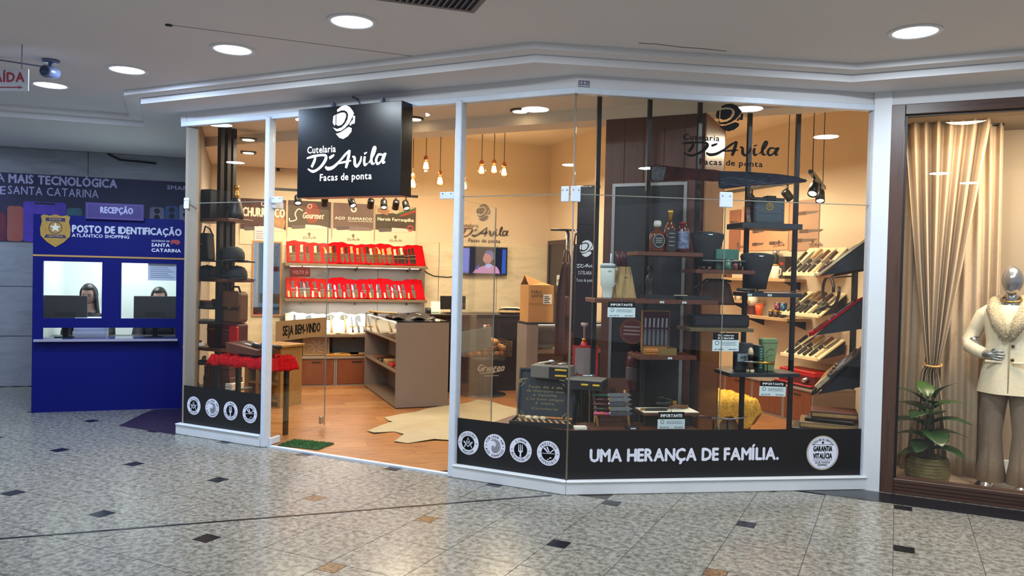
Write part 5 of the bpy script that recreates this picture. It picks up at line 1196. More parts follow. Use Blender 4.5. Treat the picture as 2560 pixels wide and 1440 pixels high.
t = thing('tv_cable', 'thin dark cable drooping from the knife shelf to the television', 'cable', 'K', 0, -.02, 0); MB().tube([(u, 0, z) for u, z in pts], .006, 6).build('cable', BLACK, t); MB().box(pts[0][0] - .02, pts[0][0] + .02, -.01, .005, pts[0][1] - .02, pts[0][1] + .02).build('plug', WHITE, t)
# logo on the wall above the television
u0, zl = q('K', 1149, 612, -.014); u1, _ = q('K', 1271, 612, -.014); t = thing('wall_logo', 'dark shop logo lettering on the beige wall above the television', 'logo', 'K', (u0 + u1) / 2, -.003, 1.962)
mb = MB(); shop_logo(mb, 0, 0, u1 - u0, -.010); mb.build('logo_letters', mat('logo_umber', '#3b2c22', .5), t)
# ---- pendant bulbs
BULB = glass_mat('bulb_glass', (1, .93, .80), 1.4); FIL = emit_mat('filament', '#ffcf80', 30); COPP = mat('copper', '#b5714a', .3, .8); CORDB = mat('cord_brown', '#4a3626', .7)
me_b = MB().lathe([(.018, .06), (.026, .04), (.048, .015), (.06, -.02), (.052, -.055), (.03, -.075), (0, -.082)], 20).mesh('bulb', BULB); me_s = MB().lathe([(.0, .125), (.012, .12), (.024, .105), (.03, .09), (.03, .065), (.024, .055), (0, .055)], 16).mesh('socket', COPP)
fm = MB()
for k in range(6): fm.tube([(.014 * math.cos(k * 1.047), .014 * math.sin(k * 1.047), .03), (.028 * math.cos(k * 1.047), .028 * math.sin(k * 1.047), -.048)], .007, 6)
me_f = fm.mesh('filament', FIL)
for k, (px, py, d, lb) in enumerate(((1032, 457, .1, 'glowing bulb just beside the black box sign'), (1065, 412, .25, 'highest glowing bulb between the box sign and the door post'), (1100, 450, .2, 'glowing bulb hanging lower, nearest the door post'), (1160, 462, .1, 'lowest glowing bulb on the far side of the door post'), (1204, 423, .3, 'first of three glowing bulbs in a row past the door post'), (1235, 421, .4, 'middle one of three glowing bulbs in a row'), (1260, 428, .3, 'last of three glowing bulbs in a row past the door post'))):
    u, z = q('Q2', px, py, d); t = thing('pendant_bulb', lb, 'pendant lamp', 'Q2', u, d, z, 0, 'bare bulbs hanging over the bar')
    link(me_b, 'bulb', t); link(me_s, 'socket', t); link(me_f, 'filament', t); MB().tube([(0, 0, .12), (0, 0, ZH - z)], .005, 6).build('cord', CORDB, t); MB().lathe([(0, ZH - z - .03), (.04, ZH - z - .025), (.045, ZH - z)], 14).build('ceiling_rose', BLACKM, t)
    light('bulb_light', 'POINT', W('Q2', u, d, z - .01), 3.0, (1, .68, .36), .05)
# ---- track with spots above the posters
SPE = emit_mat('spot_glow', '#fff0c8', 14)
me_can = MB().lathe([(.0, .12), (.038, .115), (.042, .10), (.042, 0), (.036, 0), (.034, .02), (0, .02)], 16).mesh('spot_can', BLACKM); me_gl = MB().lathe([(0, .012), (.033, .012), (.033, .016)], 16).mesh('spot_glow', SPE)
def track(fr, d, z, ua, ub, spots, lb, ztop, hang=()):
    t = thing('light_track', lb, 'light track', fr, 0, d, z); box(ua, ub, -.018, .018, 0, .03).build('rail', BLACKM, t)
    for u in hang: MB().tube([(u, 0, .03), (u, 0, ztop - z)], .004, 6).build('hanger_rod', BLACKM, t)
    for u, yaw, tl, lb2, e in spots:
        s = thing('track_spot', lb2, 'spotlight', fr, u, d, z, yaw, 'spots on ' + lb.split(' above')[0].split(' near')[0]); MB().tube([(0, 0, 0), (0, 0, -.05)], .010, 8).build('arm', BLACKM, s)
        M = Matrix.Translation((0, 0, -.10)) @ Matrix.Rotation(R_(tl), 4, 'X') @ Matrix.Translation((0, 0, -.06))
        for me_, nm in ((me_can, 'can'), (me_gl, 'lens')):
            o = link(me_, nm, s); o.matrix_local = M
        if e:
            p = s.matrix_world
            a = FR[fr][2] + R_(yaw); dirn = Vector((math.sin(a) * math.sin(R_(-tl)) * -1, math.cos(a) * math.sin(R_(-tl)), -math.cos(R_(tl)))) ; loc = W(fr, u, d, z - .1) + dirn * .08
            light('spot_light', 'SPOT', loc, e, (1, .78, .48), .03, 75, loc + dirn)
zt_ = q('K', 900, 487, -1.0)[1]
sp = []
for k, (px, yaw, tl, e, lb) in enumerate(((745, 0, -35, 15, 'spotlight aimed at the churrasco poster'), (812, 0, 38, 0, 'spotlight turned toward the viewer below the box sign'), (880, 20, -38, 15, 'spotlight aimed at the wall over the AÇO DAMASCO poster'), (927, 0, 40, 0, 'glaring spotlight below the middle of the box sign'), (960, -6, -32, 15, 'upright black spotlight over the last poster'), (990, 0, 38, 0, 'glaring spotlight below the end of the box sign'), (1015, 10, -35, 14, 'black spotlight at the end of the track by the box sign'))):
    sp.append((q('K', px, 495, -1.0)[0], yaw, tl, lb, e))
track('K', -1.0, zt_, sp[0][0] - .3, sp[-1][0] + .15, sp, 'black light track above the knife shelves', ZH, (sp[0][0], sp[3][0], sp[-1][0]))
for k, (px, py) in enumerate(((705, 390), (695, 425))):
    u0, z_ = q('K', 715, py, -.03); t = thing('wall_antler', ['upper', 'lower'][k] + ' black curved rack on the wall behind the box sign', 'wall rack', 'K', u0 - .1, -.02, z_); MB().tube([(-.14, -.02, 0), (-.02, -.06, .025), (.25, -.05, .03), (.45, -.02, .01)], [.006, .016, .018, .012], 8).build('bar', BLACKM, t); MB().box(-.02, .02, -.02, .0, -.02, .05).build('wall_plate', BLACKM, t)
# square recessed lamps in the low shop ceiling, round ones further along
SQT = mat('lamp_gimbal', '#3a332c', .5)
for k, (px, py) in enumerate(((621, 347), (621, 363), (621, 380))):
    x, y = g(px, py, ZB + .02); t = thing('square_downlight', ['nearest', 'middle', 'farthest'][k] + ' of three square warm lamps in the shop ceiling', 'downlight', 'O', x, y, ZB + .02, 45, 'square lamps in the shop ceiling')
    MB().box(-.085, .085, -.085, .085, -.012, 0).build('frame', SQT, t, .003); MB().lathe([(0, -.017), (.058, -.017), (.058, -.012)], 20).build('lamp', LAMPW, t)
x, y = g(1300, 275, ZS); t = thing('round_downlight', 'round warm lamp in the shop ceiling near the glass corner', 'downlight', 'O', x, y, ZS); MB().lathe([(.06, 0), (.085, 0), (.085, -.012), (.06, -.015)], 24).build('trim_ring', SQT, t); MB().lathe([(0, -.017), (.062, -.017), (.062, -.012)], 24).build('lamp', LAMPW, t)
x, y = g(1036, 295, ZS); t = thing('round_downlight', 'round warm lamp in the shop ceiling beside the box sign', 'downlight', 'O', x, y, ZS); MB().lathe([(.06, 0), (.085, 0), (.085, -.012), (.06, -.015)], 24).build('trim_ring', SQT, t); MB().lathe([(0, -.017), (.062, -.017), (.062, -.012)], 24).build('lamp', LAMPW, t)
# ---- cowhide, grass mat, hanging card on the door
HIDE = mat('cowhide_cream', '#a09478', .85, kind='noise', scale=5, amt=.12, bump=.15)
hp_ = [(918, 1078), (935, 1084), (985, 1079), (1010, 1087), (985, 1105), (1020, 1108), (1085, 1100), (1135, 1102), (1180, 1098), (1240, 1085), (1300, 1065), (1320, 1045), (1305, 1026), (1260, 1014), (1225, 1004), (1195, 1000), (1165, 1008), (1130, 1014), (1075, 1020), (1040, 1030), (1008, 1036), (960, 1044), (972, 1053), (982, 1056), (955, 1062)]
P = [g(*p, .016) for p in hp_]; cxh = sum(p[0] for p in P) / len(P); cyh = sum(p[1] for p in P) / len(P)
t = thing('cowhide_rug', 'cream cowhide rug spread on the shop floor inside the door', 'rug', 'O', cxh, cyh, .012); mb = MB(); n_ = len(P); v = []; fs = []
for r in range(7):
    k_ = r / 6
    for i, p in enumerate(P):
        x, y = (p[0] - cxh) * k_, (p[1] - cyh) * k_; v.append((x, y, .006 + .005 * math.sin(i * 2.3 + r) * (r > 0) + (.004 if r == 6 else 0)))
for r in range(6):
    for i in range(n_): fs.append((r * n_ + i, r * n_ + (i + 1) % n_, (r + 1) * n_ + (i + 1) % n_, (r + 1) * n_ + i))
m2 = [(a, b, c - .005) for a, b, c in v]; mb.add(v, fs, True); mb.add(m2, [f[::-1] for f in fs], True); mb.build('hide', HIDE, t)
a, b = g(735, 1107, .014), g(694, 1121, .014)
t = thing('grass_mat', 'small green artificial grass mat at the entrance hinge', 'mat', 'O', -4.55, 5.30, .012, 8); ms = box(-.20, .20, -.13, .13, 0, .008).build('backing', mat('turf_back', '#22401f', .9), t); mb = MB(); r_ = random.Random(5)
for k in range(900):
    x, y = r_.uniform(-.195, .195), r_.uniform(-.125, .125); dx, dy = r_.gauss(0, .006), r_.gauss(0, .006); mb.add([(x - .003, y, .008), (x + .003, y, .008), (x + dx, y + dy, .024)], [(0, 1, 2)])
o = mb.build('grass_pile', mat('turf_green', '#3f6e34', .8, kind='noise', scale=40, amt=.3), t); o['kind'] = 'stuff'
frame('D1', -4.80, 5.12, 98)
u0, u1, z0, z1 = pb('D1', -.012, 727, 668, 776, 692)
t = thing('hanging_card', 'small maroon card with white lettering stuck on the open glass door', 'sign', 'D1', u0, -.006, z0); s = box(0, u1 - u0, -.003, 0, 0, z1 - z0).build('card', mat('card_maroon', '#6a1a22', .5), t); mb = MB(); text(mb, 'VOLTO JÁ', (u1 - u0) / 2, (z1 - z0) * .3, (z1 - z0) * .36, (u1 - u0) * .8, -.004, 'c', bold=.03); mb.build('lettering', mat('card_ink', '#c98a8a', .5), s)
# ---- right hand counter with the carton
frame('Q', -3.78, 8.11, 45)
t = thing('side_counter', 'taupe side counter carrying the cardboard box', 'counter', 'Q', 0, 0, 0); CT2 = .975
MB().box(0, .02, 0, .33, 0, CT2 - .02).box(.02, 1.1, .31, .33, 0, CT2 - .02).box(1.08, 1.1, 0, .31, 0, CT2 - .02).box(.02, .14, 0, .02, 0, CT2 - .02).build('carcass', TAUPE, t); box(-.004, 1.104, -.004, .334, CT2 - .02, CT2).build('top', mat('counter_black', '#26211f', .2), t, .002)
MB().box(.14, 1.08, .002, .31, .62, .66).build('shelf', SHELFW, t); MB().box(.14, 1.08, .002, .31, .30, .33).build('shelf', SHELFW, t); MB().box(.14, 1.08, .006, .012, .66, CT2 - .02).build('display_glass', GLASS, t); MB().box(.14, 1.08, .29, .302, CT2 - .045, CT2 - .03).build('light_strip', LEDM, t)
for k in range(4):
    s = thing('pocket_knife', ['brown', 'cream', 'dark', 'tan'][k] + ' handled knife behind glass in the side counter', 'knife', 'Q', .24 + .2 * k, .14, .66, 20); MB().prism([(-.07, -.012), (.01, -.012), (.01, .012), (-.07, .012)], 0, .018, 'z').build('handle', (HC['brown'], HC['cream'], HC['dark'], HC['tan'])[k], s); MB().prism([(.01, -.011), (.09, -.003), (.1, .008), (.01, .011)], .006, .010, 'z').build('blade', BLADE, s)
u0 = q('Q', 1297, 760, .0)[0]
t = thing('cardboard_box', 'brown cardboard box with open peaked flap and a shipping label', 'box', 'Q', .02, .02, CT2, 0); bw, bd, bh = .31, .29, .43
b = box(0, bw, 0, bd, 0, bh).build('carton', KRAFT, t, .004)
MB().prism([(0, bh), (bd * .5, bh + .12), (bd, bh), (bd - .012, bh), (bd * .5, bh + .108), (.012, bh)], .0, .004, 'x').build('peaked_flap', KRAFT, t); MB().add([(0, 0, bh), (0, bd * .5, bh + .12), (bw * .75, bd * .5, bh + .03), (bw * .9, 0, bh + .004)], [(0, 1, 2, 3)]).add([(0, bd, bh), (0, bd * .5, bh + .12), (bw * .75, bd * .5, bh + .03), (bw * .9, bd, bh + .004)], [(3, 2, 1, 0)]).build('top_flap', KRAFT, t)
MB().box(bw * .0 + .001, bw - .001, -.0012, 0, bh * .47, bh * .53).build('tape', mat('tape_brown', '#a3763f', .3), t)
lbm = MB().box(bw * .58, bw * .92, -.002, 0, bh * .5, bh * .76).build('shipping_label', mat('label_white', '#e3ddd0', .5), t); mb = MB(); [mb.box(bw * .62, bw * (.86 - .05 * (k % 2)), -.003, -.002, bh * (.53 + .05 * k), bh * (.55 + .05 * k)) for k in range(4)]; mb.build('label_print', KPRINT, lbm)
mb = MB(); text(mb, 'PABLO', bw * .10, bh * .78, .035, bw * .42, -.002, bold=.02, skew=.1); text(mb, 'SANTOS', bw * .10, bh * .68, .03, bw * .46, -.002, bold=.02, skew=.1); mb.build('handwriting', mat('marker', '#5a4326', .7), t)
# grill cabinet with a rack of wood and the scripted brand
gu, gd = 0, 0
t = thing('charcoal_grill', 'black grill cabinet with a wire rack of firewood and a white scripted brand', 'grill', 'Q2', 0, -.34, .0)
ua, ub_, za, zb = pb('Q2', -.34, 1148, 925, 1246, 1000); GK = mat('grill_black', '#1d191a', .4)
MB().lathe([(.05, .0), (.30, .0), (.30, .02), (.06, .03)], 24, (0, .25, 0)).build('base', GK, t); MB().tube([(0, .25, .02), (0, .25, .30)], .04, 12).build('pedestal', GK, t)
MB().lathe([(.0, .26), (.12, .27), (.24, .34), (.28, .44), (.285, .50), (.26, .50), (0, .50)], 28, (0, .25, 0)).build('kettle', GK, t)
bs = MB()
for z in [.51 + .022 * k for k in range(9)]: bs.tube([(-.30, .02, z), (.30, .02, z), (.30, .46, z), (-.30, .46, z), (-.30, .02, z)], .0035, 5)
for k in range(9): bs.tube([(-.30 + .075 * k, .02, .50), (-.30 + .075 * k, .02, .70)], .003, 5)
o = bs.build('wire_rack', mat('rack_wire', '#7d6a55', .4, .6), t)
WD = [mat('firewood_orange', '#a8622e', .8, kind='wood', scale=8, amt=.4, second='#5c2f14'), mat('firewood_pale', '#c08a50', .8, kind='wood', scale=8, amt=.3)]
r_ = random.Random(11)
for k in range(14):
    x, z = -.22 + .105 * (k % 5), .53 + .075 * (k // 5); MB().tube([(x + r_.uniform(-.03, .03), .05, z), (x + r_.uniform(-.03, .03), .25, z + .01), (x + r_.uniform(-.03, .03), .44, z)], [.04, .045, .038], 7).build('log', WD[k % 2], t)
mb = MB(); text(mb, 'Grillgen', .02, .335, .085, .34, -.005, 'c', skew=.35, bold=.04)
stroke(mb, [(-.12, .31), (.0, .315), (.16, .335), (.19, .36)], [.006, .012, .010, .004], -.006); stroke(mb, [(-.06, .275), (.13, .278)], .008, -.006, 1)
pl = MB().box(-.20, .22, -.004, .004, .25, .46).build('brand_plate', GK, t); mb.build('lettering', mat('script_cream', '#c9bba2', .5), pl); MB().tube([(.0, .0, .36), (.0, .1, .38)], .02, 8).build('plate_arm', GK, t)
for k in range(2):
    u_, z_ = q('Q2', 1217 + 12 * k, 880, -.2); s = thing('spice_bottle', ['clear bottle with white cap on top of the grill rack', 'dark bottle with red cap on top of the grill rack'][k], 'bottle', 'Q2', u_, -.10 + .06 * k, .705); MB().lathe([(0, 0), (.032, 0), (.034, .02), (.034, .11), (.018, .14), (.016, .15)], 14).build('body', (mat('bottle_clear', '#8f897c', .2), mat('bottle_dark', '#33201a', .2))[k], s); MB().lathe([(.019, .15), (.019, .175), (0, .178)], 12).build('cap', (WHITE, REDL)[k], s)

# ================================================================== RACK AND TABLE BEHIND THE FIRST PANE
frame('A2', -2.05, 5.49, 0)
DA = .25
rack = thing('display_rack', 'tall black and walnut display rack behind the first window pane', 'rack', 'A2', 0, 0, 0)
for px, d in ((549, .13), (566, .25), (580, .37)):
    u, _ = q('A2', px, 600, d); box(u - .022, u + .022, d - .022, d + .022, .012, ZS).build('upright', BLACKM, rack)
def rshelf(x0, x1, y, th=.032, d0=.09, d1=.41):
    u0, z = q('A2', x0, y, DA); u1, _ = q('A2', x1, y, DA); box(u0, u1, d0, d1, z - th, z).build('board', WALNUT if th > .02 else NAVY, rack, .003); return u0, u1, z
R1 = rshelf(490, 603, 549); R2 = rshelf(492, 606, 694); R4 = rshelf(496, 562, 764, .02); R5 = rshelf(506, 541, 801, .02); R6 = rshelf(487, 586, 861); R7 = rshelf(503, 537, 901, .02); R8 = rshelf(500, 602, 961, .014)
def at(px, py, d=DA): return q('A2', px, py, d)[0]
# black speaker box
u0, u1, z0, z1 = pb('A2', .18, 489, 474, 532, 549); t = thing('presentation_box', 'tall black presentation box on the top board of the rack', 'box', 'A2', (u0 + u1) / 2, .24, R1[2]); w = (u1 - u0) / 2; box(-w, w, -.09, .09, 0, z1 - R1[2]).build('box', mat('box_navy_black', '#14161f', .5), t, .004); MB().box(-w - .001, w + .001, -.091, .091, .28, .284).build('lid_seam', KPRINT, t)
u = at(590, 540); t = thing('bottle_carrier', 'black leather bottle carrier with a gold topped bottle on the top board', 'bottle carrier', 'A2', u, .25, R1[2]); MB().lathe([(.0, 0), (.075, 0), (.072, .06), (.05, .16), (.03, .20), (.0, .20)], 16).build('leather_case', LEATHK, t); MB().lathe([(.026, .20), (.026, .25), (.020, .26), (.020, .30), (.024, .305), (.024, .33), (0, .332)], 14).build('bottle_neck', BRASS, t); MB().tube([(-.07, 0, .04), (-.1, 0, .14), (-.03, 0, .21)], .010, 6).build('strap', LEATHK, t)
u = at(572, 545); t = thing('dark_flask', 'round dark flask beside the bottle carrier', 'flask', 'A2', u - .02, .33, R1[2]); MB().lathe([(0, 0), (.045, 0), (.05, .04), (.04, .11), (.018, .15), (.018, .17), (0, .172)], 14).build('body', LEATHK, t); MB().lathe([(.02, .172), (.02, .19), (0, .192)], 12).build('stopper', BRASS, t)
# handbag
BAGK = mat('bag_black', '#14151d', .5, kind='noise', scale=40, amt=.2); CAPK = mat('cap_black', '#16171d', .8, kind='noise', scale=60, amt=.2); CAPB = mat('cap_brown', '#3a2c26', .8, kind='noise', scale=60, amt=.2)
zb_ = q('A2', 540, 651, .3)[1]
t = thing('rack_tray', 'dark board in the middle of the rack holding a handbag and a hat', 'board', 'A2', (at(494, 651) + at(610, 651)) / 2, .25, zb_ - .016); w = (at(610, 651) - at(494, 651)) / 2; box(-w, w, -.16, .15, 0, .016).build('board', NAVY, t, .002); MB().tube([(0, .15, .008), (0, .17, .008)], .012, 6).build('fixing', BLACKM, t)
u0, u1, z0, z1 = pb('A2', .22, 498, 590, 531, 651); t = thing('handbag', 'black tapered handbag with a looped handle on the rack', 'handbag', 'A2', (u0 + u1) / 2, .22, zb_); w = (u1 - u0) / 2
MB().prism([(-w, 0), (w, 0), (w * .68, .27), (-w * .6, .27)], -.05, .05).build('bag', BAGK, t, .015, 2); MB().tube([(-w * .4, 0, .26), (-w * .1, 0, .34), (w * .6, 0, .31), (w * 1.1, 0, .24)], .008, 6).build('handle', BAGK, t); MB().lathe([(0, 0), (.012, .002), (.012, .008)], 10).xf(Matrix.Translation((0, -.052, .16)) @ Matrix.Rotation(R_(90), 4, 'X')).build('clasp', BRASS, t)
def cap_thing(px, py, zb, m, lb, rot, s=1, d=.24):
    u = at(px, py, d); t = thing('brimmed_cap', lb, 'cap', 'A2', u, d, zb, rot, 'caps on the display rack', 0, 0, s)
    MB().lathe([(.092, 0), (.096, .03), (.092, .07), (.07, .105), (.035, .12), (0, .123)], 22, (0, 0, 0), 1, 1.08).build('crown', m, t)
    MB().grid(14, 4, lambda a, b: ((.085 + .085 * b) * math.sin((a - .5) * 2.0), -(.09 + .085 * b) * math.cos((a - .5) * 1.9) * 1.05, .008 - .02 * b * abs(a - .5) * 2), True, (0, 0, .005)).build('brim', m, t); MB().lathe([(0, .122), (.010, .124), (0, .130)], 8).build('button', m, t)
    return t
cap_thing(583, 640, zb_, CAPK, 'black hat with turned up back beside the handbag', 60, 1.15)
ci = 0
for px, m, lb, rot in ((518, CAPK, 'black cap with its brim toward the booth on the lower cap board', -70), (552, CAPB, 'dark brown cap in the middle of the lower cap board', 0), (592, CAPK, 'black cap with its brim toward the door post on the lower cap board', 70)):
    c = cap_thing(px, 685, R2[2], m, lb, rot, 1.05)
    MB().box(-.05, .05, -.005, .0, .075, .10).build('white_patch', mat('patch_grey', '#a7a39f', .7), c).matrix_local = Matrix.Rotation(R_(-rot), 4, 'Z') @ Matrix.Translation((0, -.088, 0)) @ Matrix.Rotation(R_(-20), 4, 'X')
# hanging leather bag, belts
u0, u1, z0, z1 = pb('A2', .25, 566, 716, 612, 806); t = thing('leather_backpack', 'brown leather bag hanging under the cap board', 'bag', 'A2', (u0 + u1) / 2, .25, z0); w = (u1 - u0) / 2; h = z1 - z0
LB = mat('leather_chestnut', '#5f3a22', .45, kind='noise', scale=20, amt=.25, bump=.2)
MB().prism(rr(-w, w, 0, h * .86, .04), -.06, .05).build('body', LB, t, .015, 2); MB().prism(rr(-w * .98, w * .98, h * .42, h * .88, .035), -.075, -.055).build('front_flap', LB, t, .006); MB().box(-w * .9, w * .9, -.078, -.07, h * .40, h * .44).build('strap', LEATHK, t); MB().tube([(-w * .5, 0, h * .85), (-w * .2, 0, h * .99), (w * .3, 0, h * .99), (w * .5, 0, h * .85)], .010, 8).build('handle', LEATHK, t); MB().box(-.02, .02, -.082, -.074, h * .39, h * .45).build('buckle', BRASS, t)
u0, u1, z0, z1 = pb('A2', .18, 544, 712, 566, 805); t = thing('hanging_apron', 'dark blue grey cloth with a gold clip hanging from the rack', 'cloth', 'A2', (u0 + u1) / 2, .20, z0); w = (u1 - u0) / 2; MB().grid(12, 6, lambda a, b: ((a - .5) * 2 * w, .012 * math.sin(a * 11), b * (z1 - z0)), True, (0, .004, 0)).build('cloth', mat('cloth_bluegrey', '#23283a', .8, kind='noise', scale=30, amt=.2), t); MB().box(w * .1, w * .8, -.018, -.008, (z1 - z0) * .80, (z1 - z0) * .99).build('clip', BRASS, t)
u = at(512, 760); t = thing('wallet_box', 'open black box of wallets on the small upper board', 'box', 'A2', u, .24, R4[2]); MB().box(-.07, .07, -.06, .06, 0, .01).box(-.07, .07, -.06, -.05, .01, .05).box(-.07, .07, .05, .06, .01, .05).box(-.07, -.06, -.05, .05, .01, .05).box(.06, .07, -.05, .05, .01, .05).build('tray', BLACK, t); [MB().box(-.055 + .04 * k, -.025 + .04 * k, -.045, .045, .01, .058).build('wallet', (LEATHK, LEATH, REDL)[k], t) for k in range(3)]
u = at(543, 760); t = thing('leather_pouch', 'small dark leather pouch on the small upper board', 'pouch', 'A2', u, .24, R4[2]); MB().prism(rr(-.04, .04, 0, .075, .02), -.02, .02).build('body', LEATHK, t, .006); MB().prism(rr(-.041, .041, .035, .077, .015), -.026, -.02).build('flap', LEATH, t)
u = at(522, 798); t = thing('knife_case', 'slim white box on the narrow board of the rack', 'box', 'A2', u, .24, R5[2]); box(-.06, .06, -.05, .05, 0, .018).build('case', mat('case_white', '#c9c4b8', .5), t, .003); MB().box(-.061, .061, -.051, .051, .009, .0105).build('lid_seam', KPRINT, t)
# maroon bag
u0, u1, z0, z1 = pb('A2', .22, 526, 806, 604, 861); t = thing('maroon_bag', 'maroon leather bag with a round front pocket on the rack', 'bag', 'A2', (u0 + u1) / 2, .24, R6[2]); w = (u1 - u0) / 2; h = z1 - R6[2]
MAR = mat('leather_maroon', '#4a1a20', .45, kind='noise', scale=20, amt=.25, bump=.2); MB().prism(rr(-w, w, 0, h, .03), -.07, .07).build('body', MAR, t, .015, 2); MB().prism(rr(-w * .3, w * .55, .02, h * .62, .04), -.09, -.065).build('front_pocket', MAR, t, .010, 2); MB().box(-w * .95, w * .95, -.076, -.068, h * .68, h * .74).build('zip', BRASS, t); MB().prism(rr(w * .55, w * 1.02, 0, h * .9, .02), -.085, -.06).build('side_flap', REDL, t)
for k in range(2): MB().tube([(-w * .4, -.03 + .06 * k, h), (-w * .2, -.03 + .06 * k, h * 1.18), (w * .2, -.03 + .06 * k, h * 1.18), (w * .4, -.03 + .06 * k, h)], .007, 6).build('handle', MAR, t)
u = at(503, 858); t = thing('price_sheet', 'white folded price sheet at the booth end of the rack', 'paper', 'A2', u, .18, R6[2]); MB().prism([(-.06, 0), (.06, 0), (.05, .03), (-.04, .028)], -.07, .06).build('sheet', PAPER, t); MB().box(-.03, .03, -.05, .05, .03, .05).build('leather_tag', LEATHK, t)
u = at(517, 899); t = thing('watch_stand', 'round cream watch on a dark stand on the rack', 'watch', 'A2', u, .22, R7[2]); box(-.05, .05, -.04, .04, 0, .014).build('stand', BLACK, t, .003); MB().lathe([(0, 0), (.026, 0), (.026, .01), (0, .011)], 16).xf(Matrix.Translation((0, 0, .03)) @ Matrix.Rotation(R_(60), 4, 'X')).build('dial', HC['cream'], t)
u0, u1, z0, z1 = pb('A2', .25, 524, 905, 590, 958); z8 = R8[2]
for k in range(2):
    t = thing('wooden_chest', ['lower', 'upper'][k] + ' dark wooden box at the foot of the rack', 'box', 'A2', (u0 + u1) / 2, .25, z8 + .115 * k); w = (u1 - u0) / 2 - .01 * k; b = box(-w, w, -.08, .09, 0, .113).build('chest', WALNUT, t, .003); MB().box(-w - .002, w + .002, -.084, .092, .075, .08).build('lid_line', BLACK, t); MB().box(-.015, .015, -.088, -.08, .06, .09).build('latch', BRASS, t)
u = at(592, 958); 
for k in range(2): t = thing('folded_towel', ['lower', 'upper'][k] + ' cream folded towel at the foot of the rack', 'towel', 'A2', u, .22, z8 + .031 * k); box(-.045, .045, -.08, .08, 0, .015).build('fold', CREAM, t, .006, 2); box(-.044, .045, -.078, .08, .015, .03).build('fold', CREAM, t, .006, 2)
u = at(506, 955); t = thing('steel_tin', 'small steel tin at the foot of the rack', 'tin', 'A2', u, .18, z8); MB().lathe([(0, 0), (.025, 0), (.025, .05), (0, .05)], 14).build('body', STEEL, t); MB().lathe([(.026, .05), (.026, .06), (0, .062)], 14).build('lid', STEEL, t)
# table with red fur
ua, ub_ = at(528, 890, .5), q('A', 742, 895, .62)[0]; zt_ = q('A', 640, 905, .46)[1] + .03
t = thing('display_table', 'narrow black legged table draped with red fur', 'table', 'A', 0, 0, 0); d0, d1 = .12, .45
ua = q('A', 529, 885, d0)[0]; ub_ = -2.90; ztb = .705
box(ua + .01, ub_ - .01, d0 + .01, d1 - .01, ztb - .03, ztb).build('tabletop', BLACK, t)
for u in (ua + .04, ub_ - .04):
    for d in (d0 + .04, d1 - .04): box(u - .018, u + .018, d - .018, d + .018, .012, ztb - .03).build('leg', BLACKM, t)
fur = thing('red_fur_cloth', 'bright red fur throw over the narrow table', 'fur', 'A', 0, 0, 0); L = ub_ - ua + .06
def fz(a, b):
    dd = d0 - .05 + (d1 - d0 + .1) * b; e = .0
    if b < .08: e = -.075 * (1 - b / .08) * (.85 + .15 * math.sin(a * 9) ** 2)
    w = .006 * math.sin(a * 31 + b * 7) + .004 * math.sin(a * 83 + b * 23)
    x = ua - .03 + L * a; ed = -.10 * max(0, (a - .93) / .07) - .05 * max(0, 1 - a / .05)
    return (x, dd, ztb + .022 + w + e + ed)
MB().grid(80, 24, fz, True, (0, 0, -.014)).build('throw', RED, fur)
mb = MB(); r_ = random.Random(2)
for k in range(5000):
    a, b = r_.random(), r_.random() ** 1.5; p = Vector(fz(a, b)); tip = p + Vector((r_.gauss(0, .004), r_.gauss(-.003, .004), .007 if b > .08 else .001)) + (Vector((0, -.007, 0)) if b < .08 else Vector()); mb.add([p + Vector((-.003, 0, 0)), p + Vector((.003, 0, 0)), tip], [(0, 1, 2)])
o = mb.build('fur_pile', RED, fur); o['kind'] = 'stuff'
u0 = q('A', 588, 872, .29)[0]; u1 = q('A', 676, 872, .29)[0]
t = thing('sword_case', 'dark wooden case with two long knives on the red fur', 'case', 'A', (u0 + u1) / 2, .29, ztb + .045, -6); w = (u1 - u0) / 2; MB().prism([(-w, 0), (w, 0), (w, .05), (-w, .095)], -.13, .13).build('case', WALNUT, t, .003)
for k in range(2): MB().tube([(-w * .9, -.05 + .1 * k, .105), (w * .3, -.05 + .1 * k, .075)], [.006, .014], 8, .5).build('blade', BLADE, t); MB().tube([(w * .3, -.05 + .1 * k, .08), (w * 1.5, -.06 + .1 * k, .07)], [.016, .020], 8).build('handle', HC['dark'], t)
# oak stand behind the table, seen through the glass door
CH1 = mat('chest_oak', '#96703f', .5, kind='wood', scale=4, amt=.25, stretch=(1, 5, 5))
frame('CH', q('A', 612, 900, 1.40)[0] - 2.05, 6.52, 0); cw = q('A', 702, 900, 1.40)[0] - q('A', 612, 900, 1.40)[0]; cd_, chh = .34, .66
t = thing('oak_stand', 'light oak stand with open boards behind the red fur table', 'stand', 'CH', 0, 0, .012)
MB().box(0, .035, 0, cd_, 0, chh).box(cw - .035, cw, 0, cd_, 0, chh).build('side_panel', CH1, t); MB().box(cw * .32, cw * .32 + .03, 0, cd_, 0, chh).build('divider', CH1, t); box(-.01, cw + .03, -.02, cd_ + .01, chh, chh + .025).build('top', CH1, t, .003)
for z in (.06, .24, .40): box(.036, cw - .036, .01, cd_, z, z + .02).build('board', CH1, t, .002)
for k in range(2): s = thing('folded_cloth', ['lower', 'upper'][k] + ' yellow folded cloth in the oak stand', 'cloth', 'CH', cw * .62, .14, .432 + .04 * k); [box(-.14, .14, -.11, .11, .019 * j, .018 + .019 * j).build('fold', mat('cloth_yellow', '#c9a560', .8, kind='noise', scale=30, amt=.15), s, .006, 2) for j in range(2)]
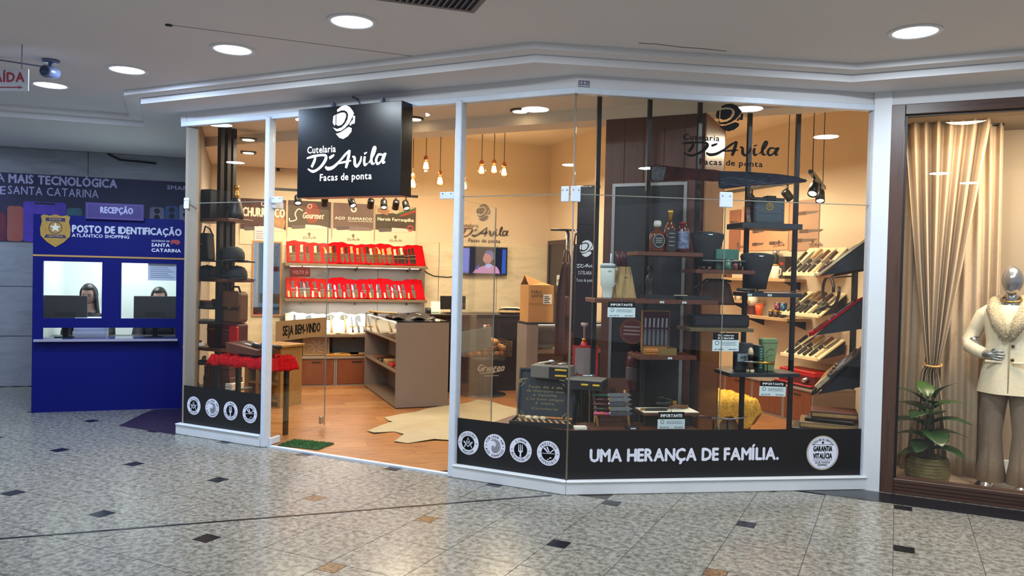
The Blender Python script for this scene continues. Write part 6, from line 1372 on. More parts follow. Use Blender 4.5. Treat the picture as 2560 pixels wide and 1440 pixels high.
# ================================================================== RIGHT WINDOW DISPLAY AND BACK RIGHT
# ---- walnut tower with the dark door panel
t = thing('walnut_tower', 'dark walnut wall tower with a black panel framed in aluminium', 'tower', 'O', 0, 6.15, 0)
TX0, TX1 = -2.192, -1.37; ALU = mat('aluminium', '#9c9a98', .35, .6); PAN = mat('panel_black', '#232225', .4)
n_ = 5; wv = (TX1 - TX0) / n_
for k in range(n_): box(TX0 + wv * k + .0015, TX0 + wv * (k + 1) - .0015, 0, .03, .012, ZB + (0 if k else 0)).build('front_plank', WALNUT, t, .002)
MB().box(TX0, TX0 + .02, .03, .75, .012, ZB).box(TX1 - .02, TX1, .03, .75, .012, ZB).box(TX0, TX1, .73, .75, .012, ZB).build('side_panel', WALNUT, t)
dp = box(-2.105, -1.512, -.012, 0, .05, 2.275).build('black_panel', PAN, t)
MB().box(-2.115, -2.09, -.02, 0, .05, 2.29).box(-1.527, -1.502, -.02, 0, .05, 2.29).box(-2.09, -1.527, -.02, 0, 2.265, 2.29).build('aluminium_frame', ALU, t)
MB().box(TX0 + .46, TX0 + .464, -.014, -.011, .05, 2.26).build('panel_joint', BLACK, t)
t = thing('fire_extinguisher', 'dim red fire extinguisher hanging on the black panel', 'fire extinguisher', 'O', q('A', 1590, 900, 1.03)[0] - 2.05, 6.06, .62, sc=.72)
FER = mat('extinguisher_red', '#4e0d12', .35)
MB().lathe([(0, 0), (.07, .005), (.072, .02), (.072, .34), (.06, .39), (.03, .42), (.025, .45), (0, .45)], 20).build('cylinder', FER, t); MB().prism([(-.03, .45), (.05, .45), (.08, .50), (-.02, .50)], -.012, .012).build('lever', BLACKM, t); MB().tube([(.03, 0, .46), (.10, -.02, .40), (.085, -.02, .15), (.08, -.02, .02)], [.010, .010, .012, .016], 8).build('hose', BLACK, t); MB().lathe([(.0725, .12), (.0735, .13), (.0735, .26), (.0725, .27)], 20).build('label', mat('ext_label', '#5a4a4a', .5), t); MB().tube([(0, .06, .30), (0, .08, .30)], .02, 8).build('wall_hook', BLACKM, t)
u, z = q('A', 1581, 828, 1.02); t = thing('fire_sign', 'round red safety sign with an amber rim on the black panel', 'sign', 'O', u - 2.05, 6.128, z)
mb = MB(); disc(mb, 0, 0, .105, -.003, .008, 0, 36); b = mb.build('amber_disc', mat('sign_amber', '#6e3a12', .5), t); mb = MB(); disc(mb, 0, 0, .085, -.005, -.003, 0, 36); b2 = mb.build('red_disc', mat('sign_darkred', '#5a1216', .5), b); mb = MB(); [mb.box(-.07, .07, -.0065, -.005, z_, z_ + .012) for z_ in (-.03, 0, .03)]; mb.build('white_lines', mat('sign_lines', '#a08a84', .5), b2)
# ---- black doorway and leaflets beside the partition, roll-up banner, aprons
frame('PW', -4.66, 10.68, -45)
u0, u1, z0, z1 = pb('PW', -.02, 1373, 601, 1415, 900)
dw = struct('door_3', MB().box(u0, u1, -.02, -.002, 0, z1).build if False else box(u0, u1, -.03, -.001, 0, z1 - .06), KDK, 'PW'); MB().box(u0 - .05, u0, -.045, 0, 0, z1).box(u1, u1 + .05, -.045, 0, 0, z1).box(u0, u1, -.045, 0, z1 - .06, z1).build('door_frame', mat('door_frame_dark', '#3a2a24', .4), dw)
for k in range(5): MB().box(u0 + .02, u1 - .02, -.034, -.03, .35 + .3 * k, .354 + .3 * k).build('groove_bead', BLACK, dw)
u0, z0 = q('PW', 1395, 700, -.04); t = thing('door_notice', 'small pale notice on the dark door beyond the carton', 'notice', 'PW', u0, -.034, z0 - .08); s = box(-.06, .06, -.003, 0, 0, .15).build('sheet', PAPER, t); MB().box(-.04, .04, -.004, -.003, .05, .09).build('print', mat('print_tan', '#a08a70', .6), s)
u0, u1, z0, z1 = pb('PW', -.9, 1418, 574, 1442, 800); t = thing('framed_print', 'black framed tall print beside the dark door', 'picture', 'PW', u0, -.05, z0); w = u1 - u0 + .25; MB().box(0, .04, -.03, .048, 0, z1 - z0).box(w - .04, w, -.03, .048, 0, z1 - z0).box(.04, w - .04, -.03, .048, z1 - z0 - .04, z1 - z0).box(.04, w - .04, -.03, .048, 0, .04).build('frame', BLACK, t); box(.04, w - .04, -.02, .0, .04, z1 - z0 - .04).build('print_sheet', BEIGE, t); MB().tube([(.12, -.024, .3), (.13, -.024, z1 - z0 - .15)], .014, 6).build('sword_picture', HC['brown'], t)
frame('V', -2.05, 6.2, 12)
def vb(x0, x1, y0, y1, d=0): return pb('V', d, x0, y0, x1, y1)
BRON = mat('bronze_gloss', '#3a2c20', .22, .2); u0, u1, z0, z1 = vb(1440, 1493, 470, 885)
t = thing('rollup_banner', 'glossy black roll-up banner with the white shop logo at the walnut tower', 'banner', 'V', (u0 + u1) / 2, 0, .012); w = (u1 - u0) / 2
s = box(-w, w, -.003, .003, .08, z1).build('sheet', mat('banner_black', '#171315', .18, kind='noise', scale=2, second='#2c1215'), t); box(-w - .02, w + .02, -.06, .06, 0, .08).build('cassette', BLACKM, t, .01); MB().tube([(0, .02, .05), (0, .02, z1)], .010, 8).build('support_pole', BLACKM, t); MB().tube([(-w - .01, 0, z1), (w + .01, 0, z1)], .012, 8).build('top_rail', CHROME, t)
ue = q('V', 1466, 650)[0] - (u0 + u1) / 2; ze = q('V', 1466, 670)[1]; mb = MB(); emblem(mb, ue, q('V', 1466, 625)[1], .14, -.006, -.004); script_name(mb, -w * .98, ze - .012, 2 * w * .97, -.005); text(mb, 'CUTELARIA', -w * .8, q('V', 1466, 690)[1], .03, w * 1.3, -.005); text(mb, 'Facas de ponta', -w * .9, q('V', 1466, 708)[1], .028, w * 1.6, -.005); mb.build('lettering', WPRINT, s)
# leather aprons on a stand next to the carton
frame('AP', q('Q', 1412, 700, -.05)[0] * .7071 - 3.58, 7.83 + q('Q', 1412, 700, -.05)[0] * .7071, 30)
APM = mat('apron_leather', '#4c2a24', .5, kind='noise', scale=8, amt=.35); ZST = q('AP', 1412, 575, .1)[1]
def apron(lb, px0, px1, y0, y1, m, m2, d, pk=True, nm='leather_apron'):
    u0, u1, z0, z1 = pb('AP', d, px0, y0, px1, y1); w = (u1 - u0) / 2; h = z1 - z0; t = thing(nm, lb, 'apron', 'AP', (u0 + u1) / 2, d, z0)
    MB().grid(24, 16, lambda a, b: ((a - .5) * 2 * w * (1 - .55 * max(0, b - .62) / .38), .03 * math.sin(a * 9) * (1 - b * .6) - .02 * math.cos(a * 3), b * h), True, (0, .006, 0)).build('body', m, t)
    if pk: MB().grid(8, 6, lambda a, b: (-w * .15 + a * w * .9, -.045 + .01 * math.sin(a * 6), h * (.42 + .22 * b)), True, (0, -.004, 0)).build('pocket', m2, t)
    MB().tube([(-w * .4, 0, h * .98), (-w * .2, .01, h * 1.12), (w * .2, .01, h * 1.12), (w * .4, 0, h * .98)], .010, 6).build('neck_strap', m2, t); MB().tube([(0, .01, h * 1.10), (0, .05, h * 1.16), (0, .10 - d, ZST - z0)], .008, 6).build('hook', STEEL, t); return t
apron('reddish brown leather apron hanging beside the carton', 1388, 1440, 655, 890, APM, mat('apron_pocket', '#7a4a34', .5, kind='noise', scale=8, amt=.3), 0)
apron('dark greenish leather apron behind the glass corner', 1424, 1452, 610, 830, mat('apron_dark', '#2c2420', .5, kind='noise', scale=8, amt=.3), LEATH, -.10)
t = thing('apron_stand', 'black garment stand carrying the leather aprons', 'stand', 'AP', q('AP', 1418, 700, .1)[0], .10, .012); zt_ = ZST - .012
MB().tube([(0, 0, .02), (0, 0, zt_)], .018, 8).build('pole', BLACKM, t); MB().tube([(-.2, 0, zt_), (.2, 0, zt_)], .012, 8).build('cross_bar', BLACKM, t); [MB().tube([(0, 0, .03), (.26 * math.cos(k * 1.571 + .7), .26 * math.sin(k * 1.571 + .7), .015)], .014, 6).build('leg', BLACKM, t) for k in range(4)]
u, z = q('Q', 1396, 712, .1); t = thing('fur_hat', 'dark curly fur hat with a pale tag behind the carton', 'hat', 'Q', .52, .16, CT2); MB().lathe([(0, 0), (.06, 0), (.06, .28), (0, .28)], 14).build('hat_block', OAK, t); MB().lathe([(.105, .27), (.11, .32), (.10, .39), (.06, .43), (0, .44)], 20).build('hat', mat('fur_dark', '#241a14', .95, kind='fur', scale=60, amt=.5, bump=1), t); MB().box(.07, .10, -.10, -.085, .30, .42).build('tag', HC['cream'], t)
# ---- poles and boards right behind the corner pane
DB = .26
PX = (1490, 1616, 1741, 1866, 1987)
t = thing('window_rack', 'row of five slim black poles carrying walnut boards behind the corner pane', 'rack', 'B', 0, 0, 0); rackB = t
PU = [q('B', px, 600, .40)[0] for px in PX]
for u in PU:
    box(u - .016, u + .016, .384, .416, .012, ZS).build('pole', BLACKM, t, .002)
def board(x0, x1, y, th=.030, d0=.10, d1=.38, m=None):
    u0, z = q('B', x0, y, d0 + .03); u1, _ = q('B', x1, y, d0 + .03); box(u0, u1, d0, d1, z - th, z).build('board', m or WALNUT, rackB, .002); return u0, u1, z
b1 = board(1592, 1754, 628); b2 = board(1484, 1792, 746); b3 = board(1736, 1884, 673, .028); b4 = board(1868, 2000, 731, .030, m=NAVY); b5 = board(1852, 2002, 556, .040, m=NAVY); b6 = board(1594, 1738, 888, .030); b7 = board(1722, 1880, 819, .026, m=mat('board_olive', '#5f4f30', .5, kind='wood', scale=5, amt=.2)); b8 = board(1820, 1996, 932, .028, m=NAVY)
def bu(px, py=700, d=DB): return q('B', px, py, d)[0]
def on(name, lb, cat, px, b, d=DB, rot=0, **k): return thing(name, lb, cat, 'B', bu(px, 700, d), d, b[2], rot, **k)
def BT(me): return me
# bottles
AMB = mat('bottle_amber', '#5a2a14', .12); LBK = mat('bottle_label_black', '#16181c', .4, kind='noise', scale=30, amt=.3); CAPG = mat('cap_gold', '#c9a050', .25, .9); GLC = mat('bottle_stopper', '#c9c4bc', .12)
t = on('round_bottle', 'squat amber bottle with black oval label and glass stopper', 'bottle', 1640, b1)
MB().lathe([(0, 0), (.052, 0), (.056, .02), (.056, .13), (.045, .15), (.02, .16), (.018, .185), (0, .185)], 20, (0, 0, 0), 1.05, .7).build('body', AMB, t); MB().lathe([(0, .185), (.024, .19), (.030, .21), (.024, .235), (0, .238)], 12).build('stopper', GLC, t); mb = MB(); disc(mb, 0, .085, .048, -.0435, -.040, 0, 24, 1.15); l = mb.build('label', LBK, t); mb = MB(); disc(mb, 0, .085, .044, -.0445, -.0435, .040, 24, 1.15); [mb.box(-.025, .025, -.0445, -.0435, z_, z_ + .006) for z_ in (.07, .085, .10)]; mb.build('label_print', mat('label_silver', '#8e8c88', .4), l)
t = on('tall_bottle', 'tall amber bottle with gold neck between two other bottles', 'bottle', 1672, b1)
MB().lathe([(0, 0), (.042, 0), (.046, .02), (.046, .17), (.036, .20), (.016, .23), (.015, .29), (0, .29)], 20, (0, 0, 0), 1, .8).build('body', AMB, t); MB().lathe([(.0165, .225), (.017, .29), (.02, .295), (.02, .32), (0, .322)], 14).build('gold_neck', CAPG, t); mb = MB(); mb.prism([(-.034, .02), (0, .0), (.034, .02), (.034, .15), (.0, .185), (-.034, .15)], -.0405, -.036); l = mb.build('label', LBK, t); mb = MB(); [mb.box(-.022, .022, -.0415, -.0405, z_, z_ + .005) for z_ in (.05, .08, .11, .14)]; mb.build('label_print', mat('label_silver', '#8e8c88', .4), l)
t = on('printed_can', 'dark red bottle with a blue and white printed label next to the tower edge', 'bottle', 1704, b1)
MB().lathe([(0, 0), (.042, 0), (.045, .02), (.045, .17), (.03, .20), (.025, .215), (0, .218)], 18).build('body', mat('bottle_red', '#4a1414', .2), t); MB().lathe([(.0455, .03), (.046, .035), (.046, .155), (.0455, .16)], 18).build('label', mat('label_blue', '#2c3e6a', .4, kind='noise', scale=30, second='#8a8fa8'), t); MB().lathe([(.026, .215), (.026, .232), (0, .235)], 12).build('cap', mat('cap_red', '#8a2a24', .4), t)
# tumbler
t = on('insulated_tumbler', 'pale mint insulated tumbler with handle and straw', 'tumbler', 1519, b2); TUM = mat('tumbler_mint', '#cfd8cf', .4)
MB().lathe([(0, 0), (.034, 0), (.036, .01), (.041, .08), (.052, .092), (.056, .235), (.055, .245)], 24).build('cup', TUM, t); MB().lathe([(.0555, .222), (.0575, .225), (.0575, .234), (.0555, .237)], 24).build('grey_band', mat('tumbler_grey', '#5a6260', .4), t); MB().lathe([(.056, .237), (.056, .252), (.03, .258), (0, .258)], 24).build('lid', mat('tumbler_lid', '#b9c2c8', .3), t); MB().tube([(.02, 0, .255), (.022, 0, .33)], .006, 8).build('straw', mat('straw', '#bcc8cc', .3), t); MB().tube([(.05, 0, .215), (.095, 0, .21), (.100, 0, .12), (.052, 0, .105)], .010, 8).build('handle', TUM, t); MB().box(-.012, .012, -.0575, -.054, .195, .205).build('emblem', mat('tumbler_mark', '#8d968e', .4), t)
# knife block
t = on('knife_block', 'striped wooden knife block with wine coloured handles behind the tumbler', 'knife block', 1560, b2, .28); KB = mat('block_wood', '#a88a58', .5, kind='wood', scale=5, amt=.55, second='#3a2c18', stretch=(14, 1, 1))
MB().prism([(-.085, 0), (.085, 0), (.035, .235), (-.055, .235)], -.05, .05).build('block', KB, t, .004)
for k, x in enumerate((-.045, -.015, .02)): MB().tube([(x, -.02 + .02 * k, .23), (x - .012, -.02 + .02 * k, .29), (x - .025, -.02 + .02 * k, .35)], [.011, .014, .012], 8).build('knife_handle', HC['wine'], t)
mb = MB(); [mb.box(-.01 + .02 * k, .02 + .02 * k, -.053, -.05, .05 + .05 * k, .056 + .05 * k) for k in range(3)]; MB().lathe([(0, -.002), (.012, 0), (0, .002)], 10).build('brass_pin', BRASS, t).location = (.0, -.051, .16)
for k, (px, lb, m) in enumerate(((1655, 'long black knife tray on the middle board', BLACK), (1725, 'short black knife tray with a white handled knife near the tower edge', BLACK))):
    t = on('knife_tray', lb, 'tray', px, b2, .26); MB().box(-.14, .14, -.08, .08, 0, .012).box(-.14, .14, -.08, -.07, .012, .03).box(-.14, .14, .07, .08, .012, .03).build('tray', m, t); MB().prism([(-.12, -.015), (-.02, -.012), (-.02, .012), (-.12, .012)], .014, .034, 'z').build('handle', HC['cream'] if k else HC['dark'], t); MB().prism([(-.02, -.014), (.11, -.006), (.13, .006), (-.02, .014)], .02, .024, 'z').build('blade', BLADED, t)
t = on('carved_bust', 'small dark carved figure behind the middle board', 'figurine', 1625, b2, .33); MB().lathe([(0, 0), (.04, 0), (.03, .02), (.026, .08), (.035, .13), (.028, .17), (.014, .19), (.022, .21), (.022, .235), (0, .25)], 14).build('figure', LEATHK, t); box(-.045, .045, -.045, .045, 0, .012).build('base', WALNUT, t)
# shirts on torsos
SHK = mat('shirt_black', '#191a1e', .85, kind='noise', scale=40, amt=.2)
def torso(lb, px, py0, py1, w, b, d=.24):
    u = bu(px, 650, d); z1 = q('B', px, py0, d)[1]; h = z1 - b[2]; t = thing('shirt_torso', lb, 'shirt', 'B', u, d, b[2], 0, 'black shirts on torsos')
    MB().lathe([(.05, 0), (.05, .012), (0, .014)], 16).build('stand', BLACKM, t); MB().tube([(0, 0, .01), (0, 0, h * .2)], .012, 8).build('stem', BLACKM, t)
    MB().loft([(0, 0, h * .08, w * .52, .045), (0, 0, h * .35, w * .62, .055), (0, 0, h * .7, w * .86, .062), (0, 0, h * .90, w * 1.0, .055), (0, 0, h * .965, w * .92, .038), (0, 0, h, w * .42, .028)]).build('shirt', SHK, t); MB().grid(10, 4, lambda a, b: (.4 * w * math.cos(math.pi * a), -.03 - .022 * math.sin(math.pi * a), h * (1.0 - .05 * math.sin(math.pi * a)) - .012 * b), True, (0, -.002, 0)).build('collar', mat('collar_grey', '#34363a', .8), t); MB().box(-.016, .016, -.062, -.052, h * .90, h * .925).build('neck_label', PAPER, t)
torso('black shirt torso beside the printed bottle', 1767, 579, 672, .135, b3); torso('wider black shirt torso below the navy gift box', 1894, 632, 731, .14, b4)
t = on('teal_tin', 'teal green tin box lying above a white handled blade', 'tin', 1810, b3, .22, rot=0); TEAL = mat('tin_teal', '#3f6f62', .35, kind='noise', scale=14, amt=.35); box(-.085, .085, -.05, .05, 0, .062).build('lower_tin', mat('tin_dark', '#24362f', .4), t, .004); box(-.09, .09, -.055, .055, .075, .155).build('upper_tin', TEAL, t, .006); MB().prism([(-.20, .064), (-.06, .062), (.13, .066), (.13, .072), (-.2, .072)], -.075, -.055).build('blade_rest', BLADE, t)
for k in range(3): s = on('spice_can', ['red and white', 'green', 'dark'][k] + ' small can beside the teal tin', 'can', (1836, 1818, 1848)[k], b3, (.18, .145, .26)[k]); MB().lathe([(0, 0), (.022, 0), (.022, .065), (0, .065)], 14).build('body', mat('can_%d' % k, ('#8a4a40', '#4f7a68', '#2a2622')[k], .35, kind='noise', scale=40, amt=.4), s); MB().lathe([(.023, .065), (.023, .075), (0, .077)], 14).build('lid', (HC['cream'], STEEL, BLACK)[k], s)
# gift box on the top board
u0, u1, z0, z1 = pb('B', .22, 1876, 492, 1954, 556); t = thing('navy_gift_box', 'dark blue grey gift box with a round emblem on the highest board', 'box', 'B', (u0 + u1) / 2, .24, b5[2]); w = (u1 - u0) / 2; h = z1 - b5[2]; GB = mat('gift_navy', '#2c3a44', .5, kind='noise', scale=20, amt=.1)
box(-w * .86, w, -.07, .07, 0, h * .95).build('box', GB, t, .004); box(-w, -w * .87, -.08, .06, 0, h * .9).build('side_case', BAGK, t, .003); MB().box(-w * .2, w * .45, -.074, -.0, h * .82, h * 1.02).build('flap', BAGK, t, .006); mb = MB(); disc(mb, w * .02, h * .62, .028, -.0725, -.07, .021, 24); text(mb, 'A', w * .02, h * .58, .03, None, -.0725, 'c'); mb.build('emblem', BRASS, t)
for s_ in (-1, 1): 
    for k in range(4): MB().lathe([(0, -.003), (.006, 0), (0, .003)], 8).build('stud', STEEL, t).location = (s_ * w * .9, -.076 if s_ > 0 else -.085, h * (.15 + .2 * k))
t = on('studded_belt', 'brown studded belt standing beside the gift box', 'belt', 1866, b5, .20); MB().grid(4, 12, lambda a, b: (-.02 + .04 * a, -.02 + .02 * math.sin(b * 3), .20 * b), True, (0, .006, 0)).build('strap', LEATH, t); [MB().lathe([(0, -.003), (.006, 0), (0, .003)], 8).build('stud', STEEL, t).__setattr__('location', (0, -.026, .04 + .05 * k)) for k in range(3)]
# knife lying on b4
t = on('long_sabre', 'long thin black knife lying on the board under the right hand shirt', 'knife', 1920, b4, .14); MB().tube([(-.24, 0, .02), (-.10, 0, .016)], [.012, .014], 8).build('handle', HC['dark'], t); MB().prism([(-.10, -.012), (.20, -.008), (.27, .004), (.2, .012), (-.10, .012)], .010, .014, 'z').build('blade', BLADED, t); MB().prism([(-.11, -.02), (-.1, -.02), (-.1, .02), (-.11, .02)], .004, .028, 'z').build('guard', BRASS, t)
# red lined wooden case with six knives
t = on('steak_knife_case', 'open wooden case lined in dark red with six steak knives', 'case', 1650, b6, .25); RV = mat('velvet_wine', '#4a1420', .8, kind='noise', scale=40, amt=.2)
u0, u1, z0, z1 = pb('B', .33, 1611, 776, 1680, 872); w = (u1 - u0) / 2; h = z1 - b6[2]
MB().box(-w, w, -.10, .07, 0, .012).box(-w, w, -.10, -.088, .012, .05).box(-w, -w + .012, -.088, .07, .012, .05).box(w - .012, w, -.088, .07, .012, .05).build('tray', mat('case_maple', '#7a6236', .5, kind='wood', scale=5, amt=.25), t); lid = box(-w, w, .07, .085, .012, h).build('lid', OAK, t); MB().box(-w + .01, w - .005, .064, .07, .055, h - .01).build('velvet', RV, lid)
for k in range(6):
    x = -w * .78 + k * w * 1.52 / 5; MB().prism([(x - .009, h * .56), (x + .009, h * .56), (x + .011, h * .38), (x + .009, h * .18), (x - .009, h * .18), (x - .011, h * .38)], .054, .064).build('knife_handle', mat('pewter', '#6f7278', .35, .5), t); MB().prism([(x - .006, h * .60), (x + .008, h * .60), (x + .010, h * .82), (x - .004, h * .82)], .060, .064).build('knife_blade', STEEL, t)
t = on('round_board', 'small honey coloured wooden block beside the steak knife case', 'board', 1632, b6, .145); box(-.05, .05, -.03, .03, 0, .05).build('block', mat('honey_wood', '#a8682c', .5, kind='wood', scale=5, amt=.2), t, .01, 2); MB().box(-.05, .05, -.031, -.029, .02, .024).build('seam', LEATH, t)
# long black case and folded leather on b7
t = on('long_black_case', 'long glossy black case on the olive board', 'case', 1798, b7, .24); u0, u1, z0, z1 = pb('B', .24, 1730, 785, 1867, 819); w = (u1 - u0) / 2; h = z1 - b7[2]; MB().prism(rr(-w, w, 0, h, .02), -.07, .07).build('case', mat('case_gloss', '#161416', .2), t, .004); MB().box(-w * .94, w * .94, -.074, -.07, h * .2, h * .85).build('window_strip', mat('case_film', '#232126', .1), t)
t = on('leather_holster', 'dark brown leather holster hanging over the long black case', 'holster', 1788, (0, 0, b7[2] + .165), .33); MB().grid(16, 8, lambda a, b: ((a - .5) * .30 * (1 - .3 * b), -.03 + .02 * math.sin(a * 6), .19 * b - .03 * (abs(a - .5) * 2) ** 2 * b), True, (0, .008, 0)).build('leather', LEATH, t); MB().tube([(-.17, -.02, .12), (-.08, -.02, .19), (.05, -.02, .19), (.12, -.02, .18)], .010, 6).build('strap', LEATHK, t); MB().tube([(0, .0, .18), (0, .06, .2)], .006, 6).build('hook', BLACKM, t)
# lower right board b8
t = on('green_canvas_pouch', 'sage green canvas pouch with a stitched wave on the lower board', 'pouch', 1925, b8, .27); GRN = mat('canvas_sage', '#6f8458', .85, kind='noise', scale=40, amt=.15); u0, u1, z0, z1 = pb('B', .25, 1905, 846, 1946, 932); w = (u1 - u0) / 2; h = z1 - b8[2]
MB().prism([(-w * .6, 0), (w * .55, 0), (w, h * .95), (w * .95, h), (-w * .95, h), (-w, h * .95)], -.035, .03).build('pouch', GRN, t, .008, 2); mb = MB(); stroke(mb, [(-w * .5, h * .55), (0, h * .68), (w * .5, h * .66)], .005, -.037); stroke(mb, [(-w * .4, h * .42), (0, h * .48), (w * .4, h * .5)], .004, -.037); mb.box(-w * .7, w * .65, -.0375, -.035, h * .28, h * .29).box(-w * .9, w * .9, -.0375, -.035, h * .86, h * .87); mb.build('stitching', mat('thread_dark', '#3f4c34', .8), t)
t = on('dark_pouch', 'black grooming pouch with a grey label on the lower board', 'pouch', 1863, b8, .24); MB().prism(rr(-.07, .07, 0, .215, .015), -.03, .03).build('pouch', mat('pouch_slate', '#26282e', .7, kind='noise', scale=30, amt=.2), t, .008); l = MB().box(-.058, .03, -.034, -.03, .075, .135).build('label', mat('label_blueg', '#8d9aa4', .5), t); mb = MB(); text(mb, 'KIT', -.014, .097, .018, None, -.0355, 'c', bold=.04); mb.build('label_print', KPRINT, l)
t = on('shaving_brush', 'brown and cream shaving brush standing on the lower board', 'brush', 1882, b8, .16); MB().lathe([(0, 0), (.030, 0), (.030, .022), (0, .022)], 16).build('base', HC['cream'], t); MB().lathe([(.024, .022), (.022, .05), (.014, .075), (.018, .09), (0, .09)], 14).build('handle', HC['brown'], t); MB().lathe([(.016, .09), (.022, .13), (.022, .135), (0, .135)], 14).build('bristle', LEATHK, t); MB().lathe([(.0225, .135), (.018, .17), (.008, .185), (0, .187)], 14).build('bristle_tip', HC['cream'], t)
t = on('green_spine_box', 'dark green lettered box between the brush and the sage pouch', 'box', 1901, b8, .22); box(-.02, .02, -.05, .05, 0, .20).build('box', mat('box_darkgreen', '#15302a', .5), t, .003); mb = MB(); [mb.box(-.010, .010, -.0515, -.05, .03 + .02 * k, .042 + .02 * k) for k in range(8)]; mb.build('lettering', mat('box_mint', '#4f8a78', .5), t)
t = on('brass_dagger', 'slim brass handled dagger on stands in front of the sage pouch', 'knife', 1900, b8, .12); zz_ = .078; MB().tube([(-.11, 0, zz_ + .008), (.01, 0, zz_)], [.006, .010], 8).build('blade', BLADE, t); MB().tube([(.01, 0, zz_), (.13, 0, zz_ - .006)], [.012, .009], 8).build('handle', BRASS, t); [MB().tube([(x, 0, 0), (x, 0, zz_ - .006)], .004, 6).build('stand', BLACKM, t) for x in (-.06, .08)]
# ---- price cards hanging from the boards
def card(lb, x0, x1, y0, y1, ym, d, head, tilt=-8, roll=0):
    u0, u1, z0, z1 = pb('B', d, x0, y0, x1, y1); zm = q('B', (x0 + x1) / 2, ym, d)[1]; w = u1 - u0; t = thing('price_card', lb, 'price card', 'B', u0, d, z0, 0, 'cards hanging from the display boards', 0, roll)
    s = box(0, w, -.002, 0, 0, zm - z0).build('white_card', PAPER, t); k_ = box(w * .02, w * .98, -.001, .002, zm - z0, z1 - z0).build('black_header', KPRINT, t); h = zm - z0
    mb = MB(); ls = head.split('/'); hh = (z1 - zm)
    for i, l in enumerate(ls): text(mb, l, w / 2, zm - z0 + hh * (.30 if len(ls) == 1 else .52 - .36 * i), hh * (.40 if len(ls) == 1 else .26), w * (.78 if len(ls) == 1 else .6), -.002, 'c', bold=.06)
    mb.build('header_lettering', WPRINT, k_); mb = MB(); disc(mb, w * .17, h * .74, h * .20, -.003, -.002, h * .15, 20); [mb.box(w * .32, w * (.92 - .05 * (j % 2)), -.0028, -.002, h * (.55 + .12 * j), h * (.58 + .12 * j)) for j in range(3)]; text(mb, 'em até 3x', w * .08, h * .12, h * .13, w * .34, -.0028, bold=.05); text(mb, 'sem juros', w * .62, h * .12, h * .13, w * .3, -.0028, bold=.05); mb.build('card_print', mat('card_ink_grey', '#4a5860', .5), s)
    MB().tube([(w * .5, .004, z1 - z0), (w * .5, .012, z1 - z0 + .02)], .003, 5).build('clip', STEEL, t)
card('white card under the tumbler board, black header', 1519, 1588, 755, 793, 769, .09, 'IMPORTANTE'); card('white card with a two line black header below the olive board', 1781, 1847, 832, 878, 850, .09, 'Os valores/de SC importados'); card('white card tilted under the lower board near the red wooden cabinets', 1898, 1964, 952, 989, 965, .085, 'IMPORTANTE', 0, 2); card('white card lowest of all, standing just above the black film', 1644, 1712, 1030, 1072, 1048, .07, 'IMPORTANTE')
for k, (px, b) in enumerate(((1656, b2), (1712, b2), (1680, b6), (1875, b4), (1925, b4))): s = thing('price_tag', ['small white tag in the middle of the tumbler board edge', 'small white tag at the tower end of the tumbler board edge', 'small white tag on the edge of the steak knife board', 'small grey tag on the edge of the navy shirt board by the pole', 'small grey tag further along the navy shirt board edge'][k], 'tag', 'B', bu(px, 700, .1), .097, b[2] - .024); box(-.016, .016, -.0015, .0015, 0, .014).build('tag', PAPER, s); MB().box(-.010, .010, -.0022, -.0015, .005, .008).build('tag_print', KPRINT, s)
# ---- low window platform with the open cutlery case, knife stand and trays
ZPL = .43
mb = MB(); mb.prism([(0, .06), (q('B', 1742, 1060, .1)[0], .06), (q('B', 1742, 1060, .1)[0], .37), (0, .37)], .40, ZPL, 'z'); t = thing('window_platform', 'low dark platform behind the black film at the corner', 'platform', 'B', 0, 0, 0); mb.build('top', WALNUT, t); up = q('B', 1742, 1060, .1)[0]
for u in (.05, up - .08): MB().box(u, u + .03, .08, .36, .012, .40).build('leg_panel', BLACK, t)
t2 = thing('window_platform', 'low dark platform behind the black film beside the door post side', 'platform', 'A', 0, 0, 0); mb = MB().prism([(-.62, .06), (-.06, .06), (-.30, .40), (-.62, .40)], .40, ZPL, 'z'); mb.build('top', WALNUT, t2); [MB().box(u, u + .03, .08, .38, .012, .40).build('leg_panel', BLACK, t2) for u in (-.6, -.36)]
frame('CC', *W('A', q('A', 1350, 1062, .15)[0], .20, 0)[:2], 14)
t = thing('cutlery_case', 'open black cutlery case with gold lettering inside its raised lid', 'case', 'CC', 0, 0, ZPL); cw = .225
tr = MB().box(-cw, cw, -.14, .14, 0, .012).box(-cw, cw, -.14, -.13, .012, .035).box(-cw, -cw + .01, -.13, .14, .012, .035).box(cw - .01, cw, -.13, .14, .012, .035).build('tray', BLACK, t); box(-cw + .012, cw - .012, -.128, .138, .012, .018).build('lining', mat('lining_grey', '#3a3836', .9), tr)
for k in range(9):
    x = -cw + .04 + k * .046; MB().tube([(x + .04, -.115, .030), (x, .005, .030)], [.008, .010], 8, .7).build('fork_handle', OAK, t); MB().prism([(x, .005), (x - .006, .10), (x - .018, .12), (x - .016, .005)], .022, .026, 'z').build('fork_blade', STEEL, t)
for k in range(3): MB().lathe([(0, 0), (.024, .004), (.026, .016), (.016, .026), (0, .028)], 14).build('sauce_cup', HC['cream'], t).location = (-.12 + .055 * k, .06, .018)
lidr = MB().box(-cw, cw, 0, .012, 0, .36).box(-cw, cw, -.02, 0, .345, .36).box(-cw, -cw + .012, -.02, 0, 0, .345).box(cw - .012, cw, -.02, 0, 0, .345).build('lid', mat('case_slate', '#23262d', .5), t); lidr.matrix_local = Matrix.Translation((0, .14, .03)) @ Matrix.Rotation(R_(-14), 4, 'X')
GOLDT = mat('gold_text', '#8a744c', .5); mb = MB()
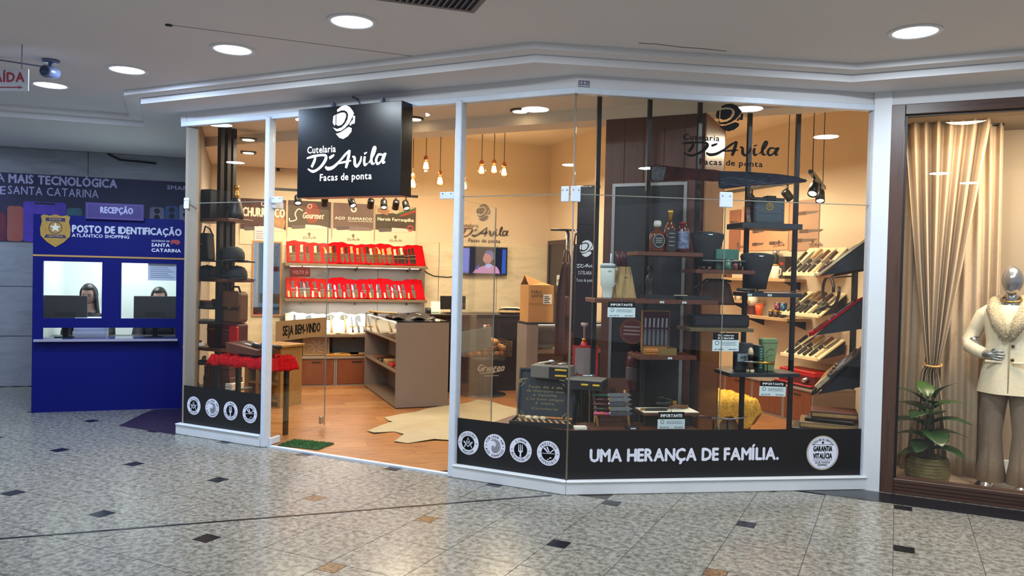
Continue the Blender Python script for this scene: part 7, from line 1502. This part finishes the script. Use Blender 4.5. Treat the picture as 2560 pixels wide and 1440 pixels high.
for k, (tx, w_, z_) in enumerate((('Todo dia é dia', .26, .265), ('de churrasco com', .28, .235), ('a família', .18, .205), ('e os bons amigos', .28, .175), ('à mesa', .14, .145), ('Cutelaria', .20, .105))): text(mb, tx, .01, z_, .017, w_, -.0015, 'c', skew=.3, bold=.03)
o = mb.build('gold_lettering', GOLDT, t); o.matrix_local = lidr.matrix_local; mb = MB()
for sx in (-1, 1):
    for sz in (0, 1):
        cx_, cz_ = sx * (cw - .06), .06 + .24 * sz; zs = 1 if sz else -1
        stroke(mb, [(cx_ - sx * .05, cz_ + zs * .03), (cx_, cz_ + zs * .025), (cx_ + sx * .025, cz_), (cx_ + sx * .025, cz_ - zs * .05)], [.004, .012, .010, .004], -.0015, 4); disc(mb, cx_ + sx * .012, cz_ + zs * .01, .014, -.0016, -.0005, .007, 12); stroke(mb, [(cx_ - sx * .03, cz_ + zs * .01), (cx_ - sx * .01, cz_ - zs * .01), (cx_ + sx * .01, cz_ - zs * .03)], [.003, .008, .003], -.0015, 4)
o = mb.build('gold_scrollwork', GOLDT, t); o.matrix_local = lidr.matrix_local
# stand with grooming kit above the lid
def kit(lb, x0, x1, y0, y1, d, m, fr='A'):
    u0, u1, z0, z1 = pb(fr, d, x0, y0, x1, y1); w = (u1 - u0) / 2; h = z1 - z0; t = thing('barbecue_kit', lb, 'kit', fr, (u0 + u1) / 2, d + .13, z0, 8); return t, w, h, z0
t, w, h, zk = kit('taupe kit tray of barbecue tools with yellow handled drawer', 1322, 1422, 900, 948, .30, TAUPE)
MB().prism([(-w, -.12), (w * .9, -.12), (w, .10), (-w * .95, .10)], 0, h * .7, 'z').build('case', mat('kit_grey', '#6f645c', .5), t, .01, 2); MB().prism([(-w * .1, -.125), (w * .88, -.125), (w * .88, -.119), (-w * .1, -.119)], .01, h * .62, 'z').build('black_front', BLACK, t); [MB().tube([(w * .2, -.13, z_), (w * .75, -.13, z_)], .008, 8).build('yellow_handle', mat('handle_yellow', '#c9a01e', .4), t) for z_ in (h * .2, h * .5)]
for k in range(4): MB().tube([(-w * .7 + .05 * k, -.06, h * .74), (-w * .3 + .06 * k, .06, h * .76)], [.008, .012], 8).build('tool_handle', (HC['cream'], HC['dark'], HC['brown'], STEEL)[k], t)
MB().lathe([(0, 0), (.022, .006), (.02, .02), (0, .024)], 12).build('white_knob', WHITE, t).location = (-w * .25, .04, h * .72); MB().tube([(-w * .5, 0, 0), (-w * .5, 0, .012 - zk)], .012, 8).build('stand_leg', BLACKM, t); MB().tube([(w * .5, 0, 0), (w * .5, 0, .012 - zk)], .012, 8).build('stand_leg', BLACKM, t)
t, w, h, zk = kit('flat black kit case with striped grey lid and two yellow catches', 1405, 1496, 938, 976, .22, BLACK); MB().box(-w, w, -.10, .10, 0, h * .6).build('case', BLACK, t); box(-w * .95, w * .95, -.098, .098, h * .6, h * .68).build('lid', mat('kit_lid', '#8a8478', .5), t); [MB().box(-w * .9, w * .9, -.07 + .05 * k, -.062 + .05 * k, h * .68, h * .70).build('stripe', mat('kit_stripe', '#5a564e', .5), t) for k in range(4)]; [MB().tube([(x, -.103, h * .35), (x + .05, -.103, h * .35)], .008, 8).build('yellow_catch', MATS['handle_yellow'], t) for x in (-w * .1, w * .5)]; [MB().tube([(x, 0, 0), (x, 0, ZPL - zk)], .012, 8).build('stand_leg', BLACKM, t) for x in (-w * .6, w * .6)]
# red case standing by the tower
u0, u1, z0, z1 = pb('B', .34, 1450, 868, 1512, 945); t = thing('red_case', 'open red hard case with grey lining near the walnut tower', 'case', 'B', (u0 + u1) / 2 - .03, .44, z0, -6); w = (u1 - u0) / 2; h = z1 - z0
MB().box(-w, w, -.005, .02, 0, h).build('raised_lid', REDL, t); MB().box(-w + .015, w - .03, -.009, -.005, .015, h - .015).build('grey_lining', mat('lining_pink', '#7a6a66', .7), t); MB().prism([(-w, -.10), (w, -.10), (w, 0), (-w, 0)], -.03, .0, 'z').build('base_tray', REDL, t); MB().tube([(-w * .3, -.05, .008), (w * .7, -.05, .01)], [.010, .014], 8).build('tool', STEEL, t); MB().tube([(-w * .5, .0, -.03), (-w * .5, .0, .012 - z0)], .014, 8).build('stand_leg', BLACKM, t); MB().tube([(w * .5, .0, -.03), (w * .5, .0, .012 - z0)], .014, 8).build('stand_leg', BLACKM, t)
t = thing('gas_torch', 'small red and brass torch bottle behind the open red case', 'torch', 'B', (u0 + u1) / 2 - .02, .53, .9); MB().lathe([(0, 0), (.03, 0), (.03, .10), (.018, .13), (0, .13)], 14).build('bottle', REDL, t); MB().lathe([(.018, .13), (.018, .15), (0, .15)], 12).build('brass_ring', BRASS, t); MB().lathe([(.010, .15), (.010, .24), (.03, .25), (.03, .27), (0, .27)], 12).build('nozzle', mat('torch_pink', '#a88a84', .4), t); MB().tube([(0, 0, 0), (0, 0, .012 - .9)], .012, 8).build('stand', BLACKM, t)
# stand of five knives
t = thing('knife_ladder', 'wooden ladder stand on the platform holding five knives', 'stand', 'B', bu(1530, 1040, .25), .25, ZPL, 0); wl = .12
u0, u1, z0, z1 = pb('B', .22, 1480, 978, 1578, 1045); zT = z1 - ZPL
for s_ in (-1, 1): MB().tube([(s_ * wl - .0, -.05, .0), (s_ * wl - .02, .03, zT)], .010, 6).build('rail', OAK, t)
b = MB().prism([(-.11, 0), (.10, 0), (.085, .09), (-.10, .09)], .0, .02); b.build('foot_board', WALNUT, t)
KC = ('green', 'wine', 'wine', 'dark', 'pink')
for k in range(5):
    z_ = zT - .03 - k * (zT - .12) / 4.4; y_ = .02 - .016 * k; s = thing('ladder_knife', ['green bolstered knife, top rung of the ladder stand', 'wine handled knife, second rung of the ladder stand', 'wine handled knife with dark blade, middle rung of the ladder stand', 'dark handled knife, fourth rung of the ladder stand', 'pink and orange handled knife, lowest rung of the ladder stand'][k], 'knife', 'B', bu(1530, 1040, .25) - .01, .25 + y_ - .035, ZPL + z_, 0, 'knives on the ladder stand')
    MB().tube([(-.15, 0, 0), (-.12, 0, .0), (-.03, 0, -.004)], [.010, .013, .011], 8).build('handle', HC[KC[k]], s); MB().prism([(-.03, -.016), (.12, -.014), (.15, .0), (.12, .014), (-.03, .014)], -.002, .002).build('blade', BLADED if k in (2, 4) else BLADE, s); MB().tube([(-.036, 0, 0), (-.026, 0, 0)], .015, 8).build('bolster', (BRASS if k % 2 else STEEL), s)
    if k == 4: MB().tube([(-.10, 0, 0), (-.075, 0, -.001)], .0135, 8).build('orange_ring', mat('ring_orange', '#b0561c', .4), s)
t = thing('branded_board', 'dark octagonal wooden board with a burnt emblem behind the knife ladder', 'board', 'B', bu(1532, 960, .35), .345, ZPL); u0, u1, z0, z1 = pb('B', .36, 1495, 945, 1578, 990); w = (u1 - u0) / 2; h = z1 - ZPL; s = MB().prism([(-w, 0), (w, 0), (w, h * .75), (w * .75, h), (-w * .75, h), (-w, h * .75)], 0, .018).build('board', WALNUT, t); mb = MB(); emblem(mb, 0, h * .72, .05, -.002, 0); mb.build('burnt_emblem', mat('burnt', '#1a0f0b', .7), s)
for k, (px, lb) in enumerate(((1450, 'white display block at the corner end of the platform'), (1580, 'small dark block beside the lowest price card'))): s = thing('display_block', lb, 'block', 'B', bu(px, 1070, .12), .12, ZPL); box(-.045, .045, -.03, .03, 0, (.022, .018)[k]).build('block', (CREAM, LEATHK)[k], s, .002); MB().box(-.02, .02, -.032, -.03, .004, .012).build('label', PAPER, s)
# bottom tray with dark sheathed knives
u0, u1, z0, z1 = pb('B', .2, 1602, 1022, 1742, 1036); t = thing('pale_tray', 'pale topped tray with dark leather pieces near the poles', 'tray', 'B', (u0 + u1) / 2, .24, z0); w = (u1 - u0) / 2; box(-w, w, -.10, .12, 0, .022).build('tray', WALNUT, t, .002); box(-w + .005, w - .005, -.095, .115, .022, .026).build('cloth', CREAM, t); MB().box(-w * .8, w * .8, -.02, .02, ZPL - z0, 0).build('riser', BLACK, t)
for k, (lb, x) in enumerate((('black leather sheath lying on the pale tray', -.09), ('curved brown horn lying on the pale tray', .09), ('dark belt coiled on the pale tray', .0))):
    s = thing(('leather_sheath', 'carved_horn', 'coiled_belt')[k], lb, ('sheath', 'horn', 'belt')[k], 'B', (u0 + u1) / 2 + x, (.22, .26, .30)[k], z0 + .026)
    if k == 0: MB().prism([(-.09, -.02), (.07, -.025), (.09, 0), (.07, .02), (-.09, .015)], 0, .016, 'z').build('sheath', LEATHK, s, .004); MB().prism([(-.12, -.01), (-.09, -.01), (-.09, .01), (-.12, .01)], .002, .016, 'z').build('handle', BRASS, s)
    elif k == 1: MB().tube([(-.08, 0, .012), (-.02, .01, .024), (.05, .02, .018), (.09, .05, .012)], [.006, .014, .016, .012], 8).build('horn', HC['brown'], s); MB().tube([(.085, .047, .012), (.095, .055, .012)], .014, 8).build('brass_rim', BRASS, s)
    else: MB().tube([(.07 * math.cos(a * .45) * (1 - a * .02), .05 * math.sin(a * .45), .02 + .003 * a) for a in range(24)], .010, 6).build('strap', LEATHK, s); MB().box(.06, .09, -.015, .015, .03, .06).build('buckle', BRASS, s)
# curved sword on a stand in front of the pouf
t = thing('curved_dagger', 'curved dark dagger with wine grip on a low stand in front of the yellow stool', 'knife', 'B', bu(1800, 1045, .16), .16, .40)
u0 = bu(1735, 1040, .16) - bu(1800, 1045, .16); u1 = bu(1872, 1045, .16) - bu(1800, 1045, .16); zk = q('B', 1800, 1044, .16)[1] - .40
MB().tube([(u0, 0, zk + .012), (u0 + .05, 0, zk + .008), (u0 * .35, 0, zk)], [.012, .010, .012], 8).build('handle', HC['wine'], t); MB().tube([(u0 * .35, 0, zk), (u1 * .3, 0, zk - .012), (u1 * .75, 0, zk - .006), (u1, 0, zk + .016)], [.012, .014, .011, .002], 8, .5).build('blade', BLADED, t); MB().lathe([(0, -.012), (.016, 0), (0, .012)], 10, (u0, 0, zk + .012)).build('pommel', BRASS, t)
for x in (-.05, .06): MB().prism([(x - .006, 0), (x + .006, 0), (x + .005, zk - .02), (x - .005, zk - .02)], -.006, .006).build('stand_post', BLACKM, t)
box(u0 * .9, u1 * .6, -.05, .05, 0 - .012, 0).build('stand_base', CREAM, t, .002); MB().box(u0 * .5, -.02, -.02, .02, -.388, -.012).build('stand_foot', BLACK, t)
# yellow fur stool
px_, py_ = -1.55, 8.05; frame('F', -1.58, 7.66, -42)
t = thing('fur_stool', 'stool covered by a bright yellow fur standing on the shop floor', 'stool', 'F', 0, 0, .012); YF = mat('fur_yellow', '#ffcf52', .95, kind='fur', scale=45, amt=.4, bump=.8); sw, sd, shh = .34, .26, .40
box(-sw + .03, sw - .03, -sd + .03, sd - .03, .0, shh - .03).build('seat_box', mat('stool_box', '#7d7462', .7), t, .01); MB().box(sw * .2, sw * .4, -sd + .024, -sd + .03, .05, .12).build('box_label', mat('label_slate', '#5a6468', .5), t)
def fz(a, b):
    x, y = (a - .5) * 2, (b - .5) * 2; ex = max(abs(x), abs(y)); k = .82; dr = max(0, ex - k) / (1 - k)
    X = max(-sw - .015, min(sw + .015, x * sw / k)); Y = max(-sd - .015, min(sd + .015, y * sd / k)); n_ = .012 * math.sin(x * 11 + y * 4) + .008 * math.sin(y * 17 + x * 9)
    return (X + (.02 * x * dr), Y + .02 * y * dr, shh + .02 + n_ - .20 * dr * (1 + .35 * math.sin(a * 13 + b * 11)) - .02 * (x * x + y * y) * .5)
MB().grid(60, 48, fz, True, (0, 0, -.012)).build('fur_cover', YF, t)
mb = MB(); r_ = random.Random(9)
for k in range(7000):
    a, b = r_.random(), r_.random(); p = Vector(fz(a, b)); tip = p + Vector((r_.gauss(.004, .006) + .008 * (a - .5), r_.gauss(0, .006) + .008 * (b - .5), .007 - .02 * (max(abs(a - .5), abs(b - .5)) > .41))); mb.add([p + Vector((-.003, 0, 0)), p + Vector((.003, 0, 0)), tip], [(0, 1, 2)])
o = mb.build('fur_pile', YF, t); o['kind'] = 'stuff'
# ---- back right wall: posters, cabinets, white tilted trays
def pR(x0, x1, y0, y1, lb, m, kn_):
    u0, u1, z0, z1 = pb('R', -.015, x0, y0, x1, y1); w, h = u1 - u0, z1 - z0; t = thing('wall_poster', lb, 'poster', 'R', u0, -.006, z0); s = box(0, w, -.004, .004, 0, h).build('sheet', m, t)
    for x, z, L, c in kn_:
        MB().prism([(w * x, h * z - .02), (w * x + L * .4, h * z - .022), (w * x + L * .4, h * z + .022), (w * x, h * z + .018)], -.006, -.004).build('handle_picture', mat('pic_handle', '#5a4030', .5), s); MB().prism([(w * x + L * .4, h * z - .018), (w * x + L * .85, h * z - .01), (w * x + L, h * z + .012), (w * x + L * .4, h * z + .02)], -.006, -.004).build('blade_picture', mat('pic_blade', c, .4), s)
    mb = MB(); emblem(mb, w * .82, h * .17, .05, -.006, -.004); script_name(mb, w * .70, h * .06, .22, -.006); mb.build('small_logo', mat('logo_brown', '#5a4634', .6), s)
PKA = mat('poster_pink', '#d39a72', .55, kind='noise', scale=2, amt=.06); PKB = mat('poster_tan', '#b08a6c', .55, kind='noise', scale=2, amt=.1)
pR(1822, 1850, 525, 628, 'narrow reddish poster strip behind the pole by the tower', mat('poster_rust', '#a56a4a', .55, kind='noise', scale=3, amt=.2), ((.1, .7, .18, '#6a5a50'),))
pR(1854, 1970, 510, 626, 'pink poster with rows of knives below the gift box', PKA, ((.25, .72, .30, '#8a7a70'), (.25, .42, .26, '#8a7a70'), (.62, .48, .26, '#e0c8a8'), (.25, .14, .24, '#6a4a3c'), (.62, .15, .26, '#5a4a44')))
pR(1972, 2046, 500, 626, 'tan poster with two long knives and a small logo, nearest the white trays', PKB, ((.3, .74, .36, '#8f7a68'), (.36, .38, .40, '#6f6058'), (.12, .2, .44, '#5f5248')))
RCB = -.55
def rcab(ua, ub, lb, h=.355):
    t = thing('floor_cabinet', lb, 'cabinet', 'R', ua, 0, .012); w = ub - ua; d0 = RCB
    MB().box(0, .022, d0, -.004, 0, h).box(w - .022, w, d0, -.004, 0, h).box(.022, w - .022, d0, -.004, .0, .03).box(.022, w - .022, -.02, -.004, .03, h).build('carcass', TAUPE, t); box(-.001, w + .001, d0 - .012, -.004, h, h + .02).build('top', TAUPE, t, .002); dr = box(.026, w - .026, d0 - .004, d0 + .014, .034, h - .006).build('door', WALNUT2, t, .002); MB().box(w * .38, w * .62, d0 - .009, d0 - .003, h - .055, h - .04).build('handle_slot', BLACK, dr)
cu = [q('R', px, 960, RCB)[0] for px in (1752, 1812, 1880, 1958, 2034)]
for k in range(4): rcab(cu[k] + .002, cu[k + 1] - .002, ['walnut floor cabinet half hidden by the walnut tower', 'walnut floor cabinet above the far edge of the yellow stool', 'walnut floor cabinet behind the tilted price card', 'walnut floor cabinet nearest the corner tray wall'][k])
TRW = mat('tray_cream', '#ead9ae', .7, kind='noise', scale=20, amt=.06)
def tray(fr, ua, ub, dF, zF, dB, zB, m, lb, side, group=None):
    t = thing('tilted_tray', lb, 'tray', fr, 0, 0, 0); n = Vector((0, zF - zB, dB - dF)).normalized() * .012
    mb = MB(); v = [(ua, dF, zF), (ub, dF, zF), (ub, dB, zB), (ua, dB, zB)]; o_ = Vector((0, (zB - zF), -(dB - dF))).normalized() * .016
    mb.add(v + [tuple(Vector(p) + o_) for p in v], [(0, 1, 2, 3), (7, 6, 5, 4), (0, 4, 5, 1), (1, 5, 6, 2), (2, 6, 7, 3), (3, 7, 4, 0)]); mb.build('board', m, t)
    box(ua, ub, dF - .016, dF - .001, zF - .02, zF + .018).build('front_lip', m, t, .003)
    for u in (ua + .03, ub - .03): MB().prism([(dF + .03, zF - .01), (-.03, zF + (zB - zF) * .25), (-.03, zB - .02), (dB - .01, zB - .02)], u - .008, u + .008, 'x').build('side_bracket', NAVY, t)
    return t
def tknives(fr, ua, ub, dF, zF, dB, zB, n, hs, grp, place, start, k0=0):
    tl = -math.degrees(math.atan2(dB - dF, zB - zF)); L = math.hypot(dB - dF, zB - zF)
    for k in range(n):
        u = ua + (ub - ua) * (k + .5) / n
        h = hs[k % len(hs)]; s = min(1.22, L / .30) * (.95 + .06 * (k % 3))
        dd, zz_ = dF + .015, zF + .026
        lb = '%s knife from the %s, %s' % (ORD[k], place, h)
        if hs[0] == 'horn': bare(fr, u, dd, zz_ + .012, tl, h, lb + ' handle, bare', grp, (1.5 * s, 2.4, s), 0, 8 * ((k % 3) - 1))
        elif k % 2 == 0: sheathed(fr, u, dd, zz_, tl, h, 'black' if k % 3 else 'olive', lb + ' handle, sheathed', grp, s, 0, 6 * ((k % 3) - 1))
        else: bare(fr, u, dd, zz_, tl, h, lb + ' handle, bare', grp, s, 0, 5 * ((k % 2) - .5))
UA, UB = -1.02, -.42
for (zF, zB, dB, nm, nk) in ((1.60, 1.90, -.06, 'highest cream tray on the back wall', 7), (1.16, 1.41, -.06, 'middle cream tray on the back wall', 8), (.70, .91, -.06, 'lowest cream tray on the back wall', 6)):
    tray('R', UA, UB, -.40, zF, dB, zB, TRW, nm + ' near the corner', 1); tknives('R', UA + .02, UB - .02, -.40, zF, dB, zB, nk, ('dark', 'dark', 'tan', 'dark', 'brown', 'cream', 'wine', 'dark'), 'knives on the ' + nm.replace(' on the back wall', ''), 'pole on the ' + nm.replace(' on the back wall', ''), 0)
t = thing('wall_upright', 'black slotted upright bar between the cream trays and the corner', 'upright', 'R', UB + .08, -.03, .4); box(-.02, .02, -.02, .028, 0, 1.5).build('bar', BLACKM, t); [MB().box(-.006, .006, -.022, -.02, .1 + .2 * k, .13 + .2 * k).build('slot', KPRINT, t) for k in range(6)]
t = thing('coiled_whip', 'black coiled leather whip hanging at the corner between the trays', 'whip', 'R', UB + .04, -.32, 1.42); pts = [(.10 * math.cos(a * .35), -.03 + .004 * a, .16 * math.sin(a * .35)) for a in range(20)]; MB().tube(pts, .016, 8).build('coil', LEATHK, t); MB().tube([(-.02, 0, -.14), (-.12, -.02, -.20), (-.22, -.03, -.24)], [.018, .022, .016], 8).build('grip', LEATHK, t); MB().tube([(.0, .05, .15), (.02, .28, .17)], .008, 6).build('hook', BLACKM, t)
t = thing('red_case', 'red and black hard case on the low shelf under the lowest cream tray', 'case', 'R', (UA + UB) / 2, -.30, .40); w = .29; MB().box(-w, w, -.13, .13, 0, .10).build('lower_shell', mat('case_darkred', '#5a1418', .4), t); box(-w, w, -.13, .13, .10, .16).build('lid', REDL, t, .008); box(-w - .02, w, -.18, -.135, .0, .018).build('red_lip', REDL, t, .004); MB().tube([(.12, -.15, .05), (.17, -.16, .06), (.2, -.14, .09)], [.02, .03, .02], 8).build('grey_handle', STEEL, t)
t = thing('wall_shelf', 'dark low shelf under the red case', 'shelf', 'R', 0, 0, 0); MB().box(UA - .02, UB + .02, -.50, -.004, .377, .399).build('board', NAVY, t)
# shelves with jars and cups
SHB = mat('shelf_beige', '#b99a72', .5)
def wshelf(px0, px1, py, d, lb, m=SHB, th=.035):
    u0, z = q('R', px0, py, -d); u1, _ = q('R', px1, py, -d); t = thing('wall_shelf', lb, 'shelf', 'R', 0, 0, 0); box(u0, u1, -d, -.005, z - th, z).build('board', m, t, .002)
    for u in (u0 + .08, u1 - .08): MB().prism([(-.02, z - th), (-d + .03, z - th), (-.02, z - th - .10)], u - .008, u + .008, 'x').build('bracket', BLACKM, t)
    return u0, u1, z, d
w1_ = wshelf(1756, 1962, 692, .30, 'beige wall shelf with cream jars behind the gift box pole'); w2_ = wshelf(1810, 1864, 748, .30, 'short beige wall shelf with white cups'); w3_ = wshelf(1846, 1968, 785, .34, 'beige wall shelf with the orange cup')
def ws(nm, lb, cat, px, w_, dd=.1, rot=0): return thing(nm, lb, cat, 'R', q('R', px, 700, -w_[3] + dd)[0], -w_[3] + dd, w_[2], rot)
for k, px in enumerate((1922, 1940)):
    t = ws('ceramic_mug', ['first', 'second'][k] + ' cream ceramic mug on the beige wall shelf', 'mug', px, w1_, .09); MB().lathe([(0, 0), (.05, 0), (.052, .01), (.052, .15), (.047, .15), (.045, .02), (0, .02)], 18).build('cup', CREAM, t); MB().lathe([(.053, .15), (.053, .168), (.0, .17)], 18).build('lid', BRASS, t); MB().tube([(.05, 0, .12), (.085, 0, .11), (.085, 0, .05), (.05, 0, .04)], .009, 8).build('handle', CREAM, t)
t = ws('tall_thermos', 'tall black thermos behind the cream mugs', 'thermos', 1938, w1_, .22); MB().lathe([(0, 0), (.05, 0), (.05, .26), (.04, .28), (0, .28)], 18).build('body', BLACK, t); MB().lathe([(.041, .28), (.041, .34), (0, .342)], 18).build('cap', STEEL, t)
t = ws('dark_box', 'dark upright box next to the cream mugs', 'box', 1962, w1_, .14); box(-.06, .06, -.05, .05, 0, .26).build('box', mat('box_dark', '#2a2320', .5), t, .003); MB().box(-.03, .03, -.052, -.05, .16, .19).build('label', REDL, t)
for k, px in enumerate((1775, 1795, 1818)): t = ws('white_box', ['first', 'second', 'third'][k] + ' small pale box on the beige wall shelf left of the pole', 'box', px, w1_, .06); box(-.06, .06, -.03, .03, 0, .05).build('box', (CREAM, mat('box_tan', '#b98a50', .6), HC['brown'])[k], t, .002); MB().box(-.03, .03, -.032, -.03, .015, .03).build('label', KPRINT, t)
for k, px in enumerate((1820, 1833, 1848)): t = ws('white_cup', ['first', 'second', 'third'][k] + ' small white cup on the short wall shelf', 'cup', px, w2_, .07); MB().lathe([(0, 0), (.026, 0), (.032, .06), (.028, .06), (.022, .01), (0, .01)], 14).build('cup', CREAM, t); MB().lathe([(.0325, .05), (.033, .055), (.0325, .06)], 14).build('rim', HC['tan'], t)
t = ws('sauce_bottle', 'slim red sauce bottle with white cap by the pole', 'bottle', 1811, w2_, .05); MB().lathe([(0, 0), (.028, 0), (.028, .20), (.014, .26), (.013, .33), (0, .33)], 14).build('body', REDL, t); MB().lathe([(.015, .33), (.015, .37), (0, .372)], 12).build('cap', WHITE, t); MB().lathe([(.0285, .06), (.029, .065), (.029, .13), (.0285, .135)], 14).build('label', CREAM, t)
t = ws('orange_cup', 'bright orange tapered cup on the wall shelf', 'cup', 1900, w3_, .08); MB().lathe([(0, 0), (.034, 0), (.050, .14), (.046, .14), (.030, .01), (0, .01)], 18).build('cup', mat('orange_plastic', '#e2581a', .4), t); MB().lathe([(.050, .132), (.053, .136), (.053, .142), (.047, .142)], 18).build('rim', mat('orange_plastic', '#e2581a', .4), t)
t = ws('paper_roll', 'cream cylindrical tub on a red box behind the orange cup', 'tub', 1884, w3_, .16); box(-.07, .07, -.05, .05, 0, .11).build('red_box', mat('box_wine', '#6a2a28', .5, kind='noise', scale=20, amt=.5), t, .003); MB().lathe([(0, .11), (.058, .11), (.058, .22), (0, .222)], 18).build('tub', CREAM, t)
for k, px in enumerate((1930, 1943, 1957)): t = ws('spice_jar', ['first', 'second', 'third'][k] + ' dark spice jar with a gold lid beyond the orange cup', 'jar', px, w3_, .06); MB().lathe([(0, 0), (.026, 0), (.028, .01), (.028, .06), (0, .06)], 14).build('jar', mat('jar_dark', '#2a1a12', .25), t); MB().lathe([(.029, .06), (.029, .08), (0, .082)], 14).build('lid', CAPG, t)
for k, px in enumerate((1947, 1961)): t = ws('metal_cup', ['plum coloured', 'blue'][k] + ' metal cup behind the spice jars', 'cup', px, w3_, .20); MB().lathe([(0, 0), (.036, 0), (.042, .17), (.038, .17), (.032, .01), (0, .01)], 16).build('cup', mat('cup_%d' % k, ('#6a2a3c', '#24506e')[k], .3, .4), t); MB().lathe([(.0425, .16), (.044, .165), (.0425, .17)], 16).build('rim', STEEL, t)
# ---- side wall trays seen end-on
for k, (dF, zF, dB, zB, m, lb, nk, hs) in enumerate(((-.46, 1.585, -.10, 1.885, TRW, 'highest end-on tray with a cream lining on the side wall', 8, ('dark', 'wine', 'dark')), (-.485, 1.09, -.13, 1.40, RED, 'middle end-on tray lined with red plush on the side wall', 6, ('dark', 'brown')), (-.45, .60, -.08, .99, BLACK, 'lowest end-on tray crowded with horn handled knives', 12, ('horn', 'tan', 'horn', 'cream')))):
    tray('N', -1.75, -.52, dF, zF, dB, zB, m, lb, 1); tknives('N', -1.72, -.56, dF, zF, dB, zB, nk, hs, 'knives on the %s end-on tray' % lb.split()[0], 'far end of the %s end-on tray' % lb.split()[0], 0)
for k, u in enumerate((-.54, -1.73)): t = thing('wall_upright', ['black upright bar beside the right hand post of the shop front', 'black upright bar behind the end-on trays'][k], 'upright', 'N', u, -.03, .012); box(-.022, .022, -.03, .028, 0, 1.93).build('bar', BLACKM, t); MB().box(-.05, .05, -.06, .028, 0, .012).build('foot', BLACKM, t)
# ---- leather folders on a low stand in the right corner
ZF_ = .40; fx, fy = -.60, 6.72
t = thing('corner_plinth', 'dark low plinth in the corner below the end-on trays', 'plinth', 'O', -.47, 6.75, .012); box(-.28, .28, -.20, .30, 0, .33).build('plinth', mat('plinth_dark', '#2a211d', .5), t, .004); MB().box(-.285, .285, -.205, -.2, .30, .33).build('edge', WALNUT, t)
z_ = .342
for k, (w, dpt, h, m, lb, ro) in enumerate(((.25, .19, .035, LEATHK, 'black portfolio at the bottom of the corner stack', 0), (.22, .17, .05, mat('wood_tan', '#7a5c3c', .5, kind='wood', scale=5, amt=.3), 'tan wooden board with a blade on it in the corner stack', 4), (.18, .15, .03, LEATHK, 'dark leather folder below the brown case in the corner stack', -4), (.17, .13, .06, mat('case_brown', '#5f3222', .4, kind='noise', scale=15, amt=.2), 'reddish brown leather case on top of the corner stack', 6))):
    t = thing('leather_folder', lb, 'folder', 'O', -.47 + .015 * k, 6.73, z_, ro, 'stack in the corner'); box(-w, w, -dpt, dpt, 0, h).build('cover', m, t, .008, 2); MB().box(-w * .95, w * .95, -dpt - .002, -dpt, h * .3, h * .7).build('pages', HC['tan'] if k % 2 else BLACKM, t); z_ += h
t = thing('blade_sheath', 'shiny blade lying in front of the corner stack', 'knife', 'O', -.60, 6.53, .345, 8); MB().prism([(-.12, -.012), (.05, -.014), (.09, 0), (.05, .012), (-.12, .012)], 0, .006, 'z').build('blade', BLADE, t); MB().tube([(.09, 0, .01), (.2, .0, .012)], [.010, .012], 8).build('handle', HC['dark'], t)
# ---- light track in the back right
z_ = q('R', 1860, 478, -1.05)[1]
sp = []
for px, yaw, tl, lb, e in ((1792, 10, 24, 'black spotlight pointing away next to the walnut tower', 5), (1880, 150, -40, 'spotlight glowing beside the glass clamp of the corner pane', 26), (1968, 170, -42, 'lower glaring spotlight right of the gift box', 26)): sp.append((q('R', px, 490, -1.05)[0], yaw, tl, lb, e))
track('R', -1.05, z_, sp[0][0] - .25, sp[-1][0] + .25, sp, 'black light track near the posters of the back right wall', ZH, (sp[0][0], sp[-1][0]))
z2_ = 2.42
sp = [(-.75, 80, -40, 'upper glaring spotlight at the corner of the two light tracks', 22), (-1.35, 100, -30, 'spotlight high on the side wall track', 22)]
track('N', -.52, z2_, -1.75, -.45, sp, 'black light track near the side wall', ZH, (-1.6, -.6))
light('fill_spot', 'SPOT', W('R', -1.6, -1.2, 2.6), 30, (1, .80, .52), .05, 80, W('R', -1.0, -.1, 1.6))
